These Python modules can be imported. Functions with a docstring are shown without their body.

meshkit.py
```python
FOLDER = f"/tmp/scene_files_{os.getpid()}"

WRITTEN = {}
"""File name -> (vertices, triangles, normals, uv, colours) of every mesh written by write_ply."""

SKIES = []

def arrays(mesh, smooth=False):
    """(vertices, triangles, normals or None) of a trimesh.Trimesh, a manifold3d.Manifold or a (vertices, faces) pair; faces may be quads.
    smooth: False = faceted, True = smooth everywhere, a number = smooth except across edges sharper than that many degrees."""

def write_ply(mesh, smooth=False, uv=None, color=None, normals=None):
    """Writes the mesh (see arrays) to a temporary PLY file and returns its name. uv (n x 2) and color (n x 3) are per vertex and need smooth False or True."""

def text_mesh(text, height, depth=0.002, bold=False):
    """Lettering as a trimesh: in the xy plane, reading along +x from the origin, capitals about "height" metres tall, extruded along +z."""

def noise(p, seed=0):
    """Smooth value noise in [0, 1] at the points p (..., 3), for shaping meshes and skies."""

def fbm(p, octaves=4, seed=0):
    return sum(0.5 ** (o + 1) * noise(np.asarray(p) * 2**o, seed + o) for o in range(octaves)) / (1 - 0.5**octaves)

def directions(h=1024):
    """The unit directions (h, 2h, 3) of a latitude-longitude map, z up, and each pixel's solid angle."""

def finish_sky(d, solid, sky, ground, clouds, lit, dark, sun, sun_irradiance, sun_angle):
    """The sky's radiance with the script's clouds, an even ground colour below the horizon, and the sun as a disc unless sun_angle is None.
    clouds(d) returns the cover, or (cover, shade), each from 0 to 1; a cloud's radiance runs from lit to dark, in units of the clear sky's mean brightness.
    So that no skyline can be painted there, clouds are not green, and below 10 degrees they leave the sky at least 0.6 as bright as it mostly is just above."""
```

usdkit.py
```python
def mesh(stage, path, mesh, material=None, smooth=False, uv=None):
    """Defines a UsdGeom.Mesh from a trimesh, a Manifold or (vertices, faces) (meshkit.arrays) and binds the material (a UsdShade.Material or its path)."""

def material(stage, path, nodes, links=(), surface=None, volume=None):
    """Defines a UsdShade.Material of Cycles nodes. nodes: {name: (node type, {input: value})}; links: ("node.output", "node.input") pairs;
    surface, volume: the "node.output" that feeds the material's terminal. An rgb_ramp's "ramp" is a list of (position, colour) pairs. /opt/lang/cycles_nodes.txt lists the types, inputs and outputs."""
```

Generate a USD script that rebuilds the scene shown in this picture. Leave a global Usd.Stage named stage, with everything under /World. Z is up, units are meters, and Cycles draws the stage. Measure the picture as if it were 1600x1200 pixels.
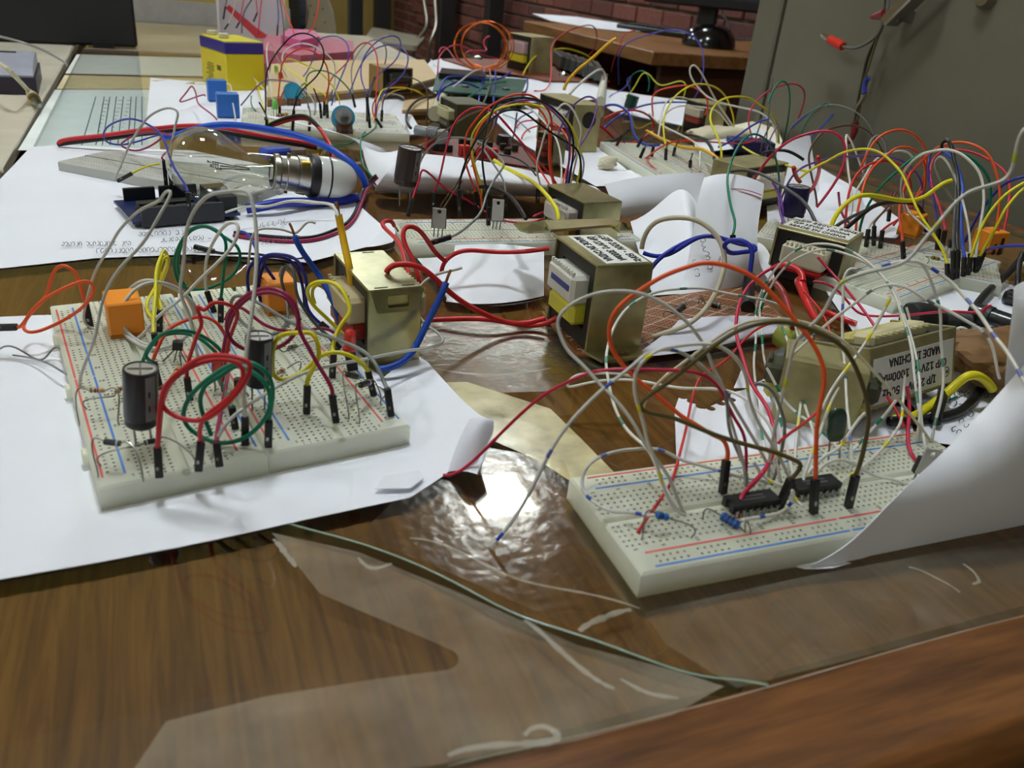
import math, random, numpy as np, trimesh, usdkit, meshkit
from pxr import Usd, UsdGeom, UsdLux, UsdShade, Gf, Sdf
from scipy.interpolate import CubicSpline, RBFInterpolator, RectBivariateSpline, PchipInterpolator
from scipy.spatial import Delaunay
import shapely
from shapely.geometry import Polygon, LineString
import manifold3d as m3

stage = Usd.Stage.CreateInMemory()
UsdGeom.SetStageUpAxis(stage, 'Z'); UsdGeom.SetStageMetersPerUnit(stage, 1.0)
W_ = UsdGeom.Xform.Define(stage, '/World'); stage.SetDefaultPrim(W_.GetPrim())
random.seed(7); rng = np.random.default_rng(7)

# ---------------------------------------------------------------- camera
# x runs along the near edge of the table, y away from it, z up; the glass on the table lies at TZ
TZ = 0.75
FSTOP = 18.0
FPX, PITCH, ROLL, CH, YAW = 1290.0, .467, .098, .171, math.radians(24)
EYE = np.array([0, 0, TZ + CH])
def turn(v):
    c, s = math.cos(YAW), math.sin(YAW)
    return np.array([v[0]*c + v[1]*s, -v[0]*s + v[1]*c, v[2]])
_F = np.array([0, math.cos(PITCH), -math.sin(PITCH)]); _R = np.array([1., 0, 0]); _U = np.cross(_R, _F)
CR = turn(math.cos(ROLL)*_R + math.sin(ROLL)*_U); CU = turn(-math.sin(ROLL)*_R + math.cos(ROLL)*_U); CF = turn(_F)
cam = UsdGeom.Camera.Define(stage, '/World/camera')
cam.CreateHorizontalApertureAttr(36.0); cam.CreateVerticalApertureAttr(27.0)
cam.CreateFocalLengthAttr(36.0*FPX/1600); cam.CreateClippingRangeAttr(Gf.Vec2f(.01, 100))
cam.CreateFocusDistanceAttr(.47); cam.CreateFStopAttr(FSTOP)
EXPOSURE = 1.83
cam.CreateExposureAttr(EXPOSURE)
m4 = Gf.Matrix4d(*[float(t) for t in (*CR, 0, *CU, 0, *(-CF), 0, *EYE, 1)])
cam.AddTransformOp().Set(m4)
def ray(x, y): return CF + CR*(x-800)/FPX - CU*(y-600)/FPX
def at(x, y, z=0.0):                       # the point of the level plane z above the glass
    r = ray(x, y); return EYE + r*((z - CH)/r[2])
def deep(x, y, d): return EYE + ray(x, y)*d # the point at depth d
HN = np.array([CF[0], CF[1], 0])/math.hypot(CF[0], CF[1])
def ahead(p): return float((np.asarray(p)-EYE) @ HN)     # level distance in front of the camera
def upright(x, y, s): r = ray(x, y); return EYE + r*(s/(r @ HN))
def depth(p): return float((np.asarray(p)-EYE) @ CF)
def onx(x, y, X): r = ray(x, y); return EYE + r*(X/r[0])
def ony(x, y, Y): r = ray(x, y); return EYE + r*(Y/r[1])

# ---------------------------------------------------------------- lights
LAMP = 20.0
panels_xy = [(-1.7, 1.2), (-1.75, 3.6), (-1.7, 6.0), (0.1, .75), (1.24, 2.86), (1.3, 6.0), (-.35, 4.5), (.9, 4.4), (-2.2, -1.6)]  # last panel is added out of view as front fill
fill = UsdLux.DomeLight.Define(stage, '/World/fill_dome')  # dome fill, switched off; no window stands behind it
fill.CreateIntensityAttr(0.0)

# ---------------------------------------------------------------- helpers
def lin(c):
    c = np.asarray(c, float)/255.0
    return tuple(np.where(c <= .04045, c/12.92, ((c+.055)/1.055)**2.4))
MATS = {}
def M(name, rgb, rough=.5, metal=0., spec=.5, var=0., scale=60., bump=0., bscale=200., trans=0., sss=0., coat=0., alpha=None, sheer=None, snoise=0., stretch=None, c2=None):
    if name in MATS: return MATS[name]
    n, l = {}, []
    p = {'base_color': lin(rgb), 'roughness': rough, 'metallic': metal, 'specular_ior_level': spec}
    if coat: p['coat_weight'] = coat; p['coat_roughness'] = .08
    if trans: p['transmission_weight'] = trans
    if sss: p['subsurface_weight'] = sss; p['subsurface_radius'] = (.009, .009, .006); p['subsurface_scale'] = 1.0
    n['p'] = ('principled_bsdf', p)
    if var or bump or c2 is not None:
        n['tc'] = ('texture_coordinate', {}); n['mp'] = ('mapping', {'scale': stretch or (1, 1, 1)})
        l += [('tc.object', 'mp.vector')]
    if var or c2 is not None:
        a = np.array(lin(rgb)); b = np.array(lin(c2)) if c2 is not None else a*(1-var)
        n['n'] = ('noise_texture', {'scale': scale, 'detail': 4., 'roughness': .6})
        n['r'] = ('rgb_ramp', {'ramp': [(.33, tuple(b)), (.67, tuple(np.clip(a*(1+var*.3), 0, 1)))]})
        l += [('mp.vector', 'n.vector'), ('n.fac', 'r.fac'), ('r.color', 'p.base_color')]
    if bump:
        n['bn'] = ('noise_texture', {'scale': bscale, 'detail': 3.}); n['b'] = ('bump', {'strength': .6, 'distance': bump})
        l += [('mp.vector', 'bn.vector'), ('bn.fac', 'b.height'), ('b.normal', 'p.normal')]
    out = 'p.BSDF'
    if sheer is not None:                 # a film: this share of it is seen straight through
        n['t'] = ('transparent_bsdf', {'color': (1, 1, 1)}); n['mx'] = ('mix_closure', {'fac': 1-sheer})
        if snoise:
            n['sn'] = ('noise_texture', {'scale': snoise, 'detail': 5., 'roughness': .6}); n['sr'] = ('map_range', {'from_min': .3, 'from_max': .7, 'to_min': (1-sheer)*.25, 'to_max': (1-sheer)*1.75, 'clamp': True}); l += [('tc.object', 'sn.vector'), ('sn.fac', 'sr.value'), ('sr.result', 'mx.fac')]
        l += [('t.BSDF', 'mx.closure1'), ('p.BSDF', 'mx.closure2')]; out = 'mx.closure'
    MATS[name] = usdkit.material(stage, '/World/Looks/'+name, n, l, surface=out)
    return MATS[name]
def emit(name, rgb, s):
    if name not in MATS: MATS[name] = usdkit.material(stage, '/World/Looks/'+name, {'e': ('emission', {'color': rgb, 'strength': s})}, [], surface='e.emission')
    return MATS[name]
def pane(name, tint, ior=1.5, rough=0.02, bump=0., bscale=30., extra=0., shell=False):
    if name in MATS: return MATS[name]
    n = {'t': ('transparent_bsdf', {'color': tint}), 'g': ('glossy_bsdf', {'roughness': rough, 'color': (1, 1, 1)}), 'f': ('fresnel', {'IOR': ior}), 'm': ('mix_closure', {})}
    l = [('t.BSDF', 'm.closure1'), ('g.BSDF', 'm.closure2')]
    if shell:                            # a thin shell reflects alike from both sides
        n['f'] = ('layer_weight', {'blend': .5}); n['pw'] = ('math', {'math_type': 'power', 'value2': 1.9}); n['a'] = ('math', {'math_type': 'multiply_add', 'value2': .8, 'value3': extra, 'use_clamp': True})
        l += [('f.facing', 'pw.value1'), ('pw.value', 'a.value1'), ('a.value', 'm.fac')]
    elif extra:
        n['a'] = ('math', {'math_type': 'multiply_add', 'value2': 1.0, 'value3': extra, 'use_clamp': True}); l += [('f.fac', 'a.value1'), ('a.value', 'm.fac')]
    else: l += [('f.fac', 'm.fac')]
    if bump:
        n['tc'] = ('texture_coordinate', {}); n['bn'] = ('noise_texture', {'scale': bscale, 'detail': 2.}); n['b'] = ('bump', {'strength': .5, 'distance': bump})
        l += [('tc.object', 'bn.vector'), ('bn.fac', 'b.height'), ('b.normal', 'g.normal'), ('b.normal', 'f.normal')]
    MATS[name] = usdkit.material(stage, '/World/Looks/'+name, n, l, surface='m.closure')
    return MATS[name]

USED = {}
def uniq(parent, name):
    k = USED.get((parent, name), 0); USED[(parent, name)] = k+1
    return name if k == 0 else '%s_%03d' % (name, k)
def meta(prim, label=None, cat=None, group=None, kind=None):
    for k, v in (('label', label), ('category', cat), ('group', group), ('kind', kind)):
        if v: prim.SetCustomDataByKey(k, v)
    return prim
def thing(name, label, cat, loc=(0, 0, 0), rz=0., group=None, kind=None):
    x = UsdGeom.Xform.Define(stage, '/World/'+uniq('/World', name))
    x.AddTranslateOp().Set(Gf.Vec3d(*[float(t) for t in loc]))
    if rz: x.AddRotateZOp().Set(math.degrees(rz))
    return meta(x.GetPrim(), label, cat, group, kind)
def part(parent, name, mesh, mat, smooth=35, label=None, kind=None):
    pp = str(parent.GetPath()); path = pp+'/'+uniq(pp, name)
    p = usdkit.mesh(stage, path, mesh, mat, smooth).GetPrim()
    if label: p.SetCustomDataByKey('label', label)
    if kind: p.SetCustomDataByKey('kind', kind)
    return p
def solo(name, mesh, mat, label=None, cat=None, group=None, kind=None, smooth=35):
    p = usdkit.mesh(stage, '/World/'+uniq('/World', name), mesh, mat, smooth).GetPrim()
    return meta(p, label, cat, group, kind)
def struct(name, mesh, mat, smooth=False): return solo(name, mesh, mat, kind='structure', smooth=smooth)
def copy_of(proto, loc, rz, label, cat, group=None):
    r = thing(proto.GetName().rstrip('0123456789').rstrip('_'), label, cat, loc, rz, group)
    r.GetReferences().AddInternalReference(proto.GetPath()); r.SetInstanceable(True)
    return r

def cat(*ms):
    ms = [m for m in ms if m is not None]
    return trimesh.util.concatenate(ms) if len(ms) > 1 else ms[0]
def tm(man):
    q = man.to_mesh(); return trimesh.Trimesh(np.array(q.vert_properties[:, :3]), np.array(q.tri_verts), process=False)
def box(sx, sy, sz, c=(0, 0, 0), bev=0.):
    """box centred on c in x and y, standing on c's z"""
    if bev <= 0:
        b = trimesh.creation.box((sx, sy, sz))
    else:
        hx, hy, hz = sx/2, sy/2, sz/2; P = []
        for i in (-1, 1):
            for j in (-1, 1):
                for k in (-1, 1):
                    P += [(i*(hx-bev), j*(hy-bev), k*hz), (i*(hx-bev), j*hy, k*(hz-bev)), (i*hx, j*(hy-bev), k*(hz-bev))]
        b = trimesh.convex.convex_hull(np.array(P))
    b.apply_translation((c[0], c[1], c[2]+sz/2)); return b
def frame3(d):
    d = np.asarray(d, float); d = d/max(np.linalg.norm(d), 1e-9)
    a = np.array([0, 0, 1.]) if abs(d[2]) < .9 else np.array([0, 1., 0])
    u = np.cross(a, d); u /= np.linalg.norm(u); return d, u, np.cross(d, u)
def bar(a, b, w, h=None, bev=0.):
    """square rod from a to b"""
    a, b = np.asarray(a, float), np.asarray(b, float); d, u, v = frame3(b-a); L = np.linalg.norm(b-a)
    m = box(w, h or w, L, (0, 0, 0), bev); T = np.eye(4); T[:3, 0], T[:3, 1], T[:3, 2], T[:3, 3] = u, v, d, a
    m.apply_transform(T); return m
def tube(P, r, n=7, closed=True, r2=None):
    P = np.asarray(P, float); t = np.gradient(P, axis=0); t /= np.maximum(np.linalg.norm(t, axis=1, keepdims=True), 1e-9)
    d, u, v = frame3(t[0]); rings = []; rr = np.broadcast_to(np.asarray(r, float), (len(P),))
    for i in range(len(P)):
        u = u - t[i]*(u @ t[i]); u /= max(np.linalg.norm(u), 1e-9); v = np.cross(t[i], u)
        a = np.arange(n)*2*np.pi/n
        rings.append(P[i] + rr[i]*(np.cos(a)[:, None]*u + np.sin(a)[:, None]*v))
    V = np.vstack(rings + [P[:1], P[-1:]]); F = []; N = len(P)
    for i in range(N-1):
        for k in range(n):
            a0, a1 = i*n+k, i*n+(k+1) % n
            F += [(a0, a1, a1+n), (a0, a1+n, a0+n)]
    if closed:
        for k in range(n):
            F += [(N*n, (k+1) % n, k), (N*n+1, (N-1)*n+k, (N-1)*n+(k+1) % n)]
    return trimesh.Trimesh(V, np.array(F), process=False)
def curve(P, per=5):
    P = np.asarray(P, float)
    if len(P) == 2: return P[0] + np.linspace(0, 1, 4)[:, None]*(P[1]-P[0])
    s = np.r_[0, np.cumsum(np.maximum(np.sqrt(np.linalg.norm(np.diff(P, axis=0), axis=1)), 1e-4))]
    return CubicSpline(s, P)(np.linspace(0, s[-1], per*(len(P)-1)+1))
def lathe(prof, n=24, a=(0, 0, 0), b=None):
    """profile [(r, z)...] turned about z, or about the line from a towards b"""
    prof = np.asarray(prof, float); N = len(prof); ang = np.arange(n)*2*np.pi/n
    V = np.stack([prof[:, 0][:, None]*np.cos(ang), prof[:, 0][:, None]*np.sin(ang), np.repeat(prof[:, 1][:, None], n, 1)], -1).reshape(-1, 3); F = []
    for i in range(N-1):
        for k in range(n):
            p, q = i*n+k, i*n+(k+1) % n
            F += [(p, q, q+n), (p, q+n, p+n)]
    m = trimesh.Trimesh(V, np.array(F), process=False)
    T = np.eye(4); T[:3, 3] = a
    if b is not None:
        d, u, v = frame3(np.asarray(b, float)-np.asarray(a, float)); T[:3, 0], T[:3, 1], T[:3, 2] = u, v, d
    m.apply_transform(T); return m
def moved(m, loc=(0, 0, 0), rz=0., rx=0., ry=0.):
    m = m.copy()
    for ang, ax in ((rx, (1, 0, 0)), (ry, (0, 1, 0)), (rz, (0, 0, 1))):
        if ang: m.apply_transform(trimesh.transformations.rotation_matrix(ang, ax))
    m.apply_translation(loc); return m
def prism(pts, z0, z1):
    g = Polygon(pts).buffer(0); m = trimesh.creation.extrude_polygon(g, z1-z0, engine='earcut'); m.apply_translation((0, 0, z0)); return m
def yaw_of(a, b): return math.atan2(b[1]-a[1], b[0]-a[0])
def px(s): return [tuple(float(t) for t in w.split(',')) for w in s.split()]
def rotz(p, a): return np.array([p[0]*math.cos(a)-p[1]*math.sin(a), p[0]*math.sin(a)+p[1]*math.cos(a), p[2]])
# ---------------------------------------------------------------- the room
H_ROOM = TZ+2.0
plaster = M('yellow_paint', (196, 172, 92), .6, var=.12, scale=6)
ceil_m = M('ceiling_paint', (225, 225, 215), .7)
floor_m = M('floor_terrazzo', (96, 88, 78), .5, var=.3, scale=40)
struct('floor', box(5.4, 11, .1, (-.5, 2.9, -.1)), floor_m)
struct('ceiling', box(5.4, 11, .1, (-.5, 2.9, H_ROOM)), ceil_m)
struct('wall_left', box(.12, 11, H_ROOM, (-3.06, 2.9, 0)), M('left_paint', (205, 198, 175), .6))
struct('wall_front', box(5.4, .12, H_ROOM, (-.5, -2.55, 0)), M('front_paint', (190, 184, 165), .6))
struct('wall_back', box(5.4, .12, H_ROOM, (-.5, 8.36, 0)), M('shaded_yellow_paint', (150, 125, 62), .6, var=.15, scale=5))  # yellow wall colour darkened to paint in the shade back there
# right wall: brickwork, single bricks where the picture shows them
brick_far = usdkit.material(stage, '/World/Looks/far_brickwork', {'tc': ('texture_coordinate', {}), 'mp': ('mapping', {'rotation': (math.pi/2, 0, math.pi/2)}), 'sx': ('separate_xyz', {}), 'cx': ('combine_xyz', {}),
    'b': ('brick_texture', {'scale': 1., 'brick_width': .235, 'row_height': .078, 'mortar_size': .006, 'color1': lin((120, 62, 48)), 'color2': lin((98, 52, 42)), 'mortar': lin((128, 112, 98))}), 'p': ('principled_bsdf', {'roughness': .85})},
    [('tc.object', 'sx.vector'), ('sx.y', 'cx.x'), ('sx.z', 'cx.y'), ('cx.vector', 'b.vector'), ('b.color', 'p.base_color')], surface='p.BSDF')
wr = meta(UsdGeom.Xform.Define(stage, '/World/wall_right').GetPrim(), kind='structure')
WX = 2.1
part(wr, 'masonry', cat(box(.12, 11, H_ROOM, (WX+.075, 2.9, 0))), brick_far, False)
part(wr, 'mortar_bed', box(.012, 5.6, .86, (WX+.009, 4.6, .42)), M('mortar', (112, 98, 88), .9, var=.2, scale=90), False)
bm = [M('brick_red_%s' % n, c, .85, var=.3, scale=70, bump=.002, bscale=120) for n, c in (('a', (112, 62, 52)), ('b', (98, 54, 46)), ('c', (122, 72, 60)), ('d', (86, 50, 44)))]
k = 0
for row in range(11):
    z = .425+row*.078
    for i in range(24):
        y = 1.82+i*.235+(row % 2)*.1175
        if y > 7.35: continue
        part(wr, 'brick', box(.034, .222, .066, (WX+.002+rng.uniform(0, .004), y+.11, z), .004), bm[int(rng.integers(4))], False)
# yellow partition behind the far table, its pale skirting, and the dark door jamb that closes it
PY = 2.06
edge_x = ony(452, 30, PY)[0]
struct('wall_partition', box(2.94+edge_x, .06, H_ROOM, ((-2.94+edge_x)/2-.0, PY+.03, 0)), plaster)
struct('trim_1', box(2.9+edge_x, .012, .045, ((-2.9+edge_x)/2, PY-.008, TZ-.002)), M('skirting_grey', (178, 176, 172), .6, var=.1))
struct('trim_2', box(.02, .075, H_ROOM-.01, (edge_x+.012, PY+.03, 0)), M('jamb_black', (26, 24, 22), .5))
# far pillars of the back of the room
for i, (x, w, dcol) in enumerate(((597, .13, (30, 26, 22)), (697, .12, (28, 22, 20)), (771, .1, (26, 22, 21)))):
    p = onx(x, 20, 1.98); p = p if p[1] < 8 else ony(x, 20, 7.9)
    struct('trim_%d' % (i+3), box(w, w, H_ROOM-.004, (p[0], p[1], .002), .006), M('pillar_%d' % i, dcol, .6, var=.2, scale=8))
# ceiling lamps
lampm = emit('lamp_glow', (.91, .98, 1.0), LAMP); lf = M('lamp_frame', (230, 230, 228), .4)
for i, (x, y) in enumerate(panels_xy):
    t = thing('ceiling_light', 'square flat ceiling lamp panel ' + ('over the left side table', 'over the far table on the left', 'at the far left of the room', 'straight above the cracked glass table', 'in front of the wooden desk', 'at the far right by the brick wall', 'at the middle of the back of the room', 'above the far end of the wooden desk', 'added out of view behind the viewer on the left as fill')[i], 'ceiling light', (x, y, H_ROOM-.03), 0, 'ceiling lamps')
    S = .30
    part(t, 'frame', cat(box(S+.05, .025, .028, (0, S/2+.012, 0)), box(S+.05, .025, .028, (0, -S/2-.012, 0)), box(.025, S, .028, (S/2+.012, 0, 0)), box(.025, S, .028, (-S/2-.012, 0, 0))), lf, False)
    part(t, 'diffuser', box(S-.001, S-.001, .02, (0, 0, .004)), lampm, False)

# ---------------------------------------------------------------- the main table
TX0, TX1, TY0, TY1 = -.105, .70, .086, 1.515
wood = usdkit.material(stage, '/World/Looks/table_wood', {'tc': ('texture_coordinate', {}), 'mp': ('mapping', {'scale': (150, 9, 14)}), 'n': ('noise_texture', {'scale': 1.6, 'detail': 6., 'roughness': .65, 'distortion': .6}),
    'r': ('rgb_ramp', {'ramp': [(.25, lin((80, 48, 10))), (.5, lin((132, 90, 30))), (.72, lin((160, 114, 46)))]}), 'n2': ('noise_texture', {'scale': 5., 'detail': 3.}), 'r2': ('rgb_ramp', {'ramp': [(.3, (.72, .7, .68)), (.7, (1, 1, 1))]}),
    'mx': ('mix', {'mix_type': 'multiply', 'fac': 1.0}), 'p': ('principled_bsdf', {'roughness': .42})},
    [('tc.object', 'mp.vector'), ('mp.vector', 'n.vector'), ('n.fac', 'r.fac'), ('tc.object', 'n2.vector'), ('n2.fac', 'r2.fac'), ('r.color', 'mx.color1'), ('r2.color', 'mx.color2'), ('mx.color', 'p.base_color')], surface='p.BSDF')
lip = usdkit.material(stage, '/World/Looks/lip_wood', {'tc': ('texture_coordinate', {}), 'mp': ('mapping', {'scale': (8, 90, 90)}), 'n': ('noise_texture', {'scale': 2.2, 'detail': 6., 'roughness': .6}),
    'r': ('rgb_ramp', {'ramp': [(.28, lin((74, 44, 20))), (.55, lin((118, 74, 36))), (.75, lin((140, 92, 46)))]}), 'p': ('principled_bsdf', {'roughness': .3, 'coat_weight': .2, 'coat_roughness': .2})},
    [('tc.object', 'mp.vector'), ('mp.vector', 'n.vector'), ('n.fac', 'r.fac'), ('r.color', 'p.base_color')], surface='p.BSDF')
GT = .005
GY0 = .1245
tb = thing('table', 'brown wooden laboratory table topped with a cracked glass sheet', 'table', (0, 0, 0))
part(tb, 'tabletop', box(TX1-TX0, TY1-GY0, .03, ((TX0+TX1)/2, (GY0+TY1)/2, TZ-GT-.030)), wood, False)
a = np.linspace(0, np.pi/2, 7)
prof = [(GY0, -.034)] + [(TY0+.012-.012*math.sin(t), -.034+.002) for t in (0, np.pi/2)] + [(TY0+.012-.012*math.cos(t), -.0135+.012*math.sin(t)) for t in a] + [(GY0, -.0015)]
lipm = prism(prof, 0, TX1-TX0+.10); lipm.apply_transform(np.array([[0, 0, 1, TX0-.05], [1, 0, 0, 0], [0, 1, 0, TZ], [0, 0, 0, 1.]])); lipm.fix_normals()
part(tb, 'edge_trim', lipm, lip, 40, 'reddish varnished wooden front edge')
part(tb, 'edge_trim', box(.02, TY1-GY0, .036, (TX1+.0105, (GY0+TY1)/2, TZ-.037), .003), lip, 40)
part(tb, 'edge_trim', box(TX1-TX0+.02, .018, .033, ((TX0+TX1)/2+.01, TY1+.0095, TZ-.034), .003), M('pinkish_edge', (150, 122, 105), .6, var=.3, scale=60), 40)
for lx, ly in ((TX0+.05, .19), (TX1-.05, .19), (TX0+.05, TY1-.06), (TX1-.05, TY1-.06)):
    part(tb, 'leg', box(.055, .055, TZ-.04, (lx, ly, 0), .004), lip, 40)
part(tb, 'apron', cat(box(TX1-TX0-.1, .02, .09, ((TX0+TX1)/2, .19, TZ-.128)), box(TX1-TX0-.1, .02, .09, ((TX0+TX1)/2, TY1-.06, TZ-.128))), lip, False)
# the glass: a near and a far sheet, parted by a curved crack with a green edge
crack_px = px('250,770 330,790 400,805 480,826 560,848 640,877 720,915 790,952 850,975 920,997 1000,1026 1060,1047 1110,1058 1150,1062 1200,1070')
ck = np.array([at(x, y)[:2] for x, y in crack_px]); ck = curve(np.c_[ck, np.zeros(len(ck))], 3)[:, :2]
x_of_end = ck[-1]
near_c = [(TX0+.002, GY0+.002), (ck[-1][0]+.004, GY0+.002)] + [tuple(p) for p in ck[::-1]] + [(TX0+.002, ck[0][1])]
nr = np.array([(-(ck[min(i+1, len(ck)-1)]-ck[max(i-1, 0)])[1], (ck[min(i+1, len(ck)-1)]-ck[max(i-1, 0)])[0]) for i in range(len(ck))]); nr /= np.linalg.norm(nr, axis=1)[:, None]
gap = .0006*np.linspace(.5, 1.7, len(ck))[:, None]
far_c = [(TX0+.002, ck[0][1]+.001)] + [tuple(p) for p in ck+nr*gap] + [(ck[-1][0]+.006, GY0+.002), (TX1-.002, GY0+.002), (TX1-.002, TY1-.004), (TX0+.002, TY1-.004)]
glassm = pane('table_glass', (.968, .985, .972), 1.5, .03, .00004, 14)
gedge = M('glass_edge_green', (72, 110, 90), .12, spec=.9, sheer=.5)
def glass_sheet(poly, name, label, rim=None):
    t = thing(name, label, 'glass sheet', (0, 0, 0))
    g = Polygon(poly).buffer(0); v, f = trimesh.creation.triangulate_polygon(g, engine='earcut')
    V = np.c_[v, np.full(len(v), TZ)]
    if np.cross(v[f[0][1]]-v[f[0][0]], v[f[0][2]]-v[f[0][0]]) < 0: f = f[:, ::-1]
    part(t, 'glass_surface', trimesh.Trimesh(V, f, process=False), glassm, False)
    c = np.array(g.exterior.coords)[:-1]; n = len(c)
    V = np.vstack([np.c_[c, np.full(n, TZ-.0001)], np.c_[c, np.full(n, TZ-GT+.0004)]]); F = []
    for i in range(n):
        j = (i+1) % n; F += [(i, i+n, j+n), (i, j+n, j)]
    if rim is not None: part(t, 'rim_highlight', tube(np.c_[rim, np.full(len(rim), TZ-.0001)], .00035, 6), M('painted_glint', (190, 222, 204), .05, spec=1., sheer=.4), True)  # pale tube drawn as the bright highlight line along the crack
    part(t, 'glass_edge', trimesh.Trimesh(V, np.array(F), process=False), gedge, False)
    return t
glass_sheet(near_c, 'glass_sheet', 'clear glass sheet piece at the near left of the table, in front of the crack', ck)
glass_sheet(far_c, 'glass_sheet', 'large clear glass sheet covering the table behind the crack')
def gap_close(): pass
# things under the glass
def under(name, label, cat_, pts, mat, lift=.0004):
    return solo(name, prism([at(x, y, -GT)[:2] for x, y in px(pts)], TZ-GT+lift, TZ-GT+lift+.0003), mat, label, cat_, smooth=False)
us = thing('printed_sheet', 'pale blue printed table sheet lying under the glass at the far left', 'paper')
part(us, 'sheet', prism([at(x, y, -GT)[:2] for x, y in px('86,141 245,141 250,236 28,236')], TZ-GT+.0004, TZ-GT+.0007), M('under_blue', (240, 246, 244), .7, var=.06, scale=30), False)
lines = []
for x0, x1 in ((150, 128), (163, 150), (172, 160), (182, 172), (193, 184), (205, 200), (213, 209), (222, 222)):
    p, q = at(x0, 152, -GT), at(x1, 228, -GT); p[2] = q[2] = TZ-GT+.0008; lines.append(bar(p, q, .0009, .0003))
for y in range(158, 226, 6):
    for x in (165, 186, 200):
        xx = x-(y-152)*.2; p, q = at(xx, y, -GT), at(xx+5+3*math.sin(y), y, -GT); p[2] = q[2] = TZ-GT+.0008; lines.append(bar(p, q, .0009, .0003))
part(us, 'printed_rule', cat(*lines), M('print_grey', (66, 84, 84), .7), False, kind='stuff')
under('cream_card', 'cream card strip lying under the glass at the far left corner', 'card', '101,118 330,124 330,140 88,140', M('under_cream', (226, 212, 172), .7, var=.1), .0004)
under('white_sheet', 'white sheet lying under the glass along the far table edge', 'paper', '120,86 330,92 330,121 102,116', M('under_white', (232, 233, 226), .7, var=.06), .0008)
# adhesive tape over the cracks of the glass
tapem = M('clear_tape', (225, 212, 190), .22, var=.15, scale=40, bump=.0006, bscale=45, sheer=.89, snoise=14, stretch=(1, 3, 1))
tape2 = M('reflection_cream_tape', (240, 228, 176), .2, var=.15, scale=60, bump=.0003, bscale=90, sheer=.5, snoise=40)  # the bright reflection band is painted into this milky cream colour
tape3 = pane('scuffed_tape', (.95, .935, .88), 1.1, .17, .0004, 160, extra=.012)
tape5 = M('clear_tape_b', (200, 190, 172), .12, var=.15, scale=40, bump=.0005, bscale=40, sheer=.93, snoise=20)
tk = 0
def tape(pts, mat, label, lift=0):
    global tk; tk += 1
    g = Polygon([at(x, y)[:2] for x, y in px(pts)]).buffer(.004).buffer(-.004)
    solo('tape_strip', prism(np.array(g.exterior.coords)[:-1], TZ+.00012+.00012*lift, TZ+.0002+.00012*lift), mat, label, 'tape', smooth=False)
tape('610,506 760,500 930,520 1040,548 960,596 860,612 740,616 640,590', tape3, 'wide wrinkled clear tape stuck across the glass between the transformers', 1)
tape('640,600 730,598 860,640 905,684 968,748 905,762 840,720 720,668', tape2, 'cream tape strip with a painted bright reflection running diagonally towards the right front breadboard', 2)
tape('690,690 880,720 912,800 950,860 1010,960 900,985 720,905 560,838 600,800', tape3, 'scuffed clear tape patch around the bright lamp reflection', 3)
tape('425,835 560,865 720,930 900,1010 1060,1052 1130,1075 1050,1120 900,1160 700,1196 500,1215 200,1220 260,1130 420,1090 600,1062 760,1042 640,990 500,930', tapem, 'large milky tape film over the glass at the front of the table', 4)
tape('1005,960 1250,905 1440,870 1640,835 1640,955 1400,1015 1150,1078 1040,1010', tape5, 'clear tape strip in front of the right breadboard along the table edge', 5)
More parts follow.
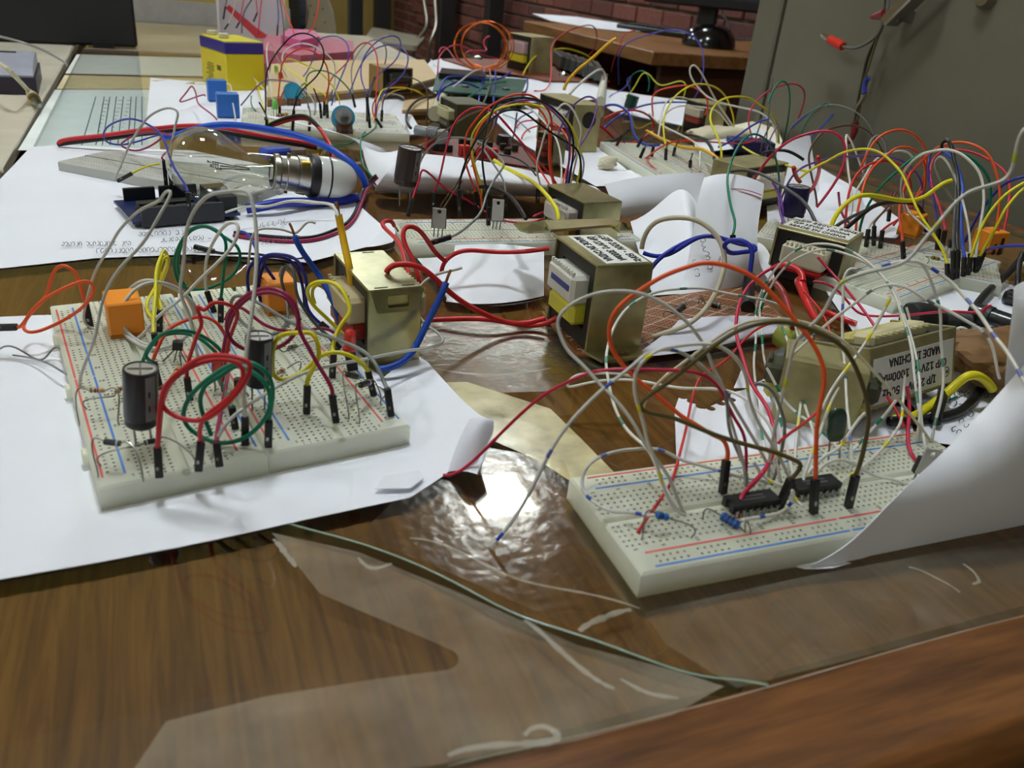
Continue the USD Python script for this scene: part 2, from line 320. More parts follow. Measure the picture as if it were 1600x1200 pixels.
# little wrinkles of the tape catch the light
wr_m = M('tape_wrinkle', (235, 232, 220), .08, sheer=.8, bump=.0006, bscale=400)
def wrinkle(pts, w, label):
    P = curve([at(x, y, .0006) for x, y in px(pts)], 6); n = len(P)
    P[:, 2] += .0004*np.sin(np.linspace(0, 9, n)); r = .6*w*(.5+.5*np.abs(np.sin(np.linspace(.2, 2.9, n))))*rng.uniform(.6, 1.2, n)
    m = tube(P, r, 6); m.vertices[:, 2] = TZ+.0004+(m.vertices[:, 2]-TZ-.0006)*.4
    solo('tape_wrinkle', m, wr_m, label, 'tape', smooth=40)
for pts, w, lab in (('428,842 445,862 462,885', .0016, 'short bright tape wrinkle at the left, under the curled white sheet'),
    ('820,968 870,1010 930,1060 960,1075', .0016, 'long bright tape wrinkle crossing the crack towards the table edge'),
    ('905,985 940,965 985,952', .0022, 'broad tape wrinkle standing behind the crack near the right breadboard'),
    ('560,870 580,886 612,880', .0013, 'pale arched tape wrinkle behind the crack'),
    ('820,1148 860,1138 872,1150 830,1160 700,1180', .0018, 'crumpled bright tape end at the front glass edge'),
    ('970,1060 1010,1080 1060,1090', .0013, 'tape wrinkle beside the right end of the crack'),
    ('640,840 720,862 800,900 880,920 1000,950', .001, 'thin long tape wrinkle behind the crack'),
    ('660,520 720,512 800,516 850,508', .0014, 'upper shiny ripple of the wide tape between the transformers'),
    ('680,575 760,585 860,575', .0016, 'lower shiny ripple of the wide tape between the transformers'),
    ('700,1196 760,1182 900,1150 1060,1110 1200,1072 1400,1015 1600,962', .0004, 'thin glinting tape seam along the front edge of the glass'),
    ('1420,885 1460,900 1500,925', .0009, 'fine tape wrinkle in front of the raised paper flap'),
    ('1505,880 1530,905 1520,912', .0012, 'small shiny tape crease at the right under the paper flap')):
    wrinkle(pts, w, lab)
# ---------------------------------------------------------------- furniture around the table
marble = M('cream_laminate', (214, 206, 186), .4, var=.08, scale=9, stretch=(1, 4, 1))
edge_dk = M('table_edge_dark', (84, 70, 52), .5, var=.3, scale=40)
t = thing('side_table', 'cream topped table pushed against the left side of the cracked glass table', 'table')
part(t, 'tabletop', box(1.5, 1.26, .012, (TX0-.012-.75, .735+.63, TZ-.012), .002), marble, 40)
part(t, 'tabletop_edge', box(1.498, 1.258, .022, (TX0-.013-.75, .735+.63, TZ-.0345), .002), edge_dk, 40, 'dark worn edge band')
for lx, ly in ((TX0-.09, .80), (TX0-1.4, .80), (TX0-.09, 1.9), (TX0-1.4, 1.9)): part(t, 'leg', box(.05, .05, TZ-.035, (lx, ly, 0)), edge_dk, False)
t = thing('far_table', 'beige table behind the far edge of the glass topped table', 'table')
part(t, 'tabletop', box(.56, .5, .028, (TX0+.285, TY1+.02+.255, TZ-.03), .003), M('beige_laminate', (172, 160, 132), .45, var=.1, scale=20), 40)
for lx in (TX0+.06, TX0+.5):
    for ly in (1.6, 1.98): part(t, 'leg', box(.04, .04, TZ-.031, (lx, ly, 0)), edge_dk, False)
# black monitor seen from behind, standing on the side table's far end
a, b = at(216, 76), at(-40, 64); d = (b-a)/np.linalg.norm(b-a)
blackpl = M('black_plastic', (22, 22, 25), .45)
matte = M('matte_black', (30, 29, 31), .7, var=.1, scale=50)
t = thing('computer_monitor', 'flat black computer monitor back standing at the far left', 'monitor', (*(a+d*.24)[:2], TZ), yaw_of(a, b))
part(t, 'back_shell', box(.48, .03, .34, (0, -.015, .001), .004), matte, 40)
part(t, 'foot', cat(box(.03, .05, .008, (.05, -.012, 0)), box(.03, .05, .008, (-.19, -.012, 0))), blackpl, False)
part(t, 'vent_slot', cat(*[box(.12, .002, .004, (0, .0005, .20+k*.012)) for k in range(6)]), M('slot_black', (8, 8, 8), .8), False)
# small grey device with chamfered top on the side table
a, b = at(-80, 146), at(60, 149); w = np.linalg.norm(b-a); d = (b-a)/w; nrm = np.array([-d[1], d[0], 0])
t = thing('adapter_box', 'small grey and dark violet plastic device on the cream side table', 'device', (*((a+b)/2)[:2], TZ), yaw_of(a, b))
dep = .125
pr = [(0, .0), (0, .019), (.004, .021), (dep*.85, .033), (dep, .030), (dep, 0)]
def profx(pr, w):
    m = prism(pr, -w/2, w/2); m.apply_transform(np.array([[0, 0, 1, 0], [1, 0, 0, 0], [0, 1, 0, 0], [0, 0, 0, 1.]])); return m
part(t, 'case_base', profx([(0, 0), (0, .018), (dep, .018), (dep, 0)], w), M('dark_violet', (44, 38, 56), .5), False)
part(t, 'case_top', profx([(.001, .018), (.001, .020), (.012, .026), (dep*.8, .033), (dep-.001, .028), (dep-.001, .018)], w-.004), M('lavender_grey', (165, 168, 184), .4, var=.1), False, 'pale lavender grey upper shell')
part(t, 'slot', box(w*.3, .002, .002, (w*.1, dep*.72, .0315)), matte, False)
cream = M('cream_cable', (206, 196, 166), .45)
t = thing('audio_cable', 'cream cable with round metal plug lying on the cream side table', 'cable')
P = [at(x, y, z) for x, y, z in ((-40, 86, .045), (0, 100, .042), (14, 110, .040), (30, 126, .028), (45, 143, .008))]; part(t, 'insulation', tube(curve(P), .0022), cream)
p, q = at(45, 143, .008), at(62, 165, .006); d = (q-p)/np.linalg.norm(q-p); L = np.linalg.norm(q-p)
part(t, 'plug_grip', lathe([(0, 0), (.003, 0), (.0055, L*.35), (.006, L*.5), (0, L*.5)], 16, p, q), cream)
part(t, 'plug_ring', lathe([(0, L*.5), (.0052, L*.5), (.0052, L*.62), (0, L*.62)], 16, p, q), M('brass', (160, 140, 60), .3, 1.))
part(t, 'plug_tip', lathe([(0, L*.62), (.004, L*.62), (.004, L*.85), (.002, L*.86), (.002, L), (0, L)], 14, p, q), M('steel', (170, 170, 168), .25, 1.))
P = [at(x, y, z) for x, y, z in ((-40, 47, .03), (0, 57, .03), (40, 68, .025), (75, 82, .014), (97, 95, .005), (104, 102, .003))]
solo('thin_cable', tube(curve(P), .0016), M('grey_cable', (150, 150, 148), .45), 'thin grey cable arching down over the corner of the cream side table', 'cable')
# steel cabinet beside the table
CX = .80
cabm = M('cabinet_grey', (106, 104, 90), .5, var=.08, scale=5, bump=.0003, bscale=160)
t = thing('steel_cabinet', 'grey green steel cabinet standing beside the right edge of the table', 'cabinet')
part(t, 'carcass', box(.5, 1.45, 1.95, (CX+.258, .335, 0), .004), cabm, 40)
part(t, 'door', box(.018, 1.325, 1.86, (CX+.0, .338, .05), .003), cabm, 40)
part(t, 'door_frame', box(.018, .052, 1.93, (CX+.0, 1.034, .01), .003), cabm, 40)
p, q = onx(1388, 36, CX-.03), onx(1450, -25, CX-.03); d = (q-p)/np.linalg.norm(q-p)
hm = M('handle_steel', (176, 174, 168), .28, 1.)
part(t, 'handle', cat(bar(p, q+d*.02, .022, .012, .002), bar(p+d*.012, p+d*.012+np.array([.025, 0, 0]), .012)), hm, 30, 'slanted polished steel handle bar')
p = onx(1541, 0, CX-.011); part(t, 'latch', lathe([(0, .009), (.008, .009), (.0105, .006), (.0115, 0), (.0, 0)], 26, p+np.array([.002, 0, .002]), p+np.array([-.1, 0, .002])), hm)
# wooden computer desk against the brick wall
dw = usdkit.material(stage, '/World/Looks/desk_wood', {'tc': ('texture_coordinate', {}), 'mp': ('mapping', {'scale': (30, 3, 30)}), 'n': ('noise_texture', {'scale': 2., 'detail': 5.}), 'r': ('rgb_ramp', {'ramp': [(.3, lin((112, 74, 38))), (.7, lin((146, 102, 58)))]}), 'p': ('principled_bsdf', {'roughness': .45})},
    [('tc.object', 'mp.vector'), ('mp.vector', 'n.vector'), ('n.fac', 'r.fac'), ('r.color', 'p.base_color')], surface='p.BSDF')
c = at(1021, 80); DX, DY = c[0], c[1]
DE = at(836, 33)[1]
t = thing('computer_desk', 'brown wooden computer desk standing against the brick wall', 'desk')
DW = WX-.03-DX
part(t, 'desktop', box(DW, DE-DY, .035, (DX+DW/2, (DY+DE)/2, TZ-.036), .002), dw, 40)
part(t, 'side_panel', box(DW-.05, .02, TZ-.037, (DX+DW/2+.02, DY+.03, 0)), M('desk_side', (74, 44, 24), .5, var=.2, scale=20, stretch=(8, 8, 1)), False)
part(t, 'side_panel', box(DW-.05, .02, TZ-.037, (DX+DW/2+.02, DE-.03, 0)), dw, False)
part(t, 'back_panel', box(.02, DE-DY-.1, TZ-.06, (DX+DW-.05, (DY+DE)/2, 0)), M('desk_back', (40, 26, 16), .6), False)
part(t, 'shelf', box(DW-.12, DE-DY-.1, .018, (DX+DW/2, (DY+DE)/2, TZ-.20)), dw, False)
t = thing('desk_monitor', 'black desktop monitor on a curved foot on the wooden desk', 'monitor', (*at(1108, 62, .02)[:2], TZ), -.7)
part(t, 'foot', cat(lathe([(0, 0), (.082, 0), (.084, .006), (.078, .030), (.062, .052), (.036, .064), (0, .067)], 30)), M('gloss_black', (14, 14, 16), .18, coat=.5), 40)
part(t, 'neck', moved(cat(box(.062, .026, .10, (0, 0, .04), .008), box(.05, .022, .05, (0, 0, .12), .006)), (-.02, .02, 0)), blackpl, 40)
part(t, 'screen_housing', box(.44, .04, .32, (0, -.005, .108), .006), blackpl, 40)
part(t, 'screen', box(.41, .002, .27, (0, -.0255, .135)), M('screen_off', (60, 66, 76), .15), False)
k0, k1 = at(1012, 52), at(1062, 57)
t = thing('keyboard', 'black keyboard lying beside the foot of the desk monitor', 'keyboard', (*at(1040, 54)[:2], TZ), 2.0)
part(t, 'case', box(.36, .12, .018, (0, 0, 0), .004), blackpl, 40)
part(t, 'keycap', cat(*[box(.017, .016, .006, (-.165+i*.0195+(j % 2)*.004, -.042+j*.021, .018), .002) for i in range(17) for j in range(5)]), matte, 30, kind='stuff')
solo('desk_paper', prism([at(x, y)[:2] for x, y in px('832,22 900,27 1012,44 1003,50 975,50 920,44 860,33')], TZ+.0005, TZ+.0025), M('paper_white', (222, 224, 230), .7), 'white paper sheet at the far left end of the wooden desk', 'paper', smooth=False)
for pts, lab in (('1110,15 1113,30 1120,45 1124,57', 'thin black cable hanging behind the desk monitor, left one'), ('1128,12 1131,25 1138,35 1141,50 1140,62 1160,66 1178,69', 'black cable behind the desk monitor running right along the desk')):
    P = [onx(x, y, WX-.12) if y < 55 else onx(x, y, WX-.12) for x, y in px(pts)]; P = [np.array([p[0], p[1], max(p[2], TZ+.006)]) for p in P]
    solo('monitor_cable', tube(curve(P), .004), blackpl, lab, 'cable')
# folding steel chair at the back of the room
sz = -.31
A_, B_, C_, D_ = at(568, 62, sz), at(582, 42, sz), at(664, 58, sz), at(652, 72, sz)
cst = M('chair_tube', (120, 116, 106), .3, .8); seatm = M('chair_seat', (138, 132, 114), .5, var=.1)
t = thing('folding_chair', 'grey steel folding chair at the back of the room', 'chair')
g = Polygon([p[:2] for p in (A_, B_, C_, D_)]).buffer(-.03).buffer(.03)
part(t, 'seat', prism(np.array(g.exterior.coords)[:-1], TZ+sz-.03, TZ+sz), seatm, False)
for x0, x1, dx in ((666, 655, 0), (681, 678, 0)):
    dd = depth(C_)-.1
    P = [deep(x0, -60, dd), deep(x0, 20, dd), deep(x0-1, 45, dd), deep(x1-6, 68, dd)]; e = P[-1].copy(); e[2] = 0.015; P += [e+np.array([0, 0, .2]), e]
    part(t, 'frame_tube', tube(curve(P, 6), .012, 10), cst)
mid = (A_+B_)/2
for q in (A_, B_):
    e = q.copy(); s = q.copy(); s[2] = TZ+sz-.02; e[2] = 0.0; part(t, 'leg', tube(np.array([s, (s+e)/2, e]), .011, 10), cst)
p = deep(555, 40, 2.6)
t = solo('steel_post', box(.042, .042, 2.7, (p[0], p[1], 0.001), .004), M('post_blue_grey', (48, 52, 60), .5, var=.1), 'dark blue grey steel post rising behind the table', 'post')
# whitish moulded panel with dots
dd = 2.35
def flatprism(pts, d, th, mat_pts=True):
    """an outline in the upright plane that faces the table, at depth d, with thickness th"""
    o = deep(pts[0][0], pts[0][1], d); nrm = np.array([CF[0], CF[1], 0]); nrm /= np.linalg.norm(nrm); u = np.array([nrm[1], -nrm[0], 0]); Q = []
    for x, y in pts:
        r = ray(x, y); p = EYE+r*(((o-EYE) @ nrm)/(r @ nrm)); Q.append(((p-o) @ u, p[2]-o[2]))
    m = prism(Q, 0, th); T = np.eye(4); T[:3, 0], T[:3, 1], T[:3, 2], T[:3, 3] = u, (0, 0, 1), nrm, o
    m.apply_transform(T); m.fix_normals(); return m
t = thing('moulded_chair_back', 'cream moulded plastic chair back with small dots behind the pink folder', 'chair')
part(t, 'shell', flatprism(px('468,4 476,-30 500,-34 512,0 519,18 523,45 524,130 474,130 470,60'), dd, .014), M('cream_plastic', (188, 182, 166), .5, var=.1, scale=20), 30)
part(t, 'dot', cat(*[flatprism([(x, y), (x+2, y), (x+2, y+2), (x, y+2)], dd-.003, .003) for x, y in ((484, 8), (503, 13), (490, 22), (507, 34), (492, 44), (508, 55), (482, 60))]), matte, False, kind='stuff')
p = deep(498, 150, dd); q = p.copy(); q[2] = 0.02
part(t, 'stem', bar(q, p+np.array([0, 0, .06]), .03), cst, False)
solo('blue_cloth', lathe([(0, 0), (.012, .01), (.022, .05), (.02, .11), (.008, .16), (0, .165)], 12, deep(472, 48, 2.25), deep(468, 0, 2.25)), M('blue_cloth', (38, 52, 72), .8, var=.4), 'dark blue rolled cloth hanging beside the cream chair back', 'cloth')
# plastic component case and pink folder at the far side of the table
casem = M('case_clear', (214, 206, 220), .25, sheer=.35)
t = thing('component_case', 'clear plastic component case lid with a red edge standing behind the yellow battery', 'case')
part(t, 'lid', flatprism(px('334,-40 446,-40 444,62 342,60'), depth(at(393, 63)), .003), casem, False)
part(t, 'red_edge', flatprism(px('351,12 358,8 402,45 425,60 400,60'), depth(at(393, 63))-.012, .004), M('red_plastic', (205, 62, 72), .3, sheer=.15), False, 'slanted translucent red edge strip')
part(t, 'hinge_strip', flatprism(px('336,-40 340,-40 344,60 341,60'), depth(at(393, 63))-.006, .003), M('case_edge', (228, 224, 232), .3), False)
t = thing('pink_folder', 'translucent pink plastic folder lying on the far side of the table', 'folder')
part(t, 'cover', prism([at(x, y)[:2] for x, y in px('404,98 418,74 470,68 552,82 552,100 470,108')], TZ+.0005, TZ+.02), M('pink_plastic', (214, 112, 140), .3, var=.15, sheer=.1), False)
part(t, 'flap', prism([at(x, y)[:2] for x, y in px('440,88 452,76 492,78 500,90 470,98')], TZ+.021, TZ+.034), M('pink_bright', (222, 104, 168), .3), False, 'bright pink raised flap')
# plywood bases
ply = M('plywood', (206, 178, 128), .55, var=.08, scale=14, stretch=(2, 14, 2)); plye = M('plywood_edge', (150, 112, 66), .6, var=.2)
def plywood(pts, z0, z1, label):
    t = thing('plywood_board', label, 'board'); P = [at(x, y, z1)[:2] for x, y in px(pts)]; g = Polygon(P)
    part(t, 'top_ply', prism(P, TZ+z1-.003, TZ+z1), ply, False)
    part(t, 'core_ply', prism(np.array(g.buffer(-.0004).exterior.coords)[:-1], TZ+z0, TZ+z1-.003), plye, False)
plywood('416,152 424,100 505,94 663,93 684,121 640,133 560,140', .0008, .012, 'pale plywood board under the small open transformer at the back')
plywood('628,172 632,156 690,152 700,168', .0005, .008, 'small plywood strip beside the green display board')
# ---------------------------------------------------------------- solderless breadboards
BL, BW, BH = .1651, .0546, .0095
bmat = M('board_ivory', (228, 232, 198), .42, spec=.4, sss=.55, var=.04, scale=60)
bgrey = M('board_grey', (186, 186, 180), .5)
hole_m = M('hole_dark', (172, 171, 154), .7)
redl, bluel, inkm = M('line_red', (222, 96, 92), .5), M('line_blue', (72, 128, 206), .5), M('ink_grey', (86, 86, 78), .6)
def board_mesh():
    p = .00254; hs = .00042
    cols = [.0038+i*p for i in range(63)]
    rows = [(BW/2+s*(.00381+k*p), 't') for s in (-1, 1) for k in range(5)] + [(v, 'r') for v in (.0041, .0041+p, BW-.0041-p, BW-.0041)]
    rows.sort()
    rail = {i+2+(i//5) for i in range(50)}
    us = [0.0008] + [x for c in cols for x in (c-hs, c+hs)] + [BL-.0008]
    groove = (BW/2-.0013, BW/2+.0013)
    vs = sorted([.0008, BW-.0008, *groove] + [x for v, _ in rows for x in (v-hs, v+hs)])
    kind = {round(v-hs, 6): k for v, k in rows}
    V, F, Vp, Fp = [], [], [], []
    def quad(L, G_, a, b, c, d):
        n = len(L); L += [a, b, c, d]; G_ += [(n, n+1, n+2), (n, n+2, n+3)]
    for j in range(len(vs)-1):
        v0, v1 = vs[j], vs[j+1]; kd = kind.get(round(v0, 6))
        if kd is None:
            if abs(v0-groove[0]) < 1e-6:
                zb = BH-.0022
                quad(V, F, (us[0], v0, BH), (us[-1], v0, BH), (us[-1], v0, zb), (us[0], v0, zb)); quad(V, F, (us[-1], v1, BH), (us[0], v1, BH), (us[0], v1, zb), (us[-1], v1, zb)); quad(V, F, (us[0], v0, zb), (us[-1], v0, zb), (us[-1], v1, zb), (us[0], v1, zb))
            else: quad(V, F, (us[0], v0, BH), (us[-1], v0, BH), (us[-1], v1, BH), (us[0], v1, BH))
            continue
        for i in range(len(us)-1):
            u0, u1 = us[i], us[i+1]; c = (i-1)//2
            if i % 2 == 1 and c < 63 and (kd == 't' or c in rail):
                zb = BH-.0012; e = .00018; a, b, cc, d = (u0, v0), (u1, v0), (u1, v1), (u0, v1)
                A, B, C_, D_ = (u0+e, v0+e), (u1-e, v0+e), (u1-e, v1-e), (u0+e, v1-e)
                for (p0, p1, q1, q0) in ((a, b, B, A), (b, cc, C_, B), (cc, d, D_, C_), (d, a, A, D_)): quad(Vp, Fp, (*p0, BH), (*p1, BH), (*q1, zb), (*q0, zb))
                quad(Vp, Fp, (*A, zb), (*B, zb), (*C_, zb), (*D_, zb))
            else: quad(V, F, (u0, v0, BH), (u1, v0, BH), (u1, v1, BH), (u0, v1, BH))
    c, z1 = .0008, BH-.0008                          # chamfer, sides, underside
    o0 = [(0, 0), (BL, 0), (BL, BW), (0, BW)]; i0 = [(c, c), (BL-c, c), (BL-c, BW-c), (c, BW-c)]
    for k in range(4):
        a, b, A, B = o0[k], o0[(k+1) % 4], i0[k], i0[(k+1) % 4]
        quad(V, F, (*a, z1), (*b, z1), (*B, BH), (*A, BH)); quad(V, F, (*a, 0), (*b, 0), (*b, z1), (*a, z1))
    quad(V, F, (0, BW, 0), (BL, BW, 0), (BL, 0, 0), (0, 0, 0))
    body = trimesh.Trimesh(np.array(V), np.array(F), process=False)
    tabs = [box(.005, .0022, .005, (u, BW+.0008, .0015), .0004) for u in (.03, .083, .135)] + [box(.0022, .005, .005, (BL+.0008, v, .0015), .0004) for v in (.014, .041)]
    return cat(body, *tabs), trimesh.Trimesh(np.array(Vp), np.array(Fp), process=False)
BODY, HOLES = board_mesh()
def text(s, h, depth=.0002, rz=0, loc=(0, 0, 0), bold=False):
    m = meshkit.text_mesh(s, h, depth, bold); b = m.bounds; m.apply_translation((-(b[0][0]+b[1][0])/2, -(b[0][1]+b[1][1])/2, 0)); return moved(m, loc, rz)
def rail_line(v): return cat(box(.076, .0008, .00012, (.044, v, BH)), box(.076, .0008, .00012, (.1211, v, BH)))
marks = []
for i in [0]+list(range(4, 63, 5)):
    for v in (BW/2+.0161, BW/2-.0161): marks.append(text(str(i+1), .0013, .0001, math.pi/2, (.0038+i*.00254, v, BH)))
for k, ch in enumerate('abcdefghij'):
    v = BW/2 + (-1 if k < 5 else 1)*(.00381+((4-k) if k < 5 else (k-5))*.00254)
    for u in (.0018, BL-.0018): marks.append(text(ch, .0012, .0001, math.pi/2, (u, v, BH)))
MARKS = cat(*marks)
def make_board(name, label, group, loc, rz, bm_, printed=True):
    t = thing(name, label, 'breadboard', loc, rz, group)
    part(t, 'body', BODY, bm_, False); part(t, 'contact_hole', HOLES, hole_m, False, kind='stuff')
    if printed:
        for v, m in ((.0022, bluel), (.0090, redl), (BW-.0090, bluel), (BW-.0022, redl)): part(t, 'rail_line', rail_line(v), m, False, 'red rail line' if m is redl else 'blue rail line')
        part(t, 'printed_mark', MARKS, inkm, False, kind='stuff')
    return t
def pose(a, b, z=0.0):                    # board origin a, its length running towards b (pixels of its upper edge)
    p, q = at(*a, z+BH), at(*b, z+BH); return p-np.array([0, 0, BH]), yaw_of(p, q)
p0, p1, p2 = at(144, 768, BH), at(641, 664, BH), at(447, 442, BH)
w = (p1-p0)/np.linalg.norm(p1-p0); a = yaw_of(p1, p2); base = p1-np.array([0, 0, BH])
vdir = np.array([-math.sin(a), math.cos(a), 0])
b1 = make_board('breadboard', 'near left ivory breadboard, right one of the joined pair, carrying yellow and maroon jumpers', 'ivory breadboards', base, a, bmat)
copy_of(b1, base+vdir*(BW+.0006), a+.012, 'near left ivory breadboard, left one of the joined pair, carrying the first orange relay', 'breadboard', 'ivory breadboards')
LB = (base, a)
p, a = pose((1003, 897), (1320, 838)); RB = (p, a)
copy_of(b1, p, a, 'near right ivory breadboard with blue resistors and many thin white wires', 'breadboard', 'ivory breadboards')
p, a = pose((640, 381), (960, 339)); a = yaw_of(at(592, 307, BH), at(910, 308, BH)); MB = (p, a)
copy_of(b1, p, a, 'middle ivory breadboard with two power transistors standing on it', 'breadboard', 'ivory breadboards')
a = yaw_of(at(440, 199, BH), at(636, 207, BH)); p = at(640, 208, BH)-np.array([BL*math.cos(a), BL*math.sin(a), BH]); KB = (p, a)
copy_of(b1, p, a, 'far left ivory breadboard with the blue potentiometer in front of the yellow battery', 'breadboard', 'ivory breadboards')
copy_of(b1, p+np.array([-math.sin(a), math.cos(a), 0])*(BW+.0008), a, 'far left ivory breadboard, rear one, with the green light emitting diode', 'breadboard', 'ivory breadboards')
p, a = pose((1400, 470), (1586, 401)); VB = (p, a)
copy_of(b1, p, a, 'right ivory breadboard behind the black plug, with a tall row of black jumper plugs', 'breadboard', 'ivory breadboards')
vd = np.array([-math.sin(a), math.cos(a), 0])
p2 = at(1338, 372, BH); 
p, a = at(938, 221, BH)-np.array([0, 0, BH]), yaw_of(at(938, 221, BH), at(1022, 273, BH)); JB = (p, a)
copy_of(b1, p+np.array([-math.sin(a), math.cos(a), 0])*(BW+.0008), a, 'back right ivory breadboard, rear one, beside the dark blue flat box', 'breadboard', 'ivory breadboards')
copy_of(b1, p, a, 'back right ivory breadboard with leaning black jumper plugs and the thick yellow wire', 'breadboard', 'ivory breadboards')
p, a = pose((1185, 372), (1325, 372)); 
copy_of(b1, at(1181, 368, BH)-np.array([0, 0, BH]), yaw_of(at(1181, 368, BH), at(1330, 392, BH))-.15, 'ivory breadboard under the dark blue capacitor', 'breadboard', 'ivory breadboards')
p, a = at(1192, 236, BH), 0.15
p, q = at(90, 252, .0085), at(262, 283, .0085); a = yaw_of(q, p)
g1 = make_board('breadboard', 'light grey unused breadboard lying beside the light bulb', None, p-np.array([0, 0, .0095]), yaw_of(p, q), bgrey, False)

# ---------------------------------------------------------------- small parts
steel = M('steel', (170, 170, 168), .25, 1.); leadm = M('lead_wire', (150, 148, 140), .35, .9); blk = M('dupont_black', (20, 20, 21), .45)
gold = M('zinc_gold', (184, 176, 130), .28, .8, var=.35, scale=22, bump=.0004, bscale=60, c2=(120, 122, 84))
gold2 = M('zinc_olive', (182, 174, 128), .42, .5, var=.3, scale=30, c2=(146, 138, 98))
lamin = M('core_steel', (48, 46, 44), .5, .5); white_b = M('bobbin_white', (218, 218, 208), .5, sss=.1)
labelm = M('label_white', (226, 226, 220), .55); ink = M('label_ink', (24, 24, 26), .6)
paper_m = M('paper', (236, 238, 247), .75, var=.03, scale=12)
def transformer(label, cx, cy, yaw, s, lines, z0=0., wind=(205, 205, 60), strip=None, mt=None, rot=None, feet=True, flip=False, bob=.007, wind_label=None, low=.42, logo=True, lw=.92, bobc=None, name='transformer'):
    """open ends with the coil at +-x, folded metal walls at +-y, the labelled plate on top"""
    sx, sy, sz = s; mt = mt or gold
    t = thing(name, label, 'transformer', (cx, cy, TZ+z0), yaw)
    if rot is not None:
        x = UsdGeom.Xformable(t); x.ClearXformOpOrder(); x.MakeMatrixXform().Set(Gf.Matrix4d(*[float(v) for v in rot.T.ravel()]))
    th = .0014
    br = [box(sx, sy, th, (0, 0, sz-th), .0005), box(sx, th, sz-th*.5, (0, sy/2-th/2, 0), .0004), box(sx, th, sz-th*.5, (0, -sy/2+th/2, 0), .0004)]
    part(t, 'bracket', cat(*br), mt, 30)
    if feet:
        for sg in (-1, 1):
            g = Polygon([(-sx*.5, 0), (sx*.5, 0), (sx*.38, .0115), (-sx*.38, .0115)]).difference(shapely.box(-sx*.13, .004, sx*.13, .0075).buffer(.0012))
            m = trimesh.creation.extrude_polygon(g, th, engine='earcut'); m = moved(m, (0, sg*sy/2, 0), 0 if sg > 0 else math.pi); part(t, 'mounting_tab', m, mt, False)
    iy, iz = sy/2-th-.0004, sz-th-.0004; e = iy*.3
    g = shapely.box(-iy, .0008, iy, iz).difference(shapely.box(-iy+e, .0008+iz*.2, iy-e, iz*.86))
    core = trimesh.creation.extrude_polygon(g, sx-.003, engine='earcut'); core.apply_transform(np.array([[0, 0, 1, -(sx-.003)/2], [1, 0, 0, 0], [0, 1, 0, 0], [0, 0, 0, 1.]])); part(t, 'core', core, lamin, False)
    wy, zt, zb = (iy-e)*2-.001, iz*.84, .0012+iz*.22; L = sx+2*bob
    bm_ = M('bobbin_%d_%d_%d' % bobc, bobc, .5, sss=.05) if bobc else white_b
    zm = zb+(zt-zb)*low
    bb = part(t, 'bobbin', box(L, wy, zt-zm, (0, 0, zm), .0018), bm_, 30)
    teeth = [box(.0018, .0014, .0024, (sg*(L/2-.0014), -wy/2+.003+i*(wy-.006)/8, zt-.0006), .0003) for sg in (-1, 1) for i in range(9)]
    part(bb, 'bobbin_tooth', cat(*teeth), bm_, False, kind='stuff')
    part(t, 'winding', box(L-.003, wy*.96, zm-zb, (0, 0, zb), .0022), M('winding_%d_%d_%d' % wind, wind, .4), 30, wind_label)
    if strip: part(t, 'insulation_strip', cat(*[box(.0006, wy*.7, .003, (sg*L/2, -wy*.04, zt-.0085)) for sg in (-1, 1)]), M('strip_blue', strip, .4), False)
    if lines:
        lp = part(t, 'label_plate', box(sx*.74, sy*lw, .0003, (sx*.06, 0, sz)), labelm, False, 'white printed rating label')
        ms = []
        for i, ln in enumerate(lines):
            m = meshkit.text_mesh(ln, sx*.13, .0002, True); b = m.bounds; ww = b[1][0]-b[0][0]; k = min(1, sy*lw*.86/ww); m.apply_scale((k, 1, 1)); m.apply_translation((-k*(b[0][0]+b[1][0])/2+(.0 if i else sy*.05), 0, 0))
            ms.append(moved(m, (sx*.06+sx*(.16-.235*i), 0, sz+.0003), -math.pi/2))
        if logo:
            ring = trimesh.creation.annulus(sx*.075, sx*.088, .0002, sections=20); ms.append(moved(ring, (sx*.06+sx*.17, sy*lw*.42, sz+.0003))); ms.append(text('KE', sx*.055, .0002, -math.pi/2, (sx*.06+sx*.17, sy*lw*.42, sz+.0003)))
        mm = cat(*ms)
        if flip: mm = moved(mm, (-0, 0, 0)); c = np.array([sx*.06, 0, 0]); mm.apply_translation(-c); mm = moved(mm, c, math.pi)
        part(lp, 'label_text', mm, ink, False, 'black rating print')
    return t
A24 = YAW
def T3(x, y): v = turn((x, y, 0)); return v[0], v[1]
T_MID = transformer('middle golden transformer with a blue strip and yellow winding, its label facing up', *T3(.0393, .4048), math.radians(24.3)-A24, (.0316, .0477, .0462), ('I/P 220V - 50Hz', 'O/P 12V*2  3000mA', 'MADE IN CHINA'), .0018, (206, 200, 60), (28, 40, 130), wind_label='yellow taped winding')
T_LEFT = transformer('golden transformer at the right end of the left breadboard pair, with red wires beside it', *T3(-.0689, .3687), math.radians(29.8)-A24, (.0255, .053, .0385), (), 0, (150, 44, 32), None, wind_label='dark red winding', bobc=(196, 180, 140))
g_ = Polygon([(-.0125, 0), (.0125, 0), (.0095, .010), (-.0095, .010)]).difference(shapely.box(-.004, .0035, .004, .0068).buffer(.001))
m_ = trimesh.creation.extrude_polygon(g_, .0012, engine='earcut'); m_ = moved(m_, (0, 0, 0), 0, -math.pi/2*1.12); part(T_LEFT, 'bent_tab', moved(m_, (.001, -.0268, .0378)), gold, False)
part(T_LEFT, 'tab_slit', cat(*[box(.006, .0006, .0003, (x, y, .0384)) for x, y in ((-.006, -.024), (.007, -.0235), (.004, .024))]), lamin, False)
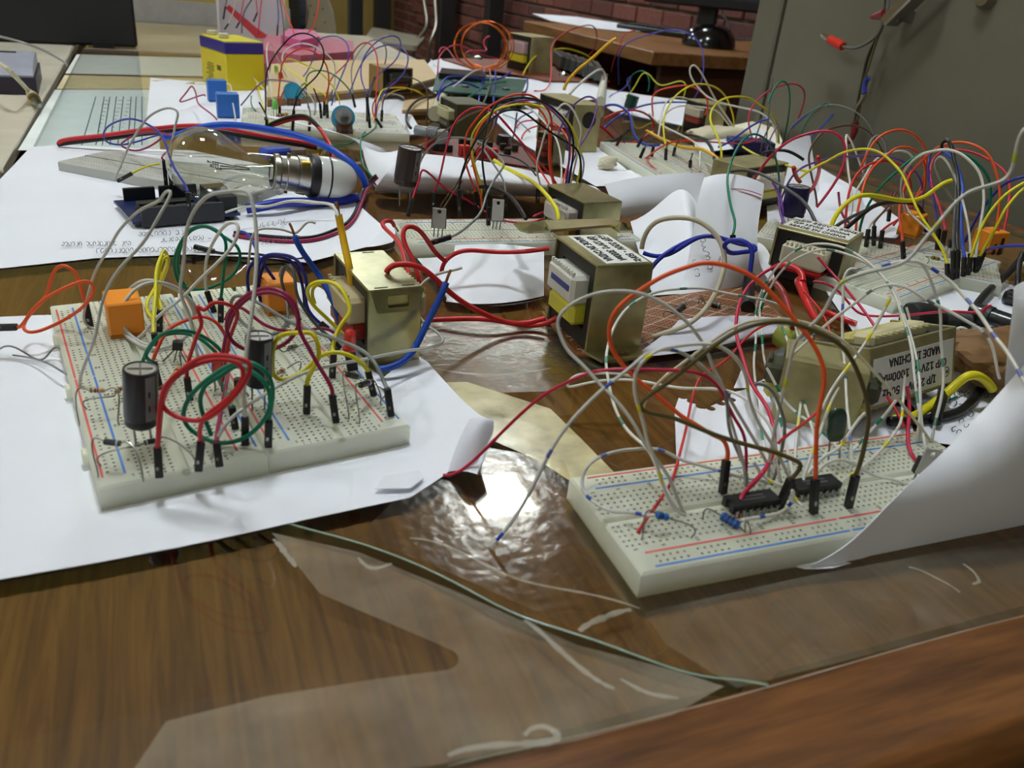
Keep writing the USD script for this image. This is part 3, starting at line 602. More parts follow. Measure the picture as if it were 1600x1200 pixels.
transformer('transformer with red taped winding in front of the far right breadboard, label facing up', *T3(.1937, .5438), math.radians(-32.8+90)-A24, (.0382, .0471, .0335), ('I/P 220V - 50Hz', 'O/P 12VX2  1000mA', 'MADE IN CHINA'), 0, (196, 36, 40), None, mt=gold2, wind_label='red taped winding', bobc=(214, 206, 180), low=.25, bob=.010)
T_TALL = transformer('tall golden transformer at the back centre with a dark hole in its wall', *T3(.0327, .9323), math.radians(30.1)-A24, (.0331, .075, .0495), (), 0, (150, 60, 46), None, mt=gold2, bobc=(200, 196, 190), feet=False)
part(T_TALL, 'wire_hole', moved(lathe([(0, 0), (.0085, 0), (.0085, .0005), (.0065, .0012), (0, .0004)], 20), (.002, -.0375, .034), 0, math.pi/2), lamin, 40)
transformer('small open frame transformer on the pale plywood board at the back', *T3(-.1947, 1.1233), math.radians(36.1-90)-A24, (.040, .043, .0311), (), .0122, (120, 52, 40), None, mt=M('frame_tan', (150, 122, 76), .5, .2), bobc=(42, 36, 32), feet=False)
p = at(768, 402, .0); 
transformer('golden transformer lying behind the middle one, its flange plate upwards', *at(902, 383, 0)[:2], math.radians(6), (.030, .050, .0375), (), 0, (150, 120, 60), None, bobc=(200, 196, 190))
# crumpled tabs of that one
pl = at(912, 357, .0375)
tt = thing('transformer_flange', 'crumpled golden flange with bent tabs lying over the transformer behind the middle one', 'bracket')
F0 = [at(x, y, .0388) for x, y in ((850, 346), (958, 343), (968, 352), (860, 361))]
part(tt, 'flange_plate', prism([q[:2] for q in F0], TZ+.0381, TZ+.0396), gold, False)
for nm, pts in (('bent_tab', ((803, 348), (850, 345), (862, 360), (826, 362), (812, 358))), ('bent_tab', ((958, 342), (980, 350), (988, 360), (968, 361), (955, 352)))):
    P = [at(x, y, .038+.0022*((i % 2)*2-1)) for i, (x, y) in enumerate(pts)]; V = np.vstack([P, np.array(P)-[0, 0, .0012]]); n = len(P); c0 = np.mean(P, 0)+[0, 0, .0025]
    V = np.vstack([V, [c0], [c0-[0, 0, .0012]]]); Fq = []
    for i in range(n):
        j = (i+1) % n; Fq += [(2*n, i, j), (2*n+1, n+j, n+i), (i, n+i, n+j), (i, n+j, j)]
    part(tt, nm, trimesh.Trimesh(V, np.array(Fq), process=False), gold, False)
# the transformer lying on its open end, label upside down, facing the camera
N, Rr, Ll = at(1352, 656, .006), at(1486, 612, .006), at(1232, 672, .006)
yv = (Rr-N); sy = np.linalg.norm(yv); yv = yv/sy
sx_ = .0285; zv = np.cross([0, 0, 1.], yv)*-1; zv = zv/np.linalg.norm(zv)
lean = .28; upv = np.array([0, 0, 1.])*math.cos(lean) - zv*math.sin(lean); zv2 = zv*math.cos(lean)+np.array([0, 0, 1.])*math.sin(lean)
sz_ = .034; R_ = np.eye(4); R_[:3, 0] = -upv; R_[:3, 1] = np.cross(zv2, -upv); R_[:3, 2] = zv2
o = (N+Rr)/2 + upv*sx_/2 - zv2*sz_ + np.array([0, 0, .004]); R_[:3, 3] = o
transformer('olive transformer lying on its side with its label upside down behind the right front breadboard', 0, 0, 0, (sx_, sy, sz_), ('I/P 220V - 50Hz', 'O/P 12V*2  1000mA', 'MADE IN CHINA'), 0, (200, 190, 110), None, mt=gold2, rot=R_, bobc=(214, 204, 160), feet=False, bob=.0035)
S2 = at(1262, 690, 0)
transformer('olive transformer bracket beside the upside down label, its plain wall facing the camera', *at(1266, 652, 0)[:2], math.atan2(*(-at(1292, 640, 0)[1::-1]))+math.pi/2+.12, (.035, .024, .031), (), 0, (190, 180, 90), None, mt=gold2, bobc=(60, 60, 40), feet=False)
transformer('olive transformer standing among the far right papers', *at(1096, 203, 0)[:2], .1, (.03, .046, .036), (), 0, (150, 60, 50), None, mt=gold2, bobc=(200, 190, 170), feet=False)
transformer('wide olive transformer behind the standing notebook sheet with red margin lines', *at(1160, 318, 0)[:2], math.radians(-70)-A24+.4, (.036, .062, .038), (), 0, (196, 190, 60), None, mt=gold2, bobc=(226, 222, 205), feet=False)
transformer('dark olive transformer with white taped leads at the back centre', *at(722, 210, 0)[:2], math.radians(3), (.036, .05, .036), (), 0, (80, 76, 60), None, mt=M('olive_dark', (96, 94, 66), .5, .4, var=.3, scale=30), bobc=(196, 192, 150), feet=False)
transformer('yellow taped transformer at the far end of the brown circuit board', *at(826, 110, 0.004)[:2], .2, (.05, .075, .06), (), .004, (206, 196, 40), None, mt=gold2, bobc=(180, 150, 150), feet=False, wind_label='yellow taped winding')
transformer('small red and olive transformer under the bundle of jumpers', *at(858, 255, 0)[:2], .5, (.02, .022, .03), (), 0, (140, 42, 36), None, mt=M('olive_lam', (118, 104, 62), .5, .3, var=.4, scale=90), bobc=(110, 40, 34), feet=False)

def two(bp, tp, lead=None, h=BH):
    """base and top of an upright part, from the pixel where its leads meet the board"""
    d = depth(at(*(lead or bp), h)); q = ahead(at(*(lead or bp), h)); return upright(*bp, q), upright(*tp, q), d
def capacitor(label, bp, tp, wpx, lead, col=(34, 28, 30), stripe=(120, 122, 124), top=(190, 190, 186), h=BH, mark=True, lead_label=None):
    a, b, d = two(bp, tp, lead, h); r = wpx*d/FPX/2; L = np.linalg.norm(b-a)
    t = thing('capacitor', label, 'capacitor')
    sl = M('sleeve_%d_%d_%d' % col, col, .3)
    part(t, 'sleeve', lathe([(0, 0), (r*.86, 0), (r*.97, L*.03), (r*.97, L*.09), (r*.93, L*.12), (r, L*.16), (r, L*.96), (r*.96, L*.995), (r*.86, L), (r*.86, L*.985)], 28, a, b), sl, 40)
    tp_ = part(t, 'metal_top', lathe([(r*.87, L*.983), (0, L*.985)], 28, a, b), M('can_top_%d' % top[0], top, .35, .6), False)
    dd_, u, v = frame3(b-a)
    part(tp_, 'vent_score', cat(*[bar(b-dd_*.0001+u*math.cos(q)*r*.7*s, b-dd_*.0001+v*0+u*0, .0005, .0003) for q in (0,) for s in (-1, 1)], *[bar(b-dd_*.0001+v*r*.7*s, b-dd_*.0001, .0005, .0003) for s in (-1, 1)]), M('score_grey', (120, 120, 116), .4, .6), False)
    # pale minus stripe on the side towards the right
    vw = CR*.75-CF*.55; vw = vw-dd_*(vw@dd_); vw /= np.linalg.norm(vw); s2 = np.cross(dd_, vw); ang = np.linspace(-.32, .32, 6); V = []
    for q in ang: V += [a+dd_*L*.17+(vw*math.cos(q)+s2*math.sin(q))*r*1.012, a+dd_*L*.95+(vw*math.cos(q)+s2*math.sin(q))*r*1.012]
    Fq = [f for i in range(5) for f in ((2*i, 2*i+2, 2*i+3), (2*i, 2*i+3, 2*i+1))]
    st = part(t, 'minus_stripe', trimesh.Trimesh(np.array(V), np.array(Fq), process=False), M('stripe_%d_%d_%d' % stripe, stripe, .4), False)
    if mark:
        part(st, 'minus_mark', cat(*[bar(a+dd_*L*f+(vw*math.cos(-.1)+s2*math.sin(-.1))*r*1.02, a+dd_*L*(f+.1)+(vw*math.cos(-.1)+s2*math.sin(-.1))*r*1.02, .0006, .0004) for f in (.35, .6)]), ink, False)
    la = at(*lead, h)
    for s in (-1, 1):
        q = la+u*s*r*.45; part(t, 'lead', tube(np.array([a+u*s*r*.45+dd_*L*.01, (a+u*s*r*.45+q)/2, q]), .0004, 5), leadm)
    return t
capacitor('black electrolytic capacitor at the front of the near left breadboard', (221, 662), (219, 575), 50, (225, 695), (40, 36, 42))
capacitor('black electrolytic capacitor behind the maroon loop on the near left breadboard pair', (404, 600), (405, 524), 41, (404, 640), (30, 28, 32))
capacitor('dark brown electrolytic capacitor tilted on the left end of the middle breadboard', (633, 288), (642, 230), 37, (632, 322), (52, 38, 38))
capacitor('dark capacitor on the red board under the jumper arches', (784, 248), (788, 211), 23, (784, 256), (44, 30, 34), h=.002)
capacitor('dark blue electrolytic capacitor beside the label of the right transformer', (1238, 338), (1248, 291), 36, (1238, 350), (32, 28, 78), (60, 60, 110))
capacitor('small dark green capacitor among the far right wires', (983, 170), (990, 149), 19, (984, 178), (22, 66, 58), (60, 110, 100), h=.002)
capacitor('pale grey capacitor on the brown circuit board at the back', (845, 108), (848, 78), 20, (845, 112), (170, 170, 160), (120, 120, 110), h=.005)
# green film capacitor on the near right board
def film(label, bp, tp, wpx, lead, col):
    a, b, d = two(bp, tp, lead); w = wpx*d/FPX; L = np.linalg.norm(b-a); t = thing('film_capacitor', label, 'capacitor')
    s = trimesh.creation.icosphere(3); s.vertices = np.sign(s.vertices)*np.abs(s.vertices)**.7; s.apply_scale((w/2, w*.22, L/2))
    T = np.eye(4); dd_ = (b-a)/L; T[:3, 2] = dd_; u = CR-dd_*(CR@dd_); u /= np.linalg.norm(u); T[:3, 0] = u; T[:3, 1] = np.cross(dd_, u); T[:3, 3] = (a+b)/2; s.apply_transform(T)
    part(t, 'body', s, M('film_%d' % col[1], col, .22, coat=.5), True)
    la = at(*lead, BH)
    for sgn in (-1, 1): part(t, 'lead', tube(np.array([a+u*w*.25*sgn+dd_*L*.05, la+u*w*.3*sgn]), .0004, 5), leadm)
film('glossy dark green film capacitor on the near right breadboard', (1304, 690), (1310, 638), 30, (1303, 722), (14, 52, 38))
film('small red orange capacitor on the near left breadboard pair', (340, 590), (340, 551), 18, (342, 612), (206, 44, 34))
# relays, terminal blocks
def relay(label, cx, cy, yaw, s, col, z0=BH, name='relay', cat_='relay'):
    t = thing(name, label, cat_, (cx, cy, TZ+z0), yaw); c = M('relay_%d_%d_%d' % col, col, .45)
    part(t, 'cover', box(*s, (0, 0, .0014), .0007), c, 30)
    part(t, 'base_plate', box(s[0]*.97, s[1]*.97, .0014, (0, 0, 0)), M('relay_base_%d' % col[0], tuple(int(v*.8) for v in col), .5), False)
    part(t, 'pin', cat(*[box(.0008, .0008, .002, (x*s[0]*.35, y*s[1]*.35, -.002)) for x in (-1, 1) for y in (-1, 1)]), leadm, False)
    return t
OR = (248, 150, 36)
relay('orange cube relay standing alone on the left edge of the near left breadboard pair', *T3(-.1761, .3368), math.radians(30.9)-A24, (.0145, .0189, .0148), OR)
relay('orange cube relay at the far edge of the near left pair, behind the blue loop', *T3(-.119, .378), math.radians(30.9)-A24, (.0145, .0175, .0148), OR)
relay('orange relay at the far edge of the right breadboard, under the white arch', *at(1420, 366, BH)[:2], VB[1]+.2, (.019, .0155, .0155), OR)
relay('orange relay at the right end of the right breadboard, beside yellow wires', *at(1540, 393, BH)[:2], VB[1]-.3, (.019, .0155, .0155), OR)
BLU = (40, 110, 200)
relay('blue terminal block nearest the light bulb, left of the far left breadboard', *at(357, 183, .0012)[:2], math.radians(25.5)-A24, (.0225, .0136, .0235), BLU, z0=.0012, name='terminal_block', cat_='terminal block')
relay('blue terminal block standing behind the other blue one, beside the yellow battery', *at(340, 158, .0012)[:2], math.radians(30)-A24, (.0208, .012, .0225), BLU, z0=.0012, name='terminal_block', cat_='terminal block')
relay('small dark blue flat box on the far right breadboard', *at(1170, 236, .0)[:2], -.3, (.05, .03, .012), (34, 36, 96), z0=0, name='plastic_box', cat_='box')
# battery
yel = M('battery_yellow', (222, 200, 30), .4); pur = M('battery_purple', (48, 34, 132), .4)
t = thing('lead_battery', 'yellow sealed battery with a purple band at the back left', 'battery', (*T3(-.3981, 1.117), TZ), math.radians(42.4)-A24)
part(t, 'case', box(.0505, .0784, .044, (0, 0, 0), .001), yel, 30); part(t, 'band', box(.0509, .0788, .013, (0, 0, .044), .001), pur, 30, 'purple band'); part(t, 'lid', box(.0485, .0764, .0015, (0, 0, .0569)), M('battery_lid', (222, 210, 60), .45), False)
for y in (-.006, .03): part(t, 'terminal', box(.012, .007, .006, (-.012, y, .0584), .001), M('terminal_white', (210, 206, 190), .5), False)
pr_ = [box(.0003, .004+.022*rng.uniform(.3, 1), .0012, (-.0253, .012+rng.uniform(-.004, .004), .006+k*.0026)) for k in range(9)]+[box(.0003, .012, .006, (-.0253, -.018, .022))]
part(t, 'printed_text_block', cat(*pr_), M('print_olive', (90, 80, 20), .6), False, kind='stuff')
# integrated circuits, transistors
def dip(label, c, yaw, n, L, W, z=BH, name='chip'):
    t = thing(name, label, 'chip', (*c[:2], TZ+z), yaw)
    g = shapely.box(-L/2, -W/2, L/2, W/2).difference(shapely.geometry.Point(-L/2, 0).buffer(.0012)); m = trimesh.creation.extrude_polygon(g, .0034, engine='earcut'); m.apply_translation((0, 0, .0012)); part(t, 'package', m, M('chip_black', (30, 31, 33), .4), False)
    part(t, 'pin', cat(*[cat(box(.0014, .0009, .0006, (-L/2+L*(i+.5)/n, s*(W/2+.0004), .0022)), box(.0009, .0004, .003, (-L/2+L*(i+.5)/n, s*(W/2+.0007), -.0006))) for i in range(n) for s in (-1, 1)]), steel, False, kind='stuff')
    part(t, 'marking', cat(*[box(L*.5, .0006, .0001, (0, y, .0046)) for y in (-.0008, .0009)]), M('chip_mark', (90, 92, 94), .5), False)
    return t
dip('black dual in line chip on the near right breadboard, beside the orange jumper plug', at(1174, 783, BH+.003), RB[1], 7, .0195, .0066)
dip('second dark chip half hidden under the white wires of the near right breadboard', at(1272, 758, BH+.003), RB[1], 7, .0195, .0066)
def to220(label, bp, tp, wpx, lead, h=BH, flipped=False):
    a, b, d = two(bp, tp, lead, h); w = wpx*d/FPX; L = np.linalg.norm(b-a); t = thing('power_transistor', label, 'transistor')
    dd_ = (b-a)/L; u = CR-dd_*(CR@dd_); u /= np.linalg.norm(u); n = np.cross(u, dd_); T = np.eye(4); T[:3, 0] = u; T[:3, 1] = dd_; T[:3, 2] = n; T[:3, 3] = a
    def put(m): m = m.copy(); m.apply_transform(T); return m
    g = shapely.box(-w*.45, L*.05, w*.45, L).difference(shapely.geometry.Point(0, L*.84).buffer(w*.14)); m = trimesh.creation.extrude_polygon(g, w*.12, engine='earcut')
    part(t, 'metal_tab', put(m), M('tab_metal', (186, 186, 180), .35, .7), False)
    m = box(w, L*.62, w*.3, (0, L*.31, -w*.3), w*.03); part(t, 'package', put(m), M('chip_black', (30, 31, 33), .4), False)
    la = at(*lead, h)
    for k in (-1, 0, 1): part(t, 'lead', tube(np.array([a+u*k*w*.28+dd_*L*.02-n*w*.1, la+u*k*w*.28]), .00045, 5), leadm)
to220('left power transistor with metal tab standing on the middle breadboard', (685, 357), (687, 325), 23, (684, 370))
to220('right power transistor with metal tab standing on the middle breadboard', (777, 346), (779, 311), 20, (775, 358))
to220('power transistor at the right end of the near right breadboard, beside the paper flap', (1441, 742), (1460, 702), 30, (1436, 752))
def to92(label, bp, tp, wpx, lead, h=BH):
    a, b, d = two(bp, tp, lead, h); r = wpx*d/FPX/2; t = thing('small_transistor', label, 'transistor')
    g = shapely.geometry.Point(0, 0).buffer(r, 8).intersection(shapely.box(-r, -r*.5, r, r)); m = trimesh.creation.extrude_polygon(g, np.linalg.norm(b-a), engine='earcut'); T = np.eye(4); d_, u, v = frame3(b-a); T[:3, 0], T[:3, 1], T[:3, 2], T[:3, 3] = u, v, d_, a; m.apply_transform(T); part(t, 'package', m, M('chip_black', (30, 31, 33), .4), False)
    la = at(*lead, h)
    for k in (-1, 0, 1): part(t, 'lead', tube(curve(np.array([a+CR*k*r*.5, (a+la)/2+CR*k*r*1.4, la+CR*k*r*2.4]), 3), .00035, 5), leadm)
to92('small black transistor behind the green jumper on the near left pair', (277, 546), (278, 534), 16, (272, 566))
to92('small black transistor with bent legs right of the red arc on the near left pair', (373, 604), (372, 592), 14, (372, 618))
to92('small black transistor beside the right orange relay', (1486, 386), (1487, 374), 10, (1484, 402))
# axial parts
def axial(kind, label, p, q, rpx, l0, l1, bands=(), col=(196, 160, 110), h=BH, group=None, sag=.004):
    d = depth(at(*l0, h)); d2 = depth(at(*l1, h)); a, b = deep(*p, d*.75+d2*.25), deep(*q, d*.25+d2*.75)
    for w_ in (a, b): w_[2] = max(w_[2], TZ+h+.0012)
    r = rpx*d/FPX; L = np.linalg.norm(b-a); t = thing(kind, label, kind.replace('_', ' '), group=group)
    pr = [(0, 0), (r*.8, .02*L), (r, L*.1), (r, L*.24), (r*.84, L*.3), (r*.84, L*.7), (r, L*.76), (r, L*.9), (r*.8, L*.98), (0, L)] if kind == 'resistor' else [(0, 0), (r*.9, 0), (r, L*.05), (r, L*.95), (r*.9, L), (0, L)]
    part(t, 'body', lathe(pr, 14, a, b), M('axial_%d_%d_%d' % col, col, .35), 40)
    for f, bc in bands: part(t, 'band', lathe([(r*.7, L*f), (r*1.04, L*f), (r*1.04, L*(f+.09)), (r*.7, L*(f+.09))], 14, a, b), M('band_%d_%d_%d' % bc, bc, .4), 40)
    e0, e1 = at(*l0, h), at(*l1, h); u = (b-a)/L
    part(t, 'lead', tube(curve(np.array([a, a-u*.004+[0, 0, -.0002], e0+[0, 0, sag], e0]), 4), .0003, 5), leadm); part(t, 'lead', tube(curve(np.array([b, b+u*.004+[0, 0, -.0002], e1+[0, 0, sag], e1]), 4), .0003, 5), leadm)
BRN, RED_, GLD, BLK_ = (90, 44, 24), (170, 40, 30), (170, 130, 50), (24, 22, 22)
rb = [(.1, BRN), (.34, BLK_), (.5, RED_), (.76, GLD)]
axial('resistor', 'striped tan resistor lying across the blue line of the near left breadboard', (139, 610), (165, 610), 3.6, (124, 665), (187, 663), rb)
axial('resistor', 'striped tan resistor just left of the front capacitor on the near left breadboard', (180, 613), (195, 603), 3.2, (136, 640), (205, 618), rb)
axial('resistor', 'tan resistor on the near left breadboard under the red loop', (268, 592), (280, 575), 4, (250, 620), (282, 565), [(.2, (200, 120, 40)), (.6, (120, 60, 30))])
axial('resistor', 'striped resistor on the near left pair beside the second capacitor', (434, 583), (444, 579), 3.2, (425, 600), (468, 578), rb)
axial('diode', 'black diode with silver band near the front left corner of the near left breadboard', (163, 690), (188, 693), 5, (153, 745), (224, 752), [(.78, (200, 200, 198))], (44, 44, 48))
axial('diode', 'black diode just behind the front red jumper plug of the near left breadboard', (226, 692), (242, 688), 4.5, (158, 728), (303, 728), [(.1, (200, 200, 198))], (26, 26, 28))
axial('diode', 'black diode in the right breadboard of the near left pair, upper of two', (543, 585), (560, 589), 5, (544, 655), (598, 622), [(.78, (200, 200, 198))], (26, 26, 28))
axial('diode', 'black diode in the right breadboard of the near left pair, lower of two', (563, 602), (578, 597), 5, (561, 662), (594, 630), [(.78, (200, 200, 198))], (26, 26, 28))
axial('diode', 'grey diode behind the lower yellow loop on the near left breadboard pair', (451, 545), (463, 543), 3.5, (430, 548), (495, 545), [(.3, (30, 30, 30))], (120, 116, 104))
bl = [(.12, (20, 50, 120)), (.35, (16, 30, 80)), (.55, (20, 50, 120)), (.8, (16, 30, 80))]
axial('resistor', 'blue resistor at the left of the near right breadboard', (1026, 804), (1044, 809), 6, (1002, 843), (1080, 840), bl[:2], (44, 112, 190))
axial('resistor', 'blue banded resistor beside the chip on the near right breadboard', (1126, 805), (1155, 826), 7, (1098, 812), (1164, 832), bl, (36, 96, 176))
axial('resistor', 'small striped resistor on the far edge of the middle breadboard', (728, 299), (744, 302), 2.4, (722, 312), (750, 318), rb)
axial('resistor', 'small striped resistor beside the row of plugs on the right breadboard', (1455, 402), (1468, 405), 3, (1448, 412), (1476, 414), [(.2, (60, 50, 30)), (.5, (180, 150, 60)), (.75, (60, 50, 30))], (150, 130, 80))
axial('resistor', 'tan resistor below the green light emitting diode', (432, 181), (450, 178), 2.5, (424, 186), (456, 184), rb)
# light emitting diodes
def led(label, bp, tp, wpx, lead, col, h=BH, sock=False):
    a, b, d = two(bp, tp, lead, h); r = wpx*d/FPX/2; L = np.linalg.norm(b-a); t = thing('led', label, 'light emitting diode')
    part(t, 'lens', lathe([(0, 0), (r*1.15, 0), (r*1.15, L*.12), (r, L*.13), (r, L*.62), (r*.9, L*.8), (r*.6, L*.94), (0, L)], 20, a, b), M('led_%d_%d' % col[:2], col, .2, coat=.4, sss=.2), 50)
    la = at(*lead, h)
    if sock: part(t, 'socket_plug', bar(la, a, .0045, .0028, .0003), blk, False)
    else:
        for s in (-1, 1): part(t, 'lead', tube(np.array([a+CR*s*r*.5, la+CR*s*r*.5]), .00035, 5), leadm)
led('red light emitting diode at the right end of the near left breadboard pair', (546, 546), (547, 514), 19, (551, 578), (226, 26, 26), sock=True)
led('green light emitting diode on the far left breadboard', (430, 170), (429, 154), 9, (430, 186), (90, 206, 60))
led('red light emitting diode under the white arch on the far side of the left breadboards', (439, 122), (438, 112), 7, (438, 132), (216, 40, 30), h=.004)
led('green light emitting diode behind the orange arch at the far left', (432, 112), (431, 102), 6, (432, 124), (110, 180, 40), h=.004)
# potentiometers
def pot(label, c_px, h, r_, out, lead, board=True):
    d = depth(at(*lead, BH)); c = deep(*c_px, d); r = r_*d/FPX; ax = -CF+CR*.35; ax[2] = .5; ax /= np.linalg.norm(ax); t = thing('potentiometer', label, 'potentiometer'); b = c+ax
    part(t, 'blue_housing', lathe([(0, -r*1.0), (r*1.0, -r*1.0), (r*1.06, -r*.8), (r*1.06, -r*.1), (0, -r*.1)], 28, c, b), M('pot_blue', (36, 140, 176), .4), 40)
    if board:
        part(t, 'metal_cover', lathe([(0, -r*.1), (r*.82, -r*.1), (r*.8, r*.1), (r*.45, r*.1), (r*.4, r*.3), (0, r*.3)], 26, c, b), M('pot_metal', (150, 150, 148), .4, .5), 40)
        part(t, 'shaft', lathe([(0, r*.3), (r*.3, r*.3), (r*.3, r*.9), (0, r*.92)], 18, c, b), M('shaft_grey', (140, 142, 146), .4, .5), 40)
    dn = np.array([0, 0, -1.]); dn = dn-ax*(dn@ax); dn /= np.linalg.norm(dn); sd = np.cross(ax, dn)
    tp = part(t, 'terminal_plate', bar(c+dn*r*.75-ax*r*.1, c+dn*r*1.55-ax*r*.1, r*1.5, r*.12), M('pot_brown', (96, 52, 34), .5), False)
    part(tp, 'terminal', cat(*[lathe([(0, 0), (r*.16, 0), (r*.16, r*.1), (0, r*.1)], 10, c+dn*r*1.25+sd*k*r*.45-ax*r*.04, c+dn*r*1.25+sd*k*r*.45+ax) for k in (-1, 0, 1)]), steel, False)
    la = at(*lead, BH)
    for k in (-1, 1): part(t, 'lead', tube(np.array([c+dn*r*1.5+sd*k*r*.45, la+sd*k*r*.45]), .0004, 5), leadm)
pot('blue potentiometer with grey metal shaft at the front of the far left breadboard', (537, 182), 0, 17, 1, (537, 206))
pot('blue potentiometer seen from its back behind the green light emitting diode', (458, 143), 0, 14, -1, (456, 166), False)
# ---------------------------------------------------------------- bulb, controller board, plug and other single things
def lens_mat(): return pane('bulb_glass', (.87, .88, .82), 1.5, .01, extra=.07, shell=True)
a = at(318, 256, .031); b = at(556, 283, .017); ax = (b-a)/np.linalg.norm(b-a); LT = np.linalg.norm(b-a); R0 = 56*depth(a)/FPX*.99
a[2] = max(a[2], TZ+R0*.93)
t = thing('light_bulb', 'clear glass incandescent bulb lying in a white holder at the left', 'light bulb')
rn = .0118
xs = np.linspace(-math.pi/2, .75, 16); prof = [(R0*math.cos(q), R0*math.sin(q)) for q in xs]
zc = LT*.435
neck = [(R0*.70, R0*.78), (R0*.60, R0*.93), (R0*.48, R0*1.2), (rn*1.02, LT*.40), (rn, zc+.002)]
prof = prof[:-1]+neck; pp = np.array(prof); s = np.r_[0, np.cumsum(np.linalg.norm(np.diff(pp, axis=0), axis=1))]; pp = PchipInterpolator(s, pp)(np.linspace(0, s[-1], 40)); pp[0, 0] = .0002
part(t, 'glass_envelope', lathe(pp, 40, a, b), lens_mat(), True)
d_, u, v = frame3(ax)
stemp = [(0, zc-.0005), (.006, zc-.001), (.0042, zc-.010), (.0028, zc-.018), (.0022, zc-.026), (0, zc-.027)]
part(t, 'glass_stem', lathe(stemp, 18, a, b), pane('stem_glass', (.88, .9, .86), 1.5, .05, extra=.08, shell=True), 40)
zf = zc-.040; wires = []
for sgn in (-1, 1): wires.append(tube(np.array([a+d_*(zc-.016)+u*sgn*.002, a+d_*(zc-.030)+u*sgn*.006, a+d_*zf+u*sgn*.011]), .00035, 5))
part(t, 'support_wire', cat(*wires, tube(np.array([a+d_*(zc-.026), a+d_*(zf+.004)]), .0004, 5)), M('support_dark', (60, 58, 52), .4, .8))
q = np.linspace(-1, 1, 60); part(t, 'filament', tube(np.array([a+d_*(zf+.003*math.sin(5*x)+.0008*math.sin(60*x))+u*x*.011+v*.0008*math.cos(60*x) for x in q]), .0002, 4), M('tungsten', (70, 66, 60), .5, .8))
alum = M('cap_aluminium', (190, 188, 182), .28, 1., bump=.0001, bscale=300)
z0, z1 = zc, LT*.585
part(t, 'cap', lathe([(rn*.9, z0-.001), (rn*1.1, z0), (rn*1.13, z0+.003), (rn*1.02, z0+.0045), (rn*1.02, z1-.008), (rn*1.06, z1-.0075), (rn*1.06, z1), (0, z1)], 34, a, b), alum, 40)
part(t, 'bayonet_pin', cat(*[bar(a+d_*(z1-.006)+v*s_*rn*.98, a+d_*(z1-.006)+v*s_*rn*1.22, .0022) for s_ in (-1, 1)]), M('brass', (160, 140, 60), .3, 1.), False)
h = thing('bulb_holder', 'glossy white bulb holder with black rubber ring and brass contact strips', 'bulb holder')
wm = M('holder_white', (222, 224, 220), .18, coat=.4)
z2, z3 = LT*.665, LT*1.0; rh = rn*1.26
part(h, 'brass_collar', lathe([(rn*.98, z1+.0002), (rn*1.12, z1+.0002), (rn*1.12, z2), (rn*.9, z2)], 30, a, b), alum, 40, 'silver sleeve')
for q in (.9, 2.2, -1.4): part(h, 'contact_strip', bar(a+d_*(z1+.001)+(u*math.cos(q)+v*math.sin(q))*rn*1.14, a+d_*(z2-.001)+(u*math.cos(q)+v*math.sin(q))*rn*1.2, .007, .0012, .0003), M('brass_bright', (206, 176, 40), .3, .9), False)
tor = [(rn*.9, z2), (rh*1.0, z2), (rh*1.07, z2+.002), (rh*1.05, z2+.006), (rh*.98, z2+.007)]
part(h, 'rubber_ring', lathe(tor, 32, a, b), blackpl, 40)
body = [(rh*.98, z2+.0068), (rh*1.02, z2+.008), (rh*1.03, z2+.014)] + [(rh*1.03*math.cos(q)**.8, z2+.014+(z3-z2-.014)*math.sin(q)) for q in np.linspace(0, math.pi/2-.01, 12)]
part(h, 'shell', lathe(body, 34, a, b), wm, 40)
zb = z2+.0135; part(h, 'black_band', lathe([(rh*1.0, zb), (rh*1.045, zb+.0002), (rh*1.045, zb+.0014), (rh*1.0, zb+.0016)], 34, a, b), blackpl, 40)
# controller board
p, q = at(209, 360, .0), at(368, 346, .0); ya = yaw_of(p, q)
t = thing('controller_board', 'dark blue microcontroller board with black pin sockets lying in front of the bulb', 'circuit board', (*p[:2], TZ+.0008), ya)
pcb = M('pcb_navy', (30, 44, 92), .35, var=.3, scale=300); part(t, 'board', box(.0686, .0534, .0016, (.0343, .0267, .003)), pcb, False)
part(t, 'standoff', cat(*[lathe([(0, 0), (.003, 0), (.003, .003), (0, .003)], 12, (x, y, 0)) for x in (.005, .063) for y in (.005, .048)]), blackpl, False)
sock = M('socket_black', (28, 29, 33), .5)
def sockstrip(x0, n, y): 
    s_ = part(t, 'pin_socket', box(n*.00254, .0026, .0086, (x0+n*.00127, y, .0046), .0002), sock, False)
    part(s_, 'socket_hole', cat(*[box(.0009, .0009, .0002, (x0+(i+.5)*.00254, y, .01315)) for i in range(n)]), M('slot_black', (8, 8, 8), .8), False, kind='stuff')
sockstrip(.006, 8, .0028); sockstrip(.028, 10, .0028); sockstrip(.006, 8, .0505); sockstrip(.029, 10, .0505)
part(t, 'side_cover', box(.052, .0026, .0122, (.031, -.0010, .0012)), M('socket_grey', (48, 50, 58), .5), False)
ch = part(t, 'chip', box(.0355, .0075, .0042, (.026, .022, .0068), .0004), M('chip_black', (30, 31, 33), .4), False)
part(ch, 'chip_socket', box(.0365, .010, .0022, (.026, .022, .0046)), sock, False)
part(ch, 'chip_pin', cat(*[box(.0013, .001, .003, (.0095+i*.00254, .022+s_*.0043, .0055)) for i in range(14) for s_ in (-1, 1)]), steel, False, kind='stuff')
part(t, 'usb_socket', box(.016, .012, .0105, (.0625, .036, .0046), .0004), steel, False)
part(t, 'power_jack', box(.013, .009, .0105, (.062, .009, .0046), .0005), sock, False)
part(t, 'small_part', cat(*[box(.002+.002*rng.random(), .0015, .0012, (.04+.018*rng.random(), .008+.036*rng.random(), .0046)) for _ in range(16)]), M('smd_grey', (150, 146, 130), .4), False, kind='stuff')
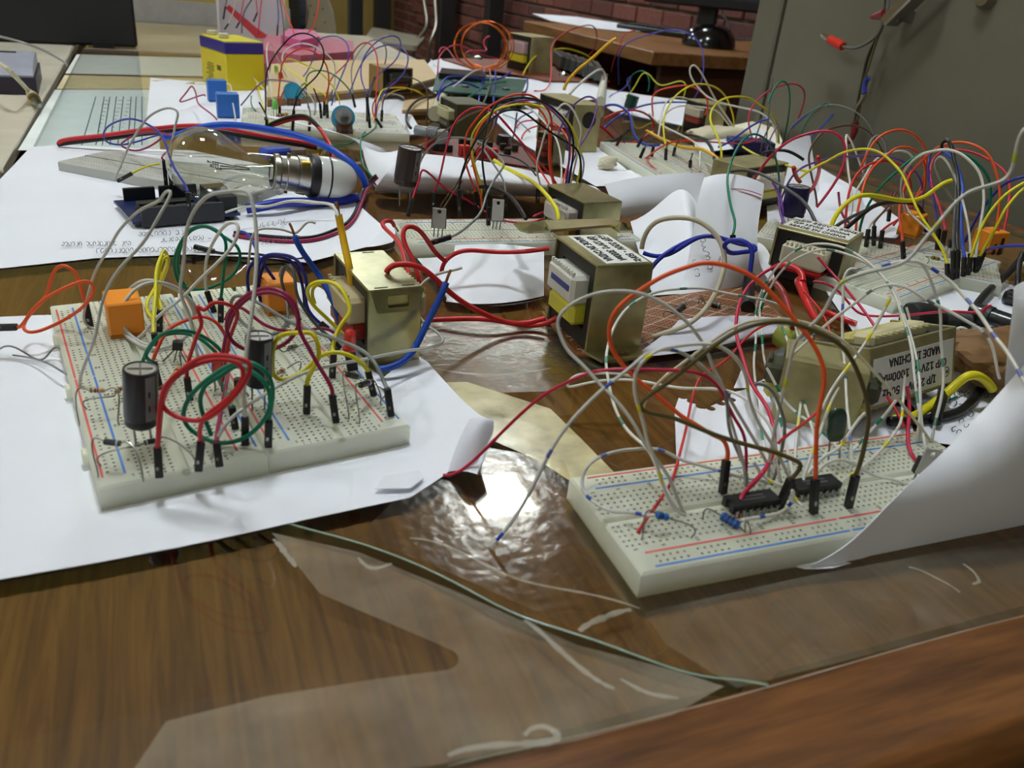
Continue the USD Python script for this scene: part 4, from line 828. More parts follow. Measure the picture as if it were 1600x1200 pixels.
# brown perforated board under the middle transformer
pf = M('perfboard_brown', (150, 94, 54), .5, var=.35, scale=28)
t = thing('perforated_board', 'brown perforated circuit board with white grid lines under the middle transformer', 'circuit board')
C4 = [at(x, y, .0016)[:2] for x, y in ((846, 487), (902, 553), (1004, 556), (1226, 497), (1172, 446))]
part(t, 'board', prism(C4, TZ+.0002, TZ+.0016), pf, False)
g = Polygon(C4).buffer(-.002); o = at(1010, 540)[:2]; e = at(1200, 500)[:2]-o; e /= np.linalg.norm(e); f_ = np.array([-e[1], e[0]]); e2_ = (e*.62-f_*.78); e1_ = (e*.97+f_*.24)
gl = []
for k in range(-8, 12):
    for dd_, nn in ((e1_, np.array([-e1_[1], e1_[0]])), (e2_, np.array([-e2_[1], e2_[0]]))):
        c = o+nn*k*.0132; L = LineString([c-dd_*.3, c+dd_*.3]).intersection(g)
        if L.is_empty or L.geom_type != 'LineString': continue
        (x0, y0), (x1, y1) = L.coords[0], L.coords[-1]; gl.append(bar((x0, y0, TZ+.0017), (x1, y1, TZ+.0017), .0006, .0003))
part(t, 'grid_line', cat(*gl), M('grid_white', (214, 200, 176), .6), False, kind='stuff')
hh = []
for i in range(-30, 42):
    for j in range(-20, 30):
        c = o+e1_*i*.00264+np.array([-e1_[1], e1_[0]])*j*.00264
        if g.contains(shapely.geometry.Point(*c)) and (i+j) % 1 == 0: hh.append(box(.0008, .0008, .0001, (c[0], c[1], TZ+.0016)))
part(t, 'perforation', cat(*hh), M('perf_dark', (70, 40, 22), .7), False, kind='stuff')
for lab, p_, q_, l0, l1 in (('black diode on the brown perforated board, left one', (1058, 488), (1068, 480), (1038, 496), (1095, 474)), ('black diode on the brown perforated board beside the black sleeve', (1112, 476), (1124, 482), (1092, 476), (1150, 484)), ('small black diode at the middle of the brown perforated board', (1090, 500), (1098, 506), (1072, 512), (1135, 508))):
    axial('diode', lab, p_, q_, 4.5, l0, l1, [(.8, (180, 180, 176))], (26, 26, 28), h=.0018)
# green display board and brown boards at the back
t = thing('display_board', 'green circuit board of a display module at the back, with blue wires over it', 'circuit board')
grn = M('pcb_green', (34, 92, 76), .35, var=.3, scale=120)
gb = [at(x, y, .018)[:2] for x, y in ((683, 113), (824, 124), (812, 152), (676, 141))]
part(t, 'board', prism(gb, TZ+.0162, TZ+.018), grn, False)
part(t, 'display_frame', prism([at(x, y, .026)[:2] for x, y in ((690, 106), (760, 112), (757, 120), (686, 114))], TZ+.0182, TZ+.026), M('display_black', (22, 24, 24), .3), False)
part(t, 'standoff', cat(*[lathe([(0, 0), (.004, 0), (.004, .0160), (0, .0160)], 10, (q[0], q[1], TZ+.0003)) for q in (np.array(gb)*.86+np.mean(gb, 0)*.14)]), blackpl, False)
for x, y in ((712, 128), (727, 136), (755, 139), (790, 140)): part(t, 'solder_blob', lathe([(0, 0), (.006, 0), (.005, .002), (0, .003)], 10, (*at(x, y, .018)[:2], TZ+.018)), M('blob_dark', (20, 46, 40), .4), False)
brd = M('board_redbrown', (124, 62, 38), .5, var=.25, scale=40)
t = thing('circuit_board', 'long brown circuit board lying at the back behind the copper coil', 'circuit board')
part(t, 'board', prism([at(x, y, .004)[:2] for x, y in px('690,92 730,91 805,93 885,107 945,118 926,127 852,126 838,122 725,102')], TZ+.0022, TZ+.004), brd, False)
for x, y in ((747, 92), (880, 118)): part(t, 'board_screw', lathe([(0, 0), (.009, 0), (.008, .004), (0, .007)], 14, (*at(x, y, .004)[:2], TZ+.004)), steel, 30)
part(t, 'heat_sink', cat(*[bar(at(862+k*11, 84+k*3.4, .02), at(880+k*9, 98+k*3, .02), .012, .02) for k in range(7)]), M('sink_grey', (92, 96, 94), .35, .7), False)
t = thing('circuit_board', 'dark red circuit board with red terminal blocks under the jumper arches', 'circuit board')
part(t, 'board', prism([at(x, y, .020)[:2] for x, y in px('652,226 700,214 815,229 838,262 760,250 690,243')], TZ+.0182, TZ+.020), M('board_maroon', (104, 46, 32), .5, var=.4, scale=60), False)
redb = M('terminal_red', (196, 40, 40), .4)
for x, y in ((672, 232), (725, 243), (752, 246), (768, 248)):
    c = at(x, y, .020); part(t, 'terminal_block', box(.009, .007, .009, (c[0], c[1], TZ+.020), .0005), redb, False)
part(t, 'small_part', cat(*[box(.006, .004, .006, (*at(680+rng.uniform(0, 130), 226+rng.uniform(0, 18), .02)[:2], TZ+.02), .0006) for _ in range(16)]), M('part_dark', (36, 38, 34), .4), False, kind='stuff')
part(t, 'support_foot', cat(*[box(.008, .008, .0177, (*at(x, y, .018)[:2], TZ+.0003)) for x, y in ((680, 232), (800, 238), (715, 226))]), blackpl, False)
t = thing('shaft_component', 'grey threaded shaft component on the dark red circuit board', 'component')
p, q = at(650, 203, .034), at(690, 210, .034)
part(t, 'threaded_shaft', lathe([(0, 0), (.0045, 0), (.0045, .012)]+[(.0052+.0006*(i % 2), .012+i*.0012) for i in range(10)]+[(0, .0242)], 18, p, q), M('shaft_grey', (140, 142, 146), .4, .5), 30)
part(t, 'nut_body', box(.010, .010, .012, (*q[:2], q[2]-.008), .001), M('pot_metal', (112, 112, 110), .35, .8), 30)
# copper coil
cp = M('copper_wire', (188, 92, 28), .3, .75)
d = depth(at(757, 112, .006)); t = thing('copper_coil', 'upright ring of orange enamelled copper wire at the back', 'coil')
turns = []
for k, (cx_, cy_, rx, ry) in enumerate(((749, 71, 40, 36), (762, 72, 41, 38), (751, 72, 41, 37), (760, 70, 39, 37))):
    q = np.linspace(0, 2*math.pi, 49); P = np.array([deep(cx_+rx*math.cos(x), cy_+ry*math.sin(x), d+.012*math.sin(x+k)+.004*k) for x in q]); turns.append(tube(P, .0011, 6))
part(t, 'turn', cat(*turns), cp, True)
part(t, 'binding', tube(np.array([deep(742, 104, d-.004), deep(757, 110, d-.01), deep(778, 103, d-.004)]), .005, 8), cp)
# plug and probes at the right
t = thing('mains_plug', 'black moulded plug with ribbed cable sleeve on the right', 'plug')
d = depth(at(1432, 530)); u = d/FPX
p, q = deep(1420, 497, d), deep(1518, 502, d+.012); p[2] = max(p[2], TZ+19*u); q[2] = max(q[2], TZ+12*u); L = np.linalg.norm(q-p)
part(t, 'body', lathe([(0, 0), (24*u, 0), (27*u, L*.06), (26*u, L*.3), (17*u, L*.5), (14*u, L*.52), (0, L*.52)], 8, p, q), M('rubber_black', (30, 30, 32), .5), 30)
part(t, 'ribbed_sleeve', lathe([(0, L*.5)]+[((15-6*i/24)*u+(.0009 if i % 2 else 0), L*(.5+.46*i/24)) for i in range(25)]+[(0, L*.97)], 14, p, q), M('rubber_black', (30, 30, 32), .5), 20)
part(t, 'plug_body_lower', bar(deep(1416, 516, d), deep(1500, 524, d+.008), 14*u, 12*u, .002), M('rubber_black', (30, 30, 32), .5), False)
def handle(label, pts, r, lab2=None):
    t = thing('test_probe', label, 'probe'); P = curve([at(x, y, r) for x, y in px(pts)], 5); part(t, 'grip', tube(P, r*np.r_[.6, np.ones(len(P)-2), .8], 14), M('probe_black', (26, 26, 29), .3, coat=.2)); part(t, 'collar', tube(P[3:6], r*1.12, 14), M('rubber_black', (30, 30, 32), .5))
handle('long black test probe handle right of the black plug, lower one', '1512,486 1545,496 1580,508 1640,522', .0062)
handle('second black test probe handle just above the other, cut by the right edge', '1568,462 1600,470 1650,480', .0055)
handle('black probe body below the long handle at the right edge', '1540,516 1580,530 1650,545', .0052)
# red clip sleeves
rs = M('sleeve_red', (206, 30, 34), .3, coat=.2)
def fat(name, label, cat_, pts, r0, r1, mat, hz=(0.01, .01), n=12, tip=None):
    Q = px(pts); d0, d1 = depth(at(*Q[0], 0))-hz[0], depth(at(*Q[-1], 0))-hz[1]; P = curve([deep(x, y, d0+(d1-d0)*i/(len(Q)-1)) for i, (x, y) in enumerate(Q)], 5)
    P[:, 2] = np.maximum(P[:, 2], TZ+max(r0, r1)+.0004); return solo(name, tube(P, np.linspace(r0, r1, len(P)), n), mat, label, cat_)
fat('clip_sleeve', 'red crocodile clip sleeve hanging beside the red taped transformer', 'clip', '1250,440 1253,450 1262,474 1276,500', .0034, .002, rs, (.06, .03))
fat('clip_sleeve', 'red crocodile clip sleeve bent over towards the orange jumper', 'clip', '1254,440 1246,421 1226,414 1206,421', .0019, .0017, rs, (.07, .07))
fat('clip_sleeve', 'dark red thick lead sinking between the white wires left of the clip sleeves', 'clip', '1208,440 1222,455 1232,480 1240,512', .0019, .0018, M('sleeve_darkred', (150, 34, 32), .35), (.08, .05))
fat('banana_plug', 'red probe tip sleeve lying above the upside down label', 'plug', '1288,494 1310,502 1336,512', .0022, .0016, rs, (0, 0))
fat('heat_shrink_sleeve', 'black heat shrink sleeve standing on the right end of the brown perforated board', 'sleeve', '1166,492 1167,470 1172,432', .0042, .0036, M('shrink_black', (18, 18, 24), .3), (0.0, .03))
fat('heat_shrink_sleeve', 'white heat shrink sleeve hanging beside the tall golden transformer', 'sleeve', '938,160 941,142 944,124', .0075, .0055, M('shrink_white', (206, 204, 190), .5), (.05, .05))
fat('heat_shrink_sleeve', 'yellowish white shrink sleeve leaning at the left of the dark olive transformer', 'sleeve', '680,186 692,160 708,136', .009, .004, M('shrink_cream', (196, 190, 160), .5), (.02, .02))
fat('heat_shrink_sleeve', 'second yellowish white shrink sleeve in front of the dark olive transformer', 'sleeve', '699,184 716,168 732,152', .004, .004, M('shrink_cream', (196, 190, 160), .5), (.02, .02))
solo('dark_cylinder', lathe([(0, 0), (.006, 0), (.0065, .002), (.0065, .022), (0, .022)], 16, at(1212, 572, .008), at(1240, 556, .012)), M('part_green_black', (50, 52, 40), .4, var=.4, scale=60), 'dark round component beneath the white wires behind the near right breadboard', 'component')
fat('screw_base', 'olive yellow translucent plastic piece under the white wires beside the curled grey sheet', 'plastic piece', '1212,548 1230,560 1246,566', .006, .009, M('olive_plastic', (140, 146, 60), .3), (0, 0))
# crumpled cream lumps, brown scrap, blue cable lump
def lump(name, label, c, s, mat, cat_, seed):
    m = trimesh.creation.icosphere(3); k = meshkit.fbm(m.vertices*1.6+seed, 3, seed)[:, None]; m.vertices = m.vertices*(.55+.9*k)*np.array(s); m.apply_translation(np.array(c)+[0, 0, -m.bounds[0][2]]); return solo(name, m, mat, label, cat_, smooth=25)
crm = M('crumpled_cream', (214, 206, 178), .7)
lump('crumpled_paper', 'small crumpled cream scrap in front of the back right breadboard', [*at(948, 266)[:2], TZ], (.010, .007, .006), crm, 'paper scrap', 3)
lump('foam_piece', 'crumpled cream foam piece at the far right of the table', [*at(1122, 222)[:2], TZ], (.042, .022, .009), crm, 'foam', 5)
lump('brown_scrap', 'crumpled brown paper scrap at the right under the thin white cables', [*at(1548, 600)[:2], TZ], (.034, .022, .014), M('brown_paper', (128, 92, 50), .7, var=.3, scale=60), 'paper scrap', 11)
t = thing('usb_cable_plug', 'steel and blue USB plug behind the bulb holder', 'plug'); p, q = at(436, 226, .02), at(476, 232, .018)
part(t, 'metal_shell', bar(at(450, 236, .012), at(476, 236, .012), .012, .0045), steel, False); part(t, 'grip', bar(at(410, 240, .012), at(450, 236, .012), .015, .008, .002), M('usb_blue', (40, 70, 170), .35), False)
# leads hanging on the cabinet
XC = CX-.02
def hang(name, label, pts, r, mat, cat_='lead', off=0., n=8): return solo(name, tube(curve([onx(x, y, XC-off) for x, y in px(pts)], 6), r, n), mat, label, cat_)
hang('test_lead', 'grey green lead curving to the red banana plug on the cabinet door', '1392,-30 1388,0 1385,20 1380,37 1370,55 1350,70 1335,75 1317,73', .0019, M('lead_grey', (92, 96, 90), .5), off=.012)
hang('test_lead', 'black lead hanging straight down the cabinet door', '1384,-20 1383,20 1375,50 1360,80 1352,105 1347,130 1341,160 1337,182 1335,196', .0019, M('lead_black', (30, 32, 22), .5), off=.004)
hang('test_lead', 'olive lead beside the black one on the cabinet door', '1386,10 1378,42 1366,75 1357,105 1350,128 1345,160 1338,190', .0014, M('lead_olive', (80, 78, 36), .5), off=.010)
t = thing('banana_plug', 'red banana plug hanging in front of the cabinet', 'plug'); p, q = onx(1318, 73, XC-.012), onx(1284, 55, XC-.012); L = np.linalg.norm(q-p)
part(t, 'grip', lathe([(0, 0), (.005, .001), (.0056, L*.3), (.005, L*.62), (0, L*.63)], 16, p, q), M('plug_red', (214, 44, 30), .35), 40); part(t, 'pin', lathe([(0, L*.63), (.0022, L*.63), (.003, L*.8), (.002, L), (0, L)], 12, p, q), steel, 40)
hang('clip_sleeve', 'dark red clip boot hanging at the top of the cabinet leads', '1361,27 1366,26 1375,24 1383,22', np.linspace(.002, .0065, 19), M('boot_red', (128, 26, 30), .4), 'clip', .014, 10)
hang('clip_sleeve', 'dark red clip boot at the lower end of the black cabinet lead', '1335,192 1335,204 1332,214 1326,223', np.linspace(.005, .0025, 19), M('boot_red', (128, 26, 30), .4), 'clip', .004, 10)
hang('clip_sleeve', 'blue clip sleeve hanging on the cabinet door', '1357,122 1352,130 1351,146', .0028, M('boot_blue', (44, 56, 150), .4), 'clip', .014)
hang('crocodile_clip', 'small metal crocodile clip below the blue sleeve on the cabinet', '1350,148 1346,158 1340,166 1337,174', np.linspace(.0035, .0016, 19), M('clip_metal', (170, 160, 140), .35, .8), 'clip', .012)
# ---------------------------------------------------------------- sheets of paper
PM = paper_m; PM2 = M('paper_painted_shade', (222, 222, 234), .75, var=.03, scale=12)  # PM2: same white paper, lavender shade of its turned-away side painted in
def shell(V, Fq, th):
    """gives a single surface its thickness"""
    m = trimesh.Trimesh(V, Fq, process=False); n = m.vertex_normals
    if n[:, 2].sum() < 0: Fq = Fq[:, ::-1]; m = trimesh.Trimesh(V, Fq, process=False); n = m.vertex_normals
    N = len(V); B = V-n*th; E_ = {}
    for f in Fq:
        for a, b in ((f[0], f[1]), (f[1], f[2]), (f[2], f[0])): E_[(a, b)] = 1
    S = [x for (a, b) in E_ if (b, a) not in E_ for x in ((a, a+N, b), (b, a+N, b+N))]
    return trimesh.Trimesh(np.vstack([V, B]), np.vstack([Fq, Fq[:, ::-1]+N, np.array(S)]), process=False)
def flat_paper(pts, lift=.0012, amp=.0006, step=.006, ctrl=None, seed=0, teeth=None, th=.00025):
    """outline in pixels 'x,y' or 'x,y,z' (z in mm above the glass)"""
    Q = [tuple(float(v) for v in w.split(',')) for w in pts.split()]; O = np.array([at(q[0], q[1], (q[2] if len(q) > 2 else 0)/1000+lift) for q in Q])
    cz = np.array([(q[2] if len(q) > 2 else 0)/1000 for q in Q]); g = Polygon(O[:, :2]).buffer(0)
    if g.geom_type != 'Polygon': g = max(g.geoms, key=lambda x: x.area)
    if teeth: g = g.difference(shapely.union_all(teeth)); g = g if g.geom_type == 'Polygon' else max(g.geoms, key=lambda x: x.area)
    ring = np.array(shapely.segmentize(g.exterior, step).coords)[:-1]; x0, y0, x1, y1 = g.bounds
    gx, gy = np.meshgrid(np.arange(x0, x1, step), np.arange(y0, y1, step)); I = np.c_[gx.ravel(), gy.ravel()]; I = I+np.random.default_rng(seed).uniform(-.15, .15, I.shape)*step
    I = I[shapely.contains_xy(g.buffer(-step*.45), I[:, 0], I[:, 1])]; X = np.vstack([ring, I]); D = Delaunay(X).simplices; ce = X[D].mean(1); D = D[shapely.contains_xy(g, ce[:, 0], ce[:, 1])]
    CP, CZ = O[:, :2], cz
    if ctrl is not None:
        C = np.array([(*at(x, y, z/1000+lift)[:2], z/1000) for x, y, z in ctrl]); CP, CZ = np.vstack([CP, C[:, :2]]), np.r_[CZ, C[:, 2]]
    _, keep = np.unique(CP.round(4), axis=0, return_index=True)
    Z = RBFInterpolator(CP[keep], CZ[keep], kernel='linear', smoothing=1e-4)(X) if np.ptp(CZ) > 0 else np.zeros(len(X))
    nz = meshkit.fbm(np.c_[X*22, np.full(len(X), seed*3.1)], 3, seed)
    Z = np.maximum(Z, 0)+amp*nz; return shell(np.c_[X, TZ+lift+Z], D, th)
def P3(q): return at(q[0], q[1], q[2]) if q[2] >= 0 else deep(q[0], q[1], -q[2])
def grid_paper(rows, n=(14, 22), amp=.0006, seed=0, th=.0003, floor_=.0006):
    """rows of (pixel x, pixel y, height) or (x, y, -depth): a bent sheet through them"""
    G_ = np.array([[P3(q) for q in r] for r in rows]); k0, k1 = G_.shape[:2]; uu, vv = np.linspace(0, 1, n[0]), np.linspace(0, 1, n[1])
    V = np.stack([RectBivariateSpline(np.linspace(0, 1, k0), np.linspace(0, 1, k1), G_[..., c], kx=min(3, k0-1), ky=min(3, k1-1))(uu, vv) for c in range(3)], -1).reshape(-1, 3)
    V = V+CF*(meshkit.fbm(V*30+seed, 3, seed)[:, None]-.5)*2*amp; V[:, 2] = np.maximum(V[:, 2], TZ+floor_)
    Fq = [f for i in range(n[0]-1) for j in range(n[1]-1) for f in ((i*n[1]+j, i*n[1]+j+1, (i+1)*n[1]+j+1), (i*n[1]+j, (i+1)*n[1]+j+1, (i+1)*n[1]+j))]
    return shell(V, np.array(Fq), th)
def holes_at(pts, r): return [shapely.geometry.Point(*at(x, y)[:2]).buffer(r) for x, y in pts]
def paper(mesh, label, mat=None, name='paper_sheet'): return solo(name, mesh, mat or PM, label, 'paper', smooth=50)
def scrawl(parent, pts, hpx, seed, z=.0025, dep=None):
    """handwriting: strokes along a pixel line"""
    r_ = np.random.default_rng(seed); (x0, y0), (x1, y1) = px(pts); n = int(math.hypot(x1-x0, y1-y0)/(hpx*.9)); out = []
    ux, uy = (x1-x0)/math.hypot(x1-x0, y1-y0), (y1-y0)/math.hypot(x1-x0, y1-y0)
    for k in range(n):
        if r_.random() < .18: continue
        cx_, cy_ = x0+(x1-x0)*(k+.5)/n, y0+(y1-y0)*(k+.5)/n; ph = r_.uniform(0, 6); P = []
        for q in np.linspace(0, r_.uniform(2.4, 5.6), 8):
            a_, b_ = hpx*.36*math.cos(q+ph), hpx*.5*math.sin(q*r_.uniform(.9, 1.1)+ph); X, Y = cx_+a_*ux-b_*uy, cy_+a_*uy+b_*ux; P.append(at(X, Y, z) if dep is None else dep(X, Y))
        out.append(tube(np.array(P), .00018, 4))
    return cat(*out) if out else None
# left breadboards' sheet with its curled right corner and torn spiral edge
teeth = [shapely.geometry.Point(*at(x, 493+(x-45)*-.02)[:2]).buffer(.0016) for x in range(-60, 90, 10)]
s_left = flat_paper('-120,500 0,496 92,492 300,462 447,438 500,450 640,548 668,566,2 705,607,4 738,640,8 770,655,16 768,690,12 745,741,5 702,737,1 640,778 480,812 330,845 150,880 0,906 -140,930', ctrl=[(300, 600, 0), (500, 700, 0), (600, 680, 0), (690, 690, 2), (720, 690, 6), (740, 690, 11)], lift=.0004, amp=.0005, seed=1, teeth=teeth)
paper(s_left, 'white sheet with a torn spiral edge under the near left breadboards, right corner curled up')
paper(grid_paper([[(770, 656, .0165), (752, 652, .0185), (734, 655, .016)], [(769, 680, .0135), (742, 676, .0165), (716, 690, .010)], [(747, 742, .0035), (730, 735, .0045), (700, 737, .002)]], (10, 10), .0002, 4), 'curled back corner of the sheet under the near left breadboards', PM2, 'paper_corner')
paper(flat_paper('585,765 600,744,1 655,735,1 662,748 640,764', lift=.0022, amp=.0004, seed=9), 'small white paper scrap on the sheet in front of the near left breadboards', None, 'paper_scrap')
# upper left sheet with handwriting
sh = flat_paper('48,230 100,227 200,232 300,236 430,262 560,320 612,366,1 604,378,1 560,390 480,411,1 430,405 300,398 150,404 0,420 -90,430 -90,330 -10,290,3', ctrl=[(250, 330, 0), (80, 300, 0)], lift=.0004, amp=.0008, seed=2)
t = thing('paper_sheet', 'white sheet with handwriting under the controller board and the light bulb', 'paper'); part(t, 'sheet', sh, PM, 50)
ms = [scrawl(t, '90,381 205,380', 6, 3), scrawl(t, '215,366 300,362', 7, 5), scrawl(t, '150,392 320,388', 7, 6), scrawl(t, '400,352 450,346', 8, 8), scrawl(t, '250,375 330,370', 6, 12), scrawl(t, '405,378 470,372', 8, 15)]
part(t, 'handwriting', cat(*ms), M('pen_grey', (96, 98, 110), .6), False, kind='stuff')
paper(grid_paper([[(596, 352, .004), (605, 346, .006), (618, 356, .004)], [(590, 366, .003), (604, 368, .004), (616, 372, .003)], [(570, 386, .001), (590, 384, .002), (612, 379, .002)]], (8, 10), .0008, 3), 'torn white paper corner between the red and black cable and the middle breadboard', None, 'paper_scrap')
# papers around the middle
paper(grid_paper([[(712, 376, .0085), (780, 381, .0085), (850, 388, .0085)], [(706, 420, .006), (780, 425, .008), (850, 430, .006)], [(697, 471, .0006), (775, 474, .0006), (850, 462, .0006)]], (12, 16), .0006, 5), 'white sheet sloping down in front of the middle breadboard, left of the middle transformer')
paper(flat_paper('652,405 715,402 718,440 700,472 690,452', lift=.0005, amp=.001, seed=6), 'small white paper between the red leads and the middle breadboard', None, 'paper_scrap')
paper(grid_paper([[(640, 240, .022), (740, 250, .022), (840, 270, .020), (930, 292, .012)], [(612, 262, .026), (720, 276, .027), (830, 290, .024), (945, 305, .012)], [(588, 292, .010), (710, 298, .010), (830, 302, .009), (950, 312, .006)], [(590, 298, .001), (712, 303, .001), (832, 307, .001), (950, 316, .001)]], (14, 24), .0006, 7), 'rolled white sheet lying behind the middle breadboard under the dark red board')
paper(grid_paper([[(566, 226, .004), (600, 238, .012), (640, 228, .016)], [(574, 262, .002), (606, 258, .016), (628, 262, .014)], [(590, 290, .001), (606, 290, .004), (622, 296, .002)]], (9, 12), .002, 8), 'creased white paper between the bulb holder and the tilted capacitor')
paper(grid_paper([[(945, 288, .030), (1020, 274, .034), (1100, 270, .036)], [(960, 322, .018), (1030, 306, .022), (1100, 298, .024)], [(975, 342, .006), (1040, 330, .010), (1098, 325, .014)]], (12, 16), .001, 10), 'white sheet bent upwards behind the middle transformer, far one')
paper(grid_paper([[(985, 346, .012), (1030, 318, .026), (1062, 296, .036), (1092, 324, .030)], [(1000, 400, .006), (1040, 390, .012), (1075, 372, .022), (1086, 380, .016)], [(1020, 462, .0006), (1050, 460, .0006), (1085, 458, .0006), (1105, 455, .0006)]], (12, 16), .0008, 11), 'pointed white sheet leaning behind the middle transformer')
DZ = -depth(at(1110, 452))
st = grid_paper([[(1100, 278, DZ-.02), (1145, 272, DZ-.02), (1194, 287, DZ-.03)], [(1088, 330, DZ-.004), (1140, 325, DZ-.004), (1188, 330, DZ-.01)], [(1076, 400, DZ), (1130, 395, DZ+.004), (1184, 390, DZ)], [(1060, 462, .0006), (1125, 455, .0006), (1205, 442, .0006)]], (18, 16), .0006, 12)
t = thing('paper_sheet', 'standing notebook sheet with two red margin lines right of the middle transformer', 'paper'); part(t, 'sheet', st, PM, 50)
for dy in (0, 5):
    P = curve([deep(x, y+dy, -DZ+dd_) for x, y, dd_ in ((1107, 297, .013), (1130, 296, .011), (1150, 295, .011), (1170, 298, .013), (1190, 305, .016))], 5); part(t, 'margin_line', tube(P, .0003, 4), M('margin_red', (206, 120, 140), .6), False)
nb = lambda X, Y: deep(X, Y, -DZ-.0062)
mm = [scrawl(t, '1098,372 1112,428', 8, 21, dep=nb), scrawl(t, '1085,405 1092,440', 7, 22, dep=nb), scrawl(t, '1122,400 1126,410', 5, 23, dep=nb)]
part(t, 'handwriting', cat(*[m for m in mm if m is not None]), M('pen_dark', (50, 50, 62), .6), False, kind='stuff')
paper(grid_paper([[(1170, 385, .012), (1188, 380, .014), (1204, 400, .010)], [(1165, 412, .006), (1185, 412, .008), (1208, 422, .005)], [(1160, 446, .0006), (1185, 444, .0006), (1212, 440, .0006)]], (8, 8), .0006, 13), 'small white paper foot behind the black heat shrink sleeve', None, 'paper_scrap')
paper(grid_paper([[(1060, 500, .006), (1120, 494, .010), (1180, 494, .008), (1232, 500, .004)], [(1040, 520, .005), (1110, 520, .006), (1180, 518, .005), (1230, 515, .003)], [(990, 556, .0022), (1080, 548, .0022), (1170, 530, .002), (1225, 522, .002)]], (10, 20), .0005, 14), 'white sheet edge with painted grey shade curling over the front of the brown perforated board', PM2)
# right hand side
pr2 = flat_paper('1290,455 1420,430 1540,430 1640,470 1640,700 1520,700 1440,690 1430,640 1360,560', lift=.0005, amp=.0008, seed=15)
t = thing('paper_sheet', 'large white sheet with handwriting under the black plug at the right', 'paper'); part(t, 'sheet', pr2, PM, 50)
part(t, 'handwriting', cat(*[m for m in (scrawl(t, '1478,622 1530,655', 10, 31, .0022), scrawl(t, '1490,650 1522,672', 9, 32, .0022), scrawl(t, '1465,652 1502,678', 9, 33, .0022), scrawl(t, '1482,612 1545,618', 8, 34, .0022))]), M('pen_dark', (50, 50, 62), .6), False, kind='stuff')
paper(flat_paper('1430,560 1500,520,6 1560,512,8 1590,530,5 1560,560 1490,575', lift=.0018, amp=.0006, seed=16), 'small folded sheet with painted lavender shade behind the brown scrap', PM2)
tt_ = holes_at([(1066, 622), (1080, 629), (1094, 637), (1110, 640), (1126, 632), (1142, 626), (1160, 612), (1176, 618), (1192, 612), (1208, 604)], .0022)
paper(flat_paper('1054,640 1062,618 1100,640 1140,622 1160,574 1178,600 1215,584 1260,600 1420,640 1430,690 1200,720 1058,748', lift=.0004, amp=.0006, seed=17, teeth=tt_), 'white sheet with a torn ragged edge under the back of the near right breadboard')
RBu = np.array([math.cos(RB[1]), math.sin(RB[1]), 0]); RBv = np.array([-RBu[1], RBu[0], 0])
bp = [RB[0]+RBu*u-RBv*.0022 for u in (.066, .085, .105, .125, .145, .165, .19, .22)]
tp = [(1266, 884), (1330, 846), (1378, 800), (1430, 748), (1490, 690), (1545, 632), (1600, 570), (1660, 500)]
rows = []
for f in (0, .3, .65, 1.0):
    r_ = []
    for B_, (tx, ty) in zip(bp, tp):
        d0 = depth(B_); v_ = B_-EYE; bx, by = 800+FPX*(v_ @ CR)/d0, 600-FPX*(v_ @ CU)/d0; x, y = bx+(tx-bx)*f, by+(ty-by)*f; r = ray(x, y)
        s_ = (.016*f*f-.010*math.sin(math.pi*f)*.5)*min(1, max(0, by-ty-40)/130)**1.5; r_.append((x, y, -float(((B_-EYE) @ RBv + s_)/(r @ RBv))))
    rows.append(r_)
paper(grid_paper(rows, (20, 40), .0006, 18, .0004), 'large white sheet folded up like a flap in front of the near right breadboard')
paper(grid_paper([[(1584, 450, -.285), (1600, 440, -.285), (1640, 430, -.285)], [(1578, 520, -.29), (1600, 520, -.288), (1645, 510, -.285)], [(1570, 600, -.305), (1600, 590, -.305), (1650, 580, -.305)], [(1572, 700, -.325), (1602, 690, -.325), (1652, 680, -.325)], [(1574, 770, -.335), (1604, 765, -.335), (1654, 755, -.335)]], (16, 8), .0003, 19), 'white sheet edge standing up at the right border above the folded flap')
paper(flat_paper('1240,884 1290,872 1330,880 1300,888 1258,889', lift=.0003, amp=.0002, seed=20), 'tiny white paper tip peeping out under the near right breadboard', None, 'paper_scrap')
paper(grid_paper([[(1216, 230, -.80), (1240, 216, -.80), (1266, 212, -.80)], [(1208, 275, -.79), (1242, 270, -.79), (1276, 275, -.80)], [(1204, 325, -.76), (1250, 330, -.74), (1290, 325, -.76)]], (10, 10), .001, 23), 'white sheet standing behind the dark blue capacitor')
paper(grid_paper([[(1272, 282, .004), (1310, 288, .016), (1345, 300, .012)], [(1275, 310, .004), (1315, 312, .008), (1350, 318, .006)], [(1280, 330, .0006), (1320, 330, .0006), (1360, 332, .0006)]], (8, 10), .0006, 24), 'white rolled sheet near the right table edge behind the dark blue capacitor')
# back of the table
bt = [shapely.geometry.Point(*at(x, 126+(x-240)*.075)[:2]).buffer(.0045) for x in range(242, 330, 10)]
paper(flat_paper('235,122 330,130 480,138 600,150 655,205 560,214 400,214 300,205 228,196', lift=.0004, amp=.0008, step=.012, seed=25, teeth=bt), 'white spiral notebook sheet under the far left breadboards')
paper(grid_paper([[(596, 148, .003), (612, 146, .006), (630, 150, .004)], [(606, 180, .002), (625, 178, .004), (645, 182, .002)], [(620, 214, .0008), (645, 210, .001), (662, 208, .0008)]], (10, 8), .0006, 26), 'narrow white sheet hanging down right of the far left breadboard')
paper(grid_paper([[(380, 172, .016), (400, 176, .016), (414, 182, .016)], [(520, 205, .014), (530, 208, .014), (545, 213, .013)], [(566, 234, .004), (590, 236, .004), (606, 238, .003)]], (10, 6), .0006, 27), 'thin white paper strip crossing the front of the far left breadboard', None, 'paper_strip')
